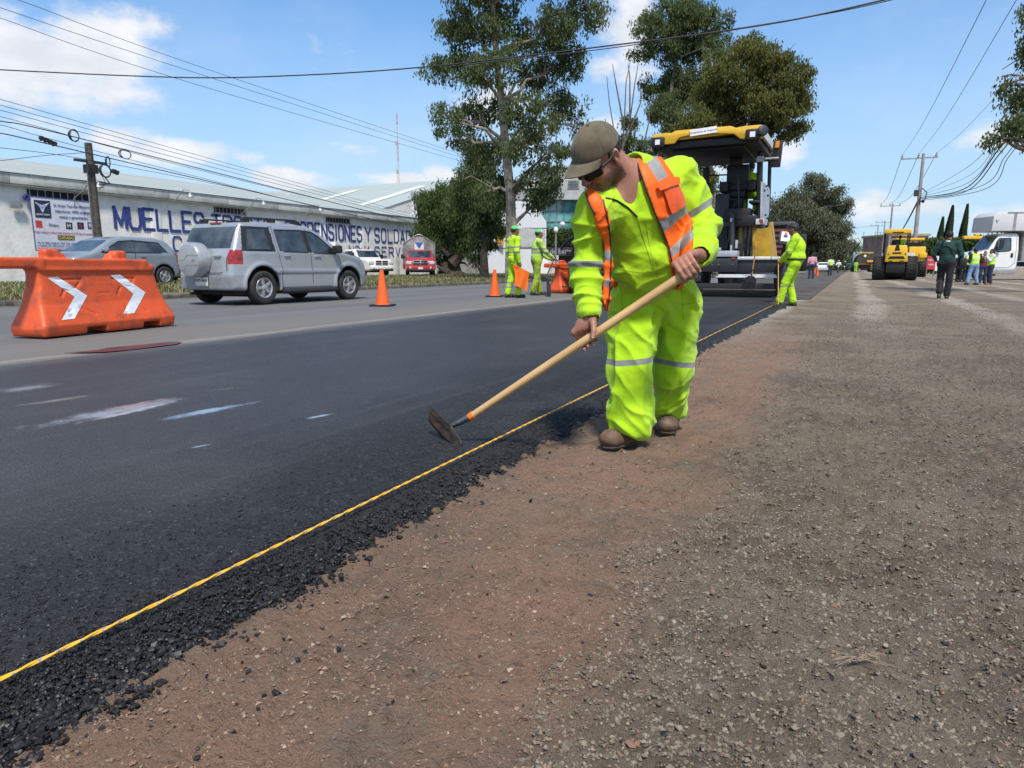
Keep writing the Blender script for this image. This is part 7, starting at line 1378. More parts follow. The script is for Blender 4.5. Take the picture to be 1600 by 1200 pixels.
    if vest is not None:
        f = N(); f.ell(j['ch'], (.215*S, .17*S+belly*.5, .22*S), None, .06).ell(j['wa']+[0, belly*.3, 0], (.19*S+belly*.4, .165*S+belly, .17*S), None, .07).cap(j['sr']*.85+j['sl']*.15, j['sl']*.85+j['sr']*.15, .08*S, .08*S, .06)
        zc_ = zb-.02; f.op(lambda X, Y, Z: zc_-Z+0*X+0*Y, lo, hi, .005, 'i'); f.cap(nk-[0, 0, .02]+[0, .04, 0], nk+[0, .05, .2], .08*S, .1*S, .01, mode='s')
        for q in 'rl': f.cap(j['s'+q]+(j['s'+q]-j['ch'])*[.12, 0, 0], j['e'+q], .092*S, .075*S, .01, mode='s')
        fld_obj('vest', f, vest, root, 1, folds, {'band': lambda V: np.minimum(np.minimum(np.abs(V[:, 2]-1.12*S)-.022, np.abs(V[:, 2]-1.33*S)-.02), np.abs(V[:, 0])-.012)})
    A = [lx, fx, (0, 0, 1)]
    if hair is not None:
        f = Fld(hd-.17, hd+.17, .012); f.ell(hd+[0, 0, .025]-fx*.012, (.086*S, .10*S, .102*S), A, .01).rbox(hd+fx*.09*S-np.array([0, 0, .03]), (.3, .12, .17), .02, A, mode='s', k=.01); f.rbox(hd-np.array([0, 0, .13]), (.3, .3, .16), .02, A, mode='s', k=.02)
        if long_hair: f.cap(hd-fx*.09, hd-fx*.11-np.array([0, 0, .14]), .035, .02, .03)
        fld_obj('hair', f, hair, root, 1)
    if cap is not None:
        f = Fld(hd-.24, hd+.24, .011); f.ell(hd+[0, 0, .04], (.093*S, .108*S, .098*S), A, .01); f.op(lambda X, Y, Z: (hd[2]+.035)-Z+0*X+0*Y, hd-.2, hd+.2, .004, 'i'); f.cap(hd+fx*.07+[0, 0, .043], hd+fx*.145+[0, 0, .030], .058, .05, .008, lat=(0, 0, 1), fl=.22)
        def c2(C, N_): return ((C-hd)@fx > .035) & ((C-hd)@fx < .2)
        fld_obj('cap', f, cap, root, 1, split=[('cap_front', c2, cap2)] if cap2 is not None else None)
    return root, j
ang = lambda dx, dy: math.atan2(-dx, dy)
dirp = lambda r, f_: ang(*(RT*r+FW*f_)[:2])           # facing given as (to the right in view, away from the viewer)
# flagman: facing right and slightly away, flag in his hand
fp = G(803, 465, ZR); FH = 117/FPX*float((fp-CAM)@FW)*1.0
pf = dict(wr=(.25, .02, .86), er=(.27, -.06, 1.12), tr=(.15, .20, .04), ar=(.13, .05, .09), kr=(.12, .10, .49), tl=(-.10, .02, .04), al=(-.10, -.12, .09), kl=(-.10, -.02, .49))
fm, jf = person('road flagman in bright yellow suit and green cap holding an orange flag', fp, dirp(.90, .45), 1.74, m_hv, m_hv, m_capg, cap2=m_capw, pose=pf, vox=.0125, bands=True, group='road workers in high visibility suits')
def world(rt, p): bpy.context.view_layer.update(); return np.array(rt.matrix_world @ Vector(p))
hw = world(fm, jf['wr']+np.array([0, .0, -.10])); fl = thing('signal_flag', 'small orange signal flag hanging from the hand of the flagman', 'flag', hw); tipd = RT*.10-FW*.05+UP*-.62
V = []; nn_ = 9
for i in range(nn_+1):
    for k_ in range(nn_+1): u, v_ = i/nn_, k_/nn_; V.append(RT*(-.18+.42*u+.10*v_*(1-u)-.05*v_)+UP*(.06-.20*u*(1-.2*v_)-.50*v_)+FW*(-.10+.05*math.sin(u*7+v_*2))+RT*.05*math.sin(v_*3)*(1-u))
MB().add(V, [(i*(nn_+1)+k_, i*(nn_+1)+k_+1, (i+1)*(nn_+1)+k_+1, (i+1)*(nn_+1)+k_) for i in range(nn_) for k_ in range(nn_)]).build('cloth', hv_mat('flag_orange', (.85, .16, .012)), fl, smooth=True); MB().tube([RT*-.20+FW*-.1+UP*.08, RT*.28+FW*-.05-UP*.16], .01, 6).build('stick', m_shaft, fl)
# shovel worker
spt = G(838, 461, ZR); ps_ = dict(wr=(.16, .42, .98), er=(.25, .18, 1.14), wl=(-.10, .40, .97), el=(-.24, .16, 1.12), kl=(-.12, .06, .49), al=(-.14, .14, .09), tl=(-.16, .30, .04), kr=(.12, -.02, .49), ar=(.14, -.12, .09), tr=(.16, .04, .04))
sw_, js = person('road worker in soiled yellow jacket and olive trousers leaning on a shovel', spt, dirp(.95, .25), 1.74, m_hvd, m_hvs, m_capg, cap2=m_capw, pose=ps_, vox=.0125, bands=(1.12, 1.22), belly=.035, lean=.05, group='road workers in high visibility suits')
h_ = world(sw_, js['wr']+np.array([-.03, .06, .0])); g_ = G(846, 462, ZR); tip = G(856, 463.5, ZR)+UP*.0
shovel('shovel', 'dark handled shovel held upright by the worker in olive trousers', h_+UP*.04, h_*.33+g_*.67+UP*.15, tip+UP*.02, 0, m_pbk, m_pbk, RT*.6+FW*.8, .25)
# worker at the paver
wp_ = G(1238, 478.5, 0.0); pw_ = dict(wr=(.20, .24, .93), er=(.26, .02, 1.12), wl=(-.06, .28, .95), el=(-.24, .10, 1.14), kr=(.12, .10, .49), ar=(.12, .02, .09), tr=(.12, .18, .04), kl=(-.12, .16, .50), al=(-.12, .24, .09), tl=(-.12, .42, .04), hd=(0, .07, 1.60), nk=(0, .02, 1.46))
pw2, jp = person('heavy set worker in yellow suit and black cap watching the screed edge', wp_, dirp(-.85, .50), 1.70, m_hv, m_hv, m_capb, pose=pw_, vox=.0125, bands=False, belly=.10, lean=.02, belt=True, group='road workers in high visibility suits')
for c_ in pw2.children:
    if c_.name.startswith('trousers') or c_.name.startswith('jacket'):
        V = np.array([v.co for v in c_.data.vertices]); a = c_.data.attributes['band']
        if c_.name.startswith('trousers'): vals = np.abs(V[:, 2]-.42)-.011
        else: vals = np.where(np.abs(V[:, 0]) > .22, np.abs(V[:, 2]-1.13)-.012, 1.)
        a.data.foreach_set('value', vals.astype(np.float32))
hp = world(pw2, jp['wl']+np.array([0, .05, -.05])); rk = thing('hand_rake', 'wooden handled rake held by the worker at the paver edge', 'rake', hp); e_ = G(1216, 479, .05)-hp; st_ = -nrm(e_)*.25; MB().tube([st_, e_*.97], .009, 8).build('handle', m_shaft, rk, smooth=True); MB().box(e_, (.3, .03, .08)).build('rake_head', m_steel, rk)
# paver operator, seen from behind in his seat
op = dict(hr=(.10, .05, .52), hl=(-.10, .05, .52), kr=(.14, .48, .50), kl=(-.14, .48, .50), ar=(.14, .50, .10), al=(-.14, .50, .10), tr=(.14, .66, .05), tl=(-.14, .66, .05), wa=(0, 0, .66), ch=(.02, 0, .88), nk=(.03, 0, 1.08), hd=(.04, .02, 1.24), sr=(.23, 0, 1.01), sl=(-.18, 0, 1.03), er=(.34, .12, .76), wr=(.40, .36, .70), el=(-.42, .1, .80), wl=(-.32, .34, .72))
so_ = PO+Q(1169, 298, 1.75)-np.array([0, 0, .62]); person('paver operator in yellow jacket and green cap sitting under the canopy', so_+np.array([.02, -.05, 0]), 0., 1.70, m_hv, m_hv, mat('cap_dark_green', (.02, .09, .05), .7), pose=op, vox=.016, bands=False, seated=True)
# compactor operator
person('roller operator in green yellow shirt sitting in the compactor', np.array(ro1.location)+[.18, 1.95, 1.45], .3, 1.7, hv_mat('lime_shirt', (.25, .62, .03)), m_blkc, None, pose=op, vox=.024, bands=False, seated=True)
# man in green sweater walking away
gp = G(1473, 467, 0); pg = dict(kr=(.10, -.02, .50), ar=(.08, -.02, .09), tr=(.08, .14, .04), kl=(-.10, .12, .50), al=(-.09, -.06, .16), tl=(-.09, .04, .06), er=(.30, -.02, 1.12), wr=(.27, .12, .92), el=(-.31, .02, 1.14), wl=(-.26, .20, 1.02))
gm, jg = person('man in dark green sweater and black trousers walking away on the shoulder', gp, ang(.10, 1), 1.72, m_green, m_blkc, None, pose=pg, vox=.0125, bands=False, belly=.04, boots=mat('black_sneaker', (.02, .02, .02), .6))
pb = world(gm, np.array([.34, .05, .92])); bg = thing('shoulder_bag', 'black shoulder bag hanging at the right hip of the man in green', 'bag', pb); MB().box((0, 0, 0), (.16, .34, .26)).build('bag_body', m_pbk, bg, bevel=.04); c_ = lambda p: world(gm, np.array(p))-pb; MB().tube([c_((.32, .02, 1.02)), c_((.12, -.165, 1.24)), c_((-.10, -.15, 1.42)), c_((-.14, 0, 1.50))], .014, 5).build('strap', m_pbk, bg, smooth=True)
MB().lathe(c_((0, .0, 1.455)), (0, 0, 1), [(0, .085), (.03, .072)], 16).build('x', m_whc).name = 'collar'; co = bpy.data.objects['collar']; co.location = pb; co.parent = gm; co.matrix_parent_inverse = gm.matrix_world.inverted()
# the group by the truck
GG = 'people standing in front of the box truck'
def at(px, py): return G(px, py, 0)
person('inspector in white shirt and lime vest facing right beside the truck', at(1509, 441), dirp(.9, .5), 1.62, m_whc, m_djean, None, vest=m_hvv, bands=False, vox=.02, lean=.12, group=GG, pose=dict(wr=(.1, .35, 1.05), er=(.25, .15, 1.12)))
person('person in pale blue jeans and lime vest seen from behind near the truck', at(1519, 445), dirp(.15, 1), 1.66, m_blkc, m_jean, m_capb, vest=m_hvv, bands=False, vox=.018, group=GG, pose=dict(al=(-.24, -.04, .09), kl=(-.18, .0, .49), tl=(-.30, .08, .04), ar=(.18, -.02, .09), wr=(.12, .25, 1.05), wl=(-.12, .25, 1.05)))
person('person in maroon shirt between the vests looking at a phone', at(1534, 443), dirp(-.3, -.8), 1.58, m_mar_c, m_djean, None, bands=False, vox=.02, group=GG, pose=dict(wr=(.08, .22, 1.38), er=(.24, .12, 1.18), wl=(-.08, .22, 1.36), el=(-.24, .12, 1.18)))
person('woman with dark ponytail in lime vest and tan boots raising her hand', at(1545, 445), dirp(-.9, .3), 1.62, m_whc, m_djean, None, vest=m_hvv, bands=False, vox=.018, group=GG, boots=m_tanb, long_hair=True, pose=dict(wr=(.14, .28, 1.42), er=(.24, .16, 1.18), wl=(-.10, .26, 1.38), el=(-.24, .14, 1.16)))
person('person in black bending forward next to the bag of the man in green', at(1497, 441), dirp(.8, .3), 1.55, m_blkc, m_blkc, None, bands=False, vox=.022, group=GG, lean=.75)
# far pedestrians
person('far person in pink shirt and dark trousers half hidden by the paver worker', at(1267, 436), dirp(.2, 1), 1.72, m_pinkc, m_djean, None, bands=False, vox=.022)
person('far worker with lime vest and blue jeans walking on the fresh road', at(1296.5, 431), dirp(.05, 1), 1.70, m_whc, m_djean, None, vest=m_hvv, bands=False, vox=.026)
person('tiny worker in full lime suit standing beside the tanker truck', at(1336.5, 425.3), dirp(.6, .6), 1.74, hv_mat('lime_far', (.30, .62, .05)), MATS['lime_far'], None, bands=False, vox=.035)
rd = dict(hr=(.10, -.1, .85), hl=(-.10, -.1, .85), kr=(.22, .25, .70), kl=(-.22, .25, .70), ar=(.22, .05, .35), al=(-.22, .05, .35), tr=(.22, .2, .30), tl=(-.22, .2, .30), wr=(.3, .45, 1.05), wl=(-.3, .45, 1.05), er=(.3, .2, 1.1), el=(-.3, .2, 1.1))
for px, py, d, lb in ((1310, 417.8, 95, 'rider in white helmet on the far motorcycle'), (1319.5, 417.2, 110, 'rider in dark clothes on the second far motorcycle')):
    person(lb, J(px, py, d)*[1, 1, 0]+[0, -.1, 0], PI, 1.7, m_whc if px < 1315 else m_blkc, m_blkc, m_capw, bands=False, vox=.035, pose=rd, seated=True)
# ------------------------------------------------------------------ the worker with the rake
WP = dict(pel=(1022, 455, 3.14), hipR=(988, 478, 3.10), hipL=(1058, 478, 3.18), kR=(985, 580, 3.02), kL=(1050, 578, 3.20), aR=(985, 672, 2.99), aL=(1046, 652, 3.31), tR=(950, 697, 2.93), tL=(1043, 666, 3.20), hR=(1000, 690, 3.05), hL=(1048, 655, 3.37),
          belly=(1014, 402, 2.99), chest=(1006, 330, 2.92), top=(998, 285, 2.90), neck=(984, 268, 2.86), sR=(930, 330, 2.80), sL=(1061, 275, 2.98), eR=(915, 425, 2.84), wR=(922, 492, 2.735), eL=(1098, 362, 2.98), wL=(1094, 398, 2.74), head=(933, 245, 2.765))
j = {k: J(*v) for k, v in WP.items()}
j['hR'][2] = j['tR'][2] = .045; j['hL'][2] = j['tL'][2] = .045
root = thing('person', 'road worker in yellow coverall, orange vest and olive cap raking the asphalt edge', 'person', ((j['tR']+j['tL'])/2)*[1, 1, 0]); O = np.array(root.location)
def rel(o):          # world-space mesh -> child of the worker
    me = o.data; n = len(me.vertices); a = np.empty(n*3, np.float32); me.vertices.foreach_get('co', a); a = a.reshape(-1, 3)-O.astype(np.float32); me.vertices.foreach_set('co', a.ravel()); me.update(); return o
# rake handle line
hA, hB = J(735, 651, 2.84), J(1086, 418, 2.60); hax = nrm(hB-hA); RH = .0185
def on_handle(px):   # handle point seen at column px
    lo_, hi_ = 0., 2.
    for _ in range(40):
        m_ = (lo_+hi_)/2; p = hA+hax*m_
        if proj(*p)[0] < px: lo_ = m_
        else: hi_ = m_
    return hA+hax*lo_
# head frame
fz = nrm(RT*-.62+FW*-.46+UP*-.74); uz = UP*.93+RT*-.12+FW*-.30; uz = nrm(uz-fz*np.dot(uz, fz)); lz = np.cross(uz, fz); HC = j['head']
if np.dot(lz, FW) > 0: lz = -lz      # his left ear is towards the viewer
A = [fz, lz, uz]
def hp_(f, l, u): return HC+fz*f+lz*l+uz*u
skin = Fld(np.min([j['tR'], j['aL'], j['wR'], j['head'], j['eL'], j['sR']], 0)-.22, np.max([j['sL'], j['eL'], j['aL'], j['wL'], j['head']], 0)+.22, .0048)
s_ = skin
s_.ell(hp_(-.012, 0, .030), (.100, .077, .092), A, .01).ell(hp_(.030, 0, -.040), (.064, .060, .080), A, .02).cap(hp_(-.02, .050, -.055), hp_(.062, .018, -.100), .026, .024, .02).cap(hp_(-.02, -.050, -.055), hp_(.062, -.018, -.100), .026, .024, .02).ell(hp_(.072, 0, -.102), (.026, .030, .022), A, .015)
for s in (-1, 1): s_.ell(hp_(.052, s*.036, -.040), (.034, .026, .034), A, .02); s_.cap(hp_(.083, s*.012, .016), hp_(.066, s*.048, .014), .012, .010, .012); s_.ell(hp_(.080, s*.030, -.008), (.017, .020, .014), A, .004, 's'); s_.ell(hp_(.070, s*.030, -.008), (.0135, .0135, .0135), A, .003)
s_.cap(hp_(.088, 0, .004), hp_(.113, 0, -.034), .0085, .012, .010).ell(hp_(.116, 0, -.038), (.011, .012, .010), A, .006)
for s in (-1, 1): s_.ell(hp_(.104, s*.013, -.042), (.010, .008, .008), A, .006)
s_.cap(hp_(.094, .016, -.066), hp_(.094, -.016, -.066), .0075, .0075, .008).cap(hp_(.091, .014, -.078), hp_(.091, -.014, -.078), .008, .008, .006).cap(hp_(.101, .018, -.0725), hp_(.101, -.018, -.0725), .0022, .0022, .003, mode='s')
for s in (-1, 1):  # ears
    s_.ell(hp_(-.018, s*.081, -.005), (.020, .009, .033), A, .006).ell(hp_(-.014, s*.089, -.002), (.011, .006, .020), A, .004, 's').ell(hp_(-.012, s*.080, -.034), (.010, .008, .010), A, .006); s_.cap(hp_(-.020, s*.088, .018), hp_(-.026, s*.087, -.012), .004, .004, .004)
s_.cap(j['neck']-UP*.03-RT*.005, hp_(-.045, 0, -.030), .064, .056, .02).cap(j['neck']+RT*.01, hp_(-.01, 0, -.07), .052, .034, .015)
lat_t = nrm(j['sL']-j['sR']); spine = nrm(j['top']-j['belly']); dep_t = nrm(np.cross(lat_t, spine)); lat_t = np.cross(spine, dep_t); latp = nrm(RT*.97+FW*.12); AT = [lat_t, dep_t, spine]; AP = [latp, nrm(np.cross(UP, latp)), UP]
def torso(f, o, k=.06):
    f.ell(j['chest'], (.178+o, .122+o, .17+o), AT, k).ell(j['belly'], (.172+o, .148+o, .155+o), [nrm(lat_t+latp), nrm(dep_t*.6+np.cross(UP, latp)*np.sign(np.dot(dep_t, np.cross(UP, latp)))*.4), nrm(spine+UP)], k).ell(j['pel'], (.176+o, .135+o, .15+o), AP, k).cap(j['sR']*.93+j['top']*.07, j['sL']*.93+j['top']*.07, .062+o, .066+o, k).ell(j['top'], (.13+o, .085+o, .07+o), AT, k); return f
torso(s_, -.016)
for q in 'RL':
    s_.cap(j['s'+q], j['e'+q], .05, .042, .03).cap(j['e'+q], j['w'+q], .042, .030, .02).cap(j['hip'+q], j['k'+q], .075, .055, .03).cap(j['k'+q], j['a'+q], .052, .042, .03).cap(j['a'+q], (j['a'+q]+j['t'+q])/2, .035, .03, .02)
# hands closed round the handle
nails = []
def hand(wr, cpx, e1, off_sign, thumb_dir, spread=.0195, q='R'):
    C = on_handle(cpx); e1 = np.array(e1, float); e1 = nrm(e1-hax*np.dot(e1, hax)); e2 = np.cross(hax, e1)
    return C, e1, e2
def fingers(wr, C, e1, wrapdir, a0, order, thumb, palm_r=.020):
    """e1 points from the handle to the knuckles; fingers wrap through wrapdir; order = +1 index towards the top end"""
    e1 = nrm(e1-hax*np.dot(e1, hax)); w_ = np.array(wrapdir, float); w_ = nrm(w_-hax*np.dot(w_, hax)-e1*np.dot(w_, e1)); K = []
    for i, (ln, r) in enumerate(((1.0, .0100), (1.06, .0104), (1.0, .0098), (.86, .0086))):
        o = (1.5-i)*.0205*order; c = C+hax*o; P = lambda a, rad: c+(e1*math.cos(a)+w_*math.sin(a))*rad
        k0 = P(a0, RH+.030)+e1*.006; k1 = P(a0+1.15, RH+.0165); k2 = P(a0+2.15*ln, RH+.0105); k3 = P(a0+2.95*ln, RH+.0085)
        s_.cap(k0, k1, r*1.12, r, .004).cap(k1, k2, r, r*.95, .003).cap(k2, k3, r*.95, r*.82, .003); s_.cap(k0, k0, r*1.25, r*1.25, .006); K.append(k0); nails.append((k3, nrm(k3-k2), nrm(k3-c)))
        s_.cap(wr+(k0-wr)*.10, k0, .021, .0125, .012)
    m_ = sum(K)/4; a3 = nrm(m_-wr); a1 = nrm(hax-a3*np.dot(hax, a3)); s_.ell((wr+m_)/2, (.038, .020, .045), [a1, np.cross(a3, a1), a3], .015)
    t0, t1, t2, t3 = thumb; s_.cap(t0, t1, .0165, .0135, .012).cap(t1, t2, .0130, .0115, .004).cap(t2, t3, .0115, .0092, .004); nails.append((t3, nrm(t3-t2), nrm(CAM-t3))); return K
CR = on_handle(917); wR = j['wR']
fingers(wR, CR, UP*.75+RT*-.55+FW*.30, FW, .15, -1, (wR+RT*.008-UP*.012-FW*.008, J(927, 505, 2.68), J(928, 517, 2.665), J(926, 527, 2.655)))
CL = on_handle(1078); wL = j['wL']
fingers(wL, CL, UP*.86+RT*.30+FW*.10, -FW+UP*-.1, .12, -1, (wL+FW*.01-UP*.004, CL+FW*.025+UP*.018-hax*.02, CL+FW*.028-UP*.005-hax*.03, CL+FW*.012-UP*.028-hax*.034))
def stub(V):     # beard shadow on jaw and lip
    d = V-HC; f, l, u = d@fz, d@lz, d@uz; r = np.hypot(f, np.hypot(l, u)); v_ = np.clip((-.045-u+np.clip(.03-f, 0, .1)*.2)/.022, 0, 1)*(r < .138)*(f > -.035)*np.clip((.30-(u < -.125)*.3)*9, 0, 1); v_ = np.maximum(v_, ((f > .075) & (np.abs(l) < .028) & (u < -.052) & (u > -.066))*.8); return v_*np.where((f > .088) & (u < -.062) & (u > -.083) & (np.abs(l) < .018), .1, 1.)
m_wskin, t, b, v, sp = shade_mat('worker_skin'); at = t.n('ShaderNodeAttribute', attribute_name='stubble'); c = t.mix(t.ss(t.noise(v, 14, 5, .6), .3, .7), (.27, .125, .082), (.36, .175, .120)); c = t.mix(t.m('MULTIPLY', t.ss(t.noise(v, 5, 2), .45, .7), .35), c, (.40, .15, .10))
c = t.mix(t.m('MULTIPLY', at.outputs['Fac'], t.m('ADD', .35, t.m('MULTIPLY', t.noise(v, 320, 2), .7)), clamp=True), c, (.045, .028, .022)); t.set(b.inputs['Base Color'], c); b.inputs['Roughness'].default_value = .5; b.inputs['Subsurface Weight'].default_value = .08; b.inputs['Subsurface Radius'].default_value = (.01, .004, .002)
bn = t.n('ShaderNodeBump'); bn.inputs['Distance'].default_value = .0012; t.set(bn.inputs['Height'], t.noise(v, 180, 4, .65)); t.set(b.inputs['Normal'], bn.outputs[0])
rel(fld_obj('body', s_, m_wskin, root, 1, attrs={'stubble': stub}))
mb = MB()
for p, ax_, up_ in nails:
    sd = nrm(np.cross(ax_, up_)); Rn = np.stack([sd, ax_, np.cross(sd, ax_)], 1); mb.tf(p-O, Rn); mb.ball((0, .001, .0065 if np.dot(np.cross(sd, ax_), up_) > 0 else -.0065), (.0045, .0058, .0016), 8)
mb.build('fingernails', mat('nail', (.50, .30, .25), .35, var=.03), root, smooth=True)
# coverall
m_cov, t, b, v, sp = shade_mat('coverall_fabric'); at = t.n('ShaderNodeAttribute', attribute_name='band')
c = t.mix(t.ss(t.noise(v, 5, 5, .6), .3, .7), (.33, .57, .007), (.43, .70, .014)); c = t.mix(t.m('MULTIPLY', t.ss(t.noise(v, 9, 6, .7), .62, .8), .35), c, (.27, .42, .03)); wv = t.n('ShaderNodeTexVoronoi'); wv.inputs['Scale'].default_value = 700; t.set(wv.inputs['Vector'], v)
c = t.mix(t.m('LESS_THAN', at.outputs['Fac'], 0.), c, t.mix(t.noise(v, 40, 3), (.15, .16, .165), (.25, .26, .265))); t.set(b.inputs['Base Color'], c); b.inputs['Roughness'].default_value = .78; b.inputs['Specular IOR Level'].default_value = .25; b.inputs['Sheen Weight'].default_value = .2
bn = t.n('ShaderNodeBump'); bn.inputs['Distance'].default_value = .007; bn.inputs['Strength'].default_value = .8; rdg = t.m('ABSOLUTE', t.m('SUBTRACT', t.noise(v, 6.5, 2, .5), .5)); t.set(bn.inputs['Height'], t.m('ADD', t.m('ADD', t.m('MULTIPLY', t.noise(v, 34, 3, .5), .28), t.m('MULTIPLY', t.m('MINIMUM', rdg, .12), 3.2)), t.m('MULTIPLY', wv.outputs['Distance'], .12))); t.set(b.inputs['Normal'], bn.outputs[0])
cov = Fld(np.min([j['aR'], j['sR'], j['eR'], j['tR']], 0)-.24, np.max([j['sL'], j['eL'], j['aL'], j['top']], 0)+.22, .0065)
torso(cov, .004, .05)
cov.cap(j['sR'], j['eR'], .078, .058, .04).cap(j['eR'], j['wR']*.93+j['eR']*.07, .060, .048, .03).cap(j['sL'], j['eL'], .076, .058, .04).cap(j['eL'], j['wL']*.92+j['eL']*.08, .066, .052, .03)
cov.cap(j['eR']*.2+j['wR']*.8, j['wR']*.96+j['eR']*.04, .045, .047, .012).cap(j['eL']*.2+j['wL']*.8, j['wL']*.97+j['eL']*.03, .047, .050, .012)
hemR, hemL = j['aR']+UP*.0+FW*.0, j['aL']+UP*.01
cov.cap(j['hipR']+RT*.005, j['kR'], .112, .095, .045).cap(j['kR'], hemR+UP*.03, .092, .096, .03).cap(j['hipL']-RT*.004, j['kL'], .115, .095, .045).cap(j['kL'], hemL+UP*.03, .088, .072, .03)
cov.cap(J(1019, 486, 3.02), J(1019, 640, 2.90), .006, .012, .025, mode='s')
SNAP = cov.F.copy()
# hems: level cuts above the boots
zR, zL = J(985, 678, 2.99)[2], J(1046, 648, 3.3)[2]
mid = (j['aR']+j['aL'])/2; sgnR = lambda X, Y: ((X-mid[0])*RT[0]+(Y-mid[1])*RT[1])
cov.op(lambda X, Y, Z: np.where(sgnR(X, Y) < 0, zR+(sgnR(X, Y)+.1)*-.12, zL)-Z, cov.lo, cov.lo+cov.h*cov.n, .006, 'i')
# cuffs open round the wrists
for q in 'RL': d = nrm(j['w'+q]-j['e'+q]); cov.cap(j['w'+q]-d*.012, j['w'+q]+d*.05, .034, .036, .004, mode='s')
# open collar with a V
nd = nrm(HC-j['neck']); cov.cap(j['neck']-nd*.0, j['neck']+nd*.16, .082, .09, .012, mode='s')
vt = J(998, 343, 2.74); cov.cap(J(964, 285, 2.74), vt, .048, .012, .012, mode='s').cap(J(975, 275, 2.80), vt, .05, .010, .01, mode='s')
cov.cap(J(940, 291, 2.70), J(972, 312, 2.70), .050, .030, .012, mode='s').cap(J(925, 285, 2.69), J(945, 292, 2.69), .030, .04, .012, mode='s')
cs = cov.like(); cA = j['neck']-nd*.045+RT*.010+FW*.015; cB = j['neck']+nd*.004+RT*.012+FW*.022; cs.cap(cA, cB, .090, .083, .001); cs.cap(cA-nd*.05, cB+nd*.08, .074, .068, .004, mode='s'); cs.op(lambda X, Y, Z: (X-cB[0])*nd[0]+(Y-cB[1])*nd[1]+(Z-cB[2])*nd[2]-.012, cs.lo, cs.lo+cs.h*cs.n, .004, 'i'); cs.cap(J(955, 285, 2.70), J(994, 325, 2.70), .085, .02, .01, mode='s'); cs.cap(J(930, 250, 2.70), J(960, 290, 2.70), .10, .08, .01, mode='s')
cov.F = np.minimum(cov.F, np.maximum(cs.F, -.02))
def foldfn(V):
    P = V; d = (fbm(P, 5.5, 3, 31)-.5)*.020
    def ridge(Q, sc, seed, p=2.): n_ = 1-np.abs(2*fbm(Q, sc, 2, seed)-1)*1.9; return np.clip(n_, 0, 1)**p
    def near(c, r): return np.exp(-((P-c)**2).sum(1)/(r*r))
    warp = np.stack([fbm(P, 6, 2, 5), fbm(P, 6, 2, 6), fbm(P, 6, 2, 7)], 1)*.10
    for c, r, ax_, a, fr in ((j['eR'], .16, j['wR']-j['sR'], .010, 6), (j['eL'], .17, j['wL']-j['sL'], .010, 7), (j['sL']*.6+j['eL']*.4, .13, nrm(j['eL']-j['sL'])+.7*lat_t, .009, 7), (j['sR']*.6+j['eR']*.4, .13, j['eR']-j['sR'], .008, 6), (j['kR']-UP*.22, .15, UP*.9+RT*.8, .012, 5), (j['kL']-UP*.22, .14, UP-RT*.6, .011, 5), (j['kR']+UP*.08, .12, UP*.6+RT*.8, .006, 4), (j['kL']+UP*.08, .12, UP*.6-RT*.8, .006, 4),
                             (J(1019, 480, 3.0), .16, UP*.9-RT*.5, .010, 7), (J(1075, 470, 3.1), .15, UP*.8+RT*.6, .008, 7), (j['belly']-UP*.03, .22, UP+RT*.15, .009, 6), (j['wR'], .09, j['wR']-j['eR'], .006, 11), (j['wL'], .09, j['wL']-j['eL'], .008, 11), (J(955, 350, 2.8), .13, UP*.5-RT*.8, .009, 7)):
        ax_ = nrm(ax_); Q = (P+warp); t_ = Q@ax_; w_ = np.stack([t_*1.0, (Q-np.outer(t_, ax_))@nrm(np.cross(ax_, UP+.1))*.25, (Q-np.outer(t_, ax_))@nrm(np.cross(ax_, RT+.1))*.25], 1)
        d = d+(ridge(w_, fr*2.1, 41, 2.4)-.28)*a*2.5*near(c, r*1.25)
    # long soft drapes down the legs
    leg = (P[:, 2] < .62); ang_ = np.stack([P@RT, P@FW, P[:, 2]*.25], 1); d = d+leg*(ridge(ang_+warp*.4, 11, 51, 2.2)-.3)*.014; dg_ = np.stack([P@RT+P[:, 2]*.9, P@FW, P[:, 2]*.3], 1); d = d+(ridge(dg_+warp*.5, 7.5, 61, 2.6)-.2)*.010*np.clip(1-near(j['chest'], .2), 0, 1)
    return d*np.clip((1.0-near(j['neck']+RT*.03, .17)*1.25), 0, 1)
def limbband(P, c, n_, half, rad): d = np.abs((P-c)@nrm(n_))-half; return np.maximum(d, np.linalg.norm(P-c, axis=1)-rad)
def covband(V):
    return np.minimum.reduce([limbband(V, J(918, 412.5, 2.82), UP*1+RT*.02, .0125, .125), limbband(V, J(1101, 320, 2.98), nrm(RT*.52-UP*.85), .0135, .12), np.maximum(limbband(V, J(984, 563.5, 3.0), UP*1+RT*-.10, .0125, .17), (V-J(1019, 560, 3.0))@RT), np.maximum(limbband(V, J(1050, 566, 3.15), UP*1+RT*.12, .0125, .17), -(V-J(1019, 560, 3.0))@RT)])
cv = rel(fld_obj('coverall', cov, m_cov, root, 2, foldfn, {'band': covband}))
covb = BVHTree.FromPolygons([Vector(v.co)+Vector(O) for v in cv.data.vertices], [tuple(p.vertices) for p in cv.data.polygons])
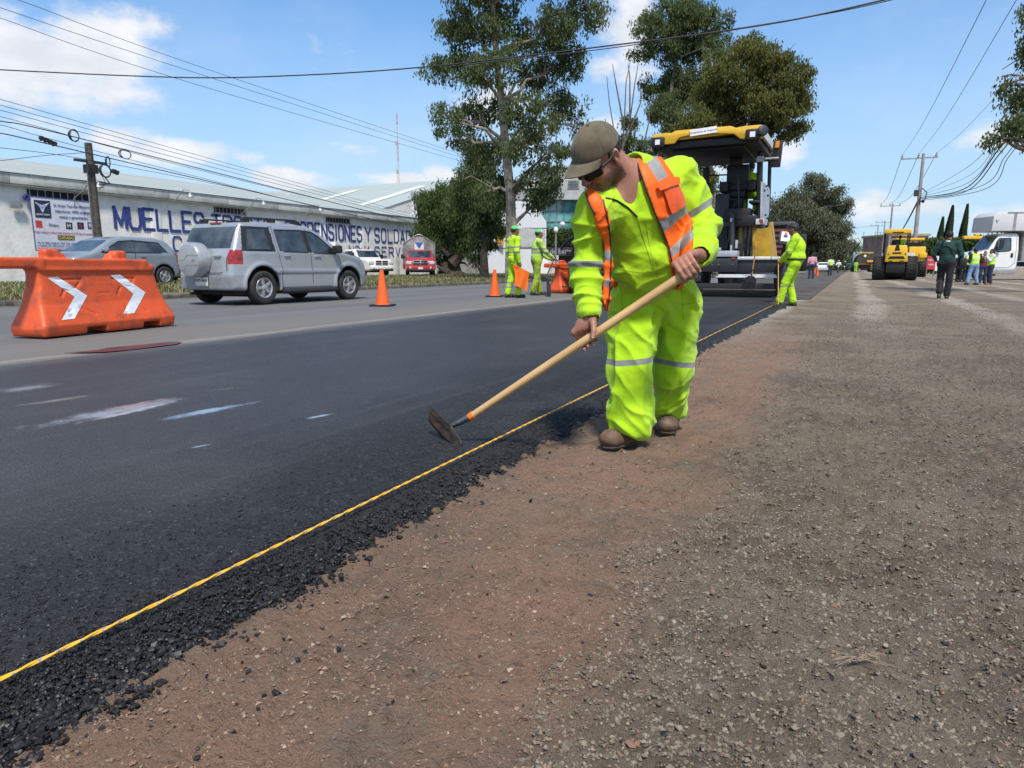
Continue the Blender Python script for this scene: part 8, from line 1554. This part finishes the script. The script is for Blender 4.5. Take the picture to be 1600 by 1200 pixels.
# vest: a shell over the chest cut to its own outline
vs_ = cov.like(); base_ = cov.like(); base_.F = SNAP-.017; base_.cap(J(949, 395, 2.80), J(947, 484, 2.80), .016, .013, .02, lat=RT, fl=1.9)
base_.cap(J(1062, 400, 2.92), J(1062, 442, 2.93), .05, .03, .03, lat=RT, fl=1.3)
g = vs_.lo; n = vs_.n; h = vs_.h; XX = (g[0]+h*np.arange(n[0]))[:, None, None]; YY = (g[1]+h*np.arange(n[1]))[None, :, None]; ZZ = (g[2]+h*np.arange(n[2]))[None, None, :]
PXx, PYy = proj(XX, YY, ZZ); PXx = PXx.astype(np.float32); PYy = PYy.astype(np.float32)
RPN = [(990, 239), (1003, 232), (1021, 229), (1034, 247), (1057, 281), (1072, 319), (1081, 353), (1082, 393), (1074, 433), (1057, 450), (1053, 428), (1044, 385), (1034, 359), (1023, 333), (1009, 295), (999, 266)]
LPN = [(915, 301), (924, 294), (940, 308), (948, 340), (953, 372), (955, 407), (953, 460), (948, 488), (943.5, 470), (946, 407), (940, 367), (929, 335)]
S_ = 355.; pa = poly_sdf((PXx, PYy), RPN)/S_; pb_ = poly_sdf((PXx, PYy), LPN)/S_; outl = np.minimum(pa, pb_)
front = (XX*dep_t[0]+YY*dep_t[1]+ZZ*dep_t[2])-float(dep_t@(j['chest'])); front = front*np.sign(dep_t@(CAM-j['chest']))       # >0 on the viewer's side
# the back of the vest: everything behind, between the arm holes
backp = np.maximum(front+.13, -((ZZ+0*XX+0*YY)-(j['pel'][2]+.02))); lt = np.abs((XX-j['chest'][0])*lat_t[0]+(YY-j['chest'][1])*lat_t[1]+(ZZ-j['chest'][2])*lat_t[2])-.185; backp = np.maximum(backp, lt)
nk_ = np.sqrt((XX-j['neck'][0])**2+(YY-j['neck'][1])**2+(ZZ-j['neck'][2])**2)-.12; backp = np.maximum(backp, -nk_)
reg = np.minimum(np.maximum(outl, -front-.005), backp); shell = np.maximum(base_.F, -(base_.F+.020)); vs_.F = np.maximum(shell, reg.astype(np.float32))
STR = [[(999, 236), (1017, 230), (1043.5, 275), (1029, 284)], [(1027, 349), (1071, 319), (1076, 331), (1035, 365)], [(1045, 391), (1084, 353), (1084, 371), (1048, 406)], [(942, 391), (957, 391), (957, 407), (944, 407)], [(944, 437), (955, 435), (954, 447), (944, 449)]]
def vband(V): px, py = proj(V[:, 0], V[:, 1], V[:, 2]); fr = ((V-j['chest'])@dep_t)*np.sign(dep_t@(CAM-j['chest'])); d = np.minimum.reduce([poly_sdf((px, py), q)/S_ for q in STR]); return np.where(fr > -.02, d, np.minimum(np.abs(V[:, 2]-1.02)-.025, np.abs(V[:, 2]-.88)-.025))
m_vest, t, b, v, sp = shade_mat('vest_fabric'); at = t.n('ShaderNodeAttribute', attribute_name='band')
c = t.mix(t.ss(t.noise(v, 6, 4, .6), .3, .7), (.74, .095, .006), (.86, .135, .008)); mesh_ = t.m('MULTIPLY', t.m('GREATER_THAN', t.m('SINE', t.m('MULTIPLY', t.m('ADD', sp.outputs[0], sp.outputs[2]), 900.)), .2), t.m('GREATER_THAN', t.m('SINE', t.m('MULTIPLY', t.m('SUBTRACT', sp.outputs[0], sp.outputs[2]), 900.)), .2)); c = t.mix(t.m('MULTIPLY', mesh_, .12), c, (.55, .07, .01))
c = t.mix(t.m('LESS_THAN', at.outputs['Fac'], 0.), c, t.mix(t.noise(v, 45, 4), (.19, .19, .195), (.30, .30, .31))); t.set(b.inputs['Base Color'], c); b.inputs['Roughness'].default_value = .6; b.inputs['Specular IOR Level'].default_value = .35
bn = t.n('ShaderNodeBump'); bn.inputs['Distance'].default_value = .004; t.set(bn.inputs['Height'], t.noise(v, 26, 4, .55)); t.set(b.inputs['Normal'], bn.outputs[0])
vo = rel(fld_obj('vest', vs_, m_vest, root, 2, lambda V: foldfn(V)*.75+(fbm(V, 11, 3, 8)-.5)*.010+.002, {'band': vband}))
vb = BVHTree.FromPolygons([Vector(v.co)+Vector(O) for v in vo.data.vertices], [tuple(p.vertices) for p in vo.data.polygons])
def edge_tube(bvh, pxs, r, off=.002, n=10, d_def=2.8):
    out = []
    for a, b_ in zip(pxs[:-1], pxs[1:]):
        for i in range(n+(b_ == pxs[-1])):
            p = np.array(a)+(np.array(b_)-a)*i/n; h_ = px_on(bvh, p[0], p[1], off)
            if h_ is None:
                if out and np.linalg.norm(out[-1]-J(p[0], p[1], float((out[-1]-CAM)@FW))) < .2: h_ = J(p[0], p[1], float((out[-1]-CAM)@FW))
                else: continue
            if out and np.linalg.norm(h_-out[-1]) > .09: h_ = J(p[0], p[1], float((out[-1]-CAM)@FW))
            out.append(h_)
    k = np.array(out); k[1:-1] = (k[:-2]+k[1:-1]*2+k[2:])/4; k[1:-1] = (k[:-2]+k[1:-1]*2+k[2:])/4
    return [p-O for p in k]
m_pip = mat('black_piping', (.010, .010, .011), .55, var=.1)
for pts in ([(991.5, 240), (1000, 266), (1010, 295), (1024, 333), (1035, 359), (1045, 385), (1054, 428), (1058, 448)], [(1058, 448), (1073, 432)], [(941, 309), (948.5, 340), (953, 372), (954.5, 407), (952, 460), (948, 486)], [(915.5, 302), (922, 320), (929.5, 335)]):
    MB().tube(edge_tube(vb, pts, .003), .0034, 6).build('vest_piping', m_pip, vo, smooth=True)
for pts in ([(992, 275), (989.5, 300), (990, 318), (995.5, 339)], [(946, 309), (962, 313), (980, 324), (995.5, 339)]): MB().tube(edge_tube(covb, pts, .003, .0015), .0042, 6).build('zipper', m_pip, cv, smooth=True)
MB().tube(edge_tube(covb, [(995.5, 339), (1004, 370), (1014, 400), (1022, 425)], .003, .0005), .0016, 5).build('placket_seam', mat('seam_olive', (.20, .38, .01), .8), cv, smooth=True)
for pts in ([(958, 338), (962, 352), (972, 372), (986, 371)], [(1008, 345), (1014, 380), (1020, 410), (1030, 440)], [(960, 418), (985, 424), (1020, 428), (1060, 425)], [(1064, 438), (1066, 470), (1068, 500)], [(1064, 476), (1080, 474), (1094, 470)], [(968, 440), (972, 470), (975, 500)]): MB().tube(edge_tube(covb, pts, .002, .0002), .0011, 4).build('stitching', MATS['seam_olive'], cv, smooth=True)
def slab(bvh, quad, n, m_, off, th, nm, mm, par):
    mb = MB(); patch(bvh, quad, n, m_, off, mb); v0 = [np.array(p)-O for p in mb.v]; F = mb.f; k = len(v0); tow = nrm(CAM-(O+v0[0])); b2 = MB(); bot_ = [p-tow*th for p in v0]; fs = [tuple(f) for f in F]+[tuple(i+k for i in f[::-1]) for f in F]; w = m_+1
    ring = [j_ for j_ in range(w)]+[i*w+m_ for i in range(1, n+1)]+[n*w+j_ for j_ in range(m_-1, -1, -1)]+[i*w for i in range(n-1, 0, -1)]
    for a, b_ in zip(ring, ring[1:]+ring[:1]): fs.append((a, b_, b_+k, a+k))
    b2.add(v0+bot_, fs); return b2.build(nm, mm, par, smooth=True)
m_pock = mat('vest_pocket_vinyl', (.78, .10, .012), .35, var=.06, vs=9, spec=.4, bump=.006, bs=22, coat=.15); m_vflat = mat('vest_flap', (.80, .115, .008), .6, var=.05)
slab(vb, [(1034, 298), (1047, 336), (1068, 319), (1056, 288)], 7, 6, .013, .012, 'vest_pocket', m_pock, vo); slab(vb, [(1022.5, 289), (1027, 299), (1057, 289), (1055, 277)], 4, 8, .020, .008, 'pocket_flap', m_vflat, vo)
# cap
m_cap, t, b, v, sp = shade_mat('olive_cap_cloth'); c = t.mix(t.ss(t.noise(v, 12, 5, .6), .3, .7), (.066, .054, .032), (.118, .096, .056)); t.set(b.inputs['Base Color'], c); b.inputs['Roughness'].default_value = .85; b.inputs['Sheen Weight'].default_value = .2
bn = t.n('ShaderNodeBump'); bn.inputs['Distance'].default_value = .0003; t.set(bn.inputs['Height'], t.noise(v, 400, 2)); t.set(b.inputs['Normal'], bn.outputs[0])
cc_ = hp_(-.008, 0, .034); tilt = nrm(uz*.985+fz*-.10); ft = nrm(fz-tilt*np.dot(fz, tilt)); AC = [ft, lz, tilt]
f = Fld(HC-.24, HC+.26, .0045); f.ell(cc_, (.110, .087, .098), AC, .004); f.op(lambda X, Y, Z: -((X-cc_[0])*tilt[0]+(Y-cc_[1])*tilt[1]+(Z-cc_[2])*tilt[2])-.006, HC-.2, HC+.2, .006, 'i')
def capd(V):
    d = V-cc_; a = np.arctan2(d@lz, d@ft); r = np.zeros(len(V))
    for k in (0, PI/3, 2*PI/3, PI, -PI/3, -2*PI/3): da = np.abs((a-k+PI) % (2*PI)-PI)*np.hypot(d@lz, d@ft); r = np.minimum(r, -.0016*np.exp(-(da/.003)**2))
    return r+(fbm(V, 14, 2, 3)-.5)*.006
cp = rel(fld_obj('cap', f, m_cap, root, 1, capd)); MB().ball(cc_+tilt*.099-O, .006, 10).build('cap_button', m_cap, cp, smooth=True)
V = []; nu, nv = 12, 20
for i in range(nu+1):
    for k in range(nv+1):
        u, a = i/nu, (k/nv*2-1); th = a*.98; r0 = np.array([.106*math.cos(th), .085*math.sin(th)]); ext_ = .080*math.cos(a*1.35)**.7; p = r0+np.array([ext_*u, 0]); drop = -.001-.012*u-.022*(p[1]/.08)**2*(.2+.8*u); V.append(cc_+ft*p[0]+lz*p[1]+tilt*drop-O)
o = MB().add(V, [(i*(nv+1)+k, i*(nv+1)+k+1, (i+1)*(nv+1)+k+1, (i+1)*(nv+1)+k) for i in range(nu) for k in range(nv)]).build('cap_brim', m_cap, cp, smooth=True); md = o.modifiers.new('s', 'SOLIDIFY'); md.thickness = .0035; md.offset = 0
# hair at the nape and temples
f = Fld(HC-.2, HC+.2, .0045); f.ell(hp_(-.018, 0, .022), (.103, .0825, .095), A, .004); f.op(lambda X, Y, Z: ((X-HC[0])*fz[0]+(Y-HC[1])*fz[1]+(Z-HC[2])*fz[2])-.018, HC-.2, HC+.2, .01, 'i'); f.op(lambda X, Y, Z: -(((X-HC[0])*uz[0]+(Y-HC[1])*uz[1]+(Z-HC[2])*uz[2])+.052)-.0, HC-.2, HC+.2, .01, 'i')
for s in (-1, 1): f.ell(hp_(-.012, s*.085, -.008), (.024, .03, .038), A, .006, 's'); f.rbox(hp_(.01, s*.085, -.045), (.05, .05, .05), .01, A, mode='s', k=.01)
f.op(lambda X, Y, Z: ((X-cc_[0])*tilt[0]+(Y-cc_[1])*tilt[1]+(Z-cc_[2])*tilt[2])-.02, HC-.2, HC+.2, .005, 'i'); rel(fld_obj('hair', f, mat('worker_hair', (.014, .011, .009), .75, var=.3, vs=60, bump=.003, bs=160), root, 1, lambda V: (fbm(V, 70, 2, 2)-.5)*.006))
# sunglasses
m_len = mat('dark_lens', (.004, .004, .005), .12, var=.02, spec=.35, coat=.1); gl_ = None; mb = MB()
for s in (-1, 1):
    V = []
    for i in range(9):
        for k in range(7): a = .10+i/8*.92; u = (k/6*2-1); hh_ = .022*math.sqrt(max(0, 1-((i/8-.5)*1.75)**4))*u; R1 = .102; V.append(hp_(.012+R1*math.cos(a)*.98, s*R1*math.sin(a)*.80, -.006+hh_-.006*(i/8)**2*0)-O)
    mb.add(V, [((i*7+k), (i*7+k+1), ((i+1)*7+k+1), ((i+1)*7+k)) for i in range(8) for k in range(6)])
o = mb.build('sunglasses', m_len, root, smooth=True); md = o.modifiers.new('s', 'SOLIDIFY'); md.thickness = .003; md.offset = 0
mb = MB()
for s in (-1, 1): mb.tube([hp_(.113, s*.002, .012)-O, hp_(.108, s*.035, .018)-O, hp_(.085, s*.065, .017)-O, hp_(.062, s*.078, .014)-O], .0028, 6); mb.tube([hp_(.068, s*.076, .010)-O, hp_(.03, s*.087, .012)-O, hp_(-.012, s*.088, .018)-O, hp_(-.035, s*.085, .002)-O], [.0055, .0042, .0035, .003], 6)
mb.tube([hp_(.114, -.012, .004)-O, hp_(.117, 0, .006)-O, hp_(.114, .012, .004)-O], .003, 6); mb.build('glasses_frame', mat('matt_black_frame', (.006, .006, .007), .55, var=.02, spec=.2), o, smooth=True)
# boots
m_wb = mat('brown_work_boot', (.12, .070, .045), .7, var=.2, vs=12, dirt=((.26, .18, .13), .75), ds=10, bump=.002, bs=60); m_sole = mat('boot_sole', (.040, .032, .027), .85, dirt=((.2, .14, .1), .6), ds=12)
for q in 'RL':
    hl_, tt = j['h'+q]*[1, 1, 0]+[0, 0, .05], j['t'+q]*[1, 1, 0]+[0, 0, .05]; d = nrm(tt-hl_); hl_ = tt-d*.20; sd = np.cross(d, UP); f = Fld(np.minimum(hl_, tt)-.16, np.maximum(hl_, tt)+.16+UP*.1, .005)
    f.cap(hl_, tt-d*.03+UP*.004, .040, .047, .02, lat=UP, fl=.9).ell(tt-d*.015+UP*.010, (.055, .048, .040), [d, sd, UP], .02).cap(hl_+d*.03+UP*.02, hl_+d*.02+UP*.13, .042, .050, .03).cap(hl_+d*.10+UP*.035, hl_+d*.04+UP*.10, .036, .04, .03); f.op(lambda X, Y, Z: .018-Z+0*X+0*Y, f.lo, f.lo+f.h*f.n, .004, 'i')
    bt_ = rel(fld_obj('boot', f, m_wb, root, 1, lambda V: (fbm(V, 28, 3, 4)-.5)*.006)); f = Fld(np.minimum(hl_, tt)-.16, np.maximum(hl_, tt)+.16+UP*.1, .005); f.cap(hl_, tt-d*.012, .043, .051, .01).op(lambda X, Y, Z: np.maximum(Z-.030, .001-Z)+0*X+0*Y, f.lo, f.lo+f.h*f.n, .004, 'i'); rel(fld_obj('sole', f, m_sole, bt_, 1)) 
    mb = MB()
    for i in range(5): p = hl_+d*(.125-.016*i)+UP*(.076+.011*i)-O; mb.tube([p-sd*.022, p+UP*.006, p+sd*.022], .0028, 5)
    mb.build('laces', m_pip, bt_, smooth=True)
# asphalt rake
m_ash = mat('pale_ash_wood', (.56, .37, .17), .5, var=.07, vs=3, dirt=((.40, .22, .09), .5), ds=5, bump=.0008, bs=60); rk = thing('asphalt_rake', 'long ash handled asphalt rake with dark toothed blade held by the worker', 'rake', hA); T_ = lambda p: np.array(p)-hA
MB().tube([T_(hA), T_(hA+(hB-hA)*.3), T_(hB+hax*.012)], [.0145, .0165, .0185], 16).build('handle', m_ash, rk, smooth=True)
neck_ = J(706, 667, 2.885); MB().tube([T_(hA+hax*.012), T_(hA+(neck_-hA)*.5), T_(neck_+UP*.004)], [.0165, .0135, .010], 12).build('ferrule', mat('socket_steel', (.22, .235, .24), .35, .8, var=.2, vs=20, dirt=((.04, .04, .04), .5)), rk, smooth=True); MB().tube([T_(hA-hax*.004), T_(hA+hax*.018)], .0172, 14).build('collar', mat('collar_orange', (.80, .16, .01), .4), rk, smooth=True)
e0, e1, mdn = J(671, 646, 2.99), J(721, 697, 2.80), J(697, 672, 2.885); V = []; nb = 16
e1[2] = .064; e0[2] = max(e0[2], .10)
for i in range(nb+1):
    u = i/nb; p = e0*(1-u)+e1*u; bow = math.sin(u*PI)*.022; dn = nrm(np.array([0, 0, -1.])+nrm(neck_-hA)*.28); 
    for k in range(5): vv = k/4; V.append(T_(p+nrm(neck_-hA)*bow*-.3+UP*.012+dn*(vv*(.075*math.sin(PI*(.16+.68*u))+.012)-.02*math.sin(u*PI))+nrm(hA-neck_)*.012*(vv-.5)**2))
o = MB().add(V, [(i*5+k, i*5+k+1, (i+1)*5+k+1, (i+1)*5+k) for i in range(nb) for k in range(4)]).build('rake_blade', mat('tarred_steel', (.045, .036, .030), .6, .3, var=.3, vs=30, dirt=((.16, .10, .065), .6), ds=14, bump=.002, bs=120), rk, smooth=True); md = o.modifiers.new('s', 'SOLIDIFY'); md.thickness = .004
mb = MB(); up_ = nrm(UP*.8-nrm(neck_-hA)*.3)
for i in range(26): u = (i+.5)/26*.62; p = e0*(1-u)+e1*u; mb.box(T_(p+UP*.014+up_*.010), (.007, .005, .022), np.array(Vector(up_).to_track_quat('Z', 'Y').to_matrix()), taper=(.4, .6))
mb.build('teeth', MATS['tarred_steel'], o)
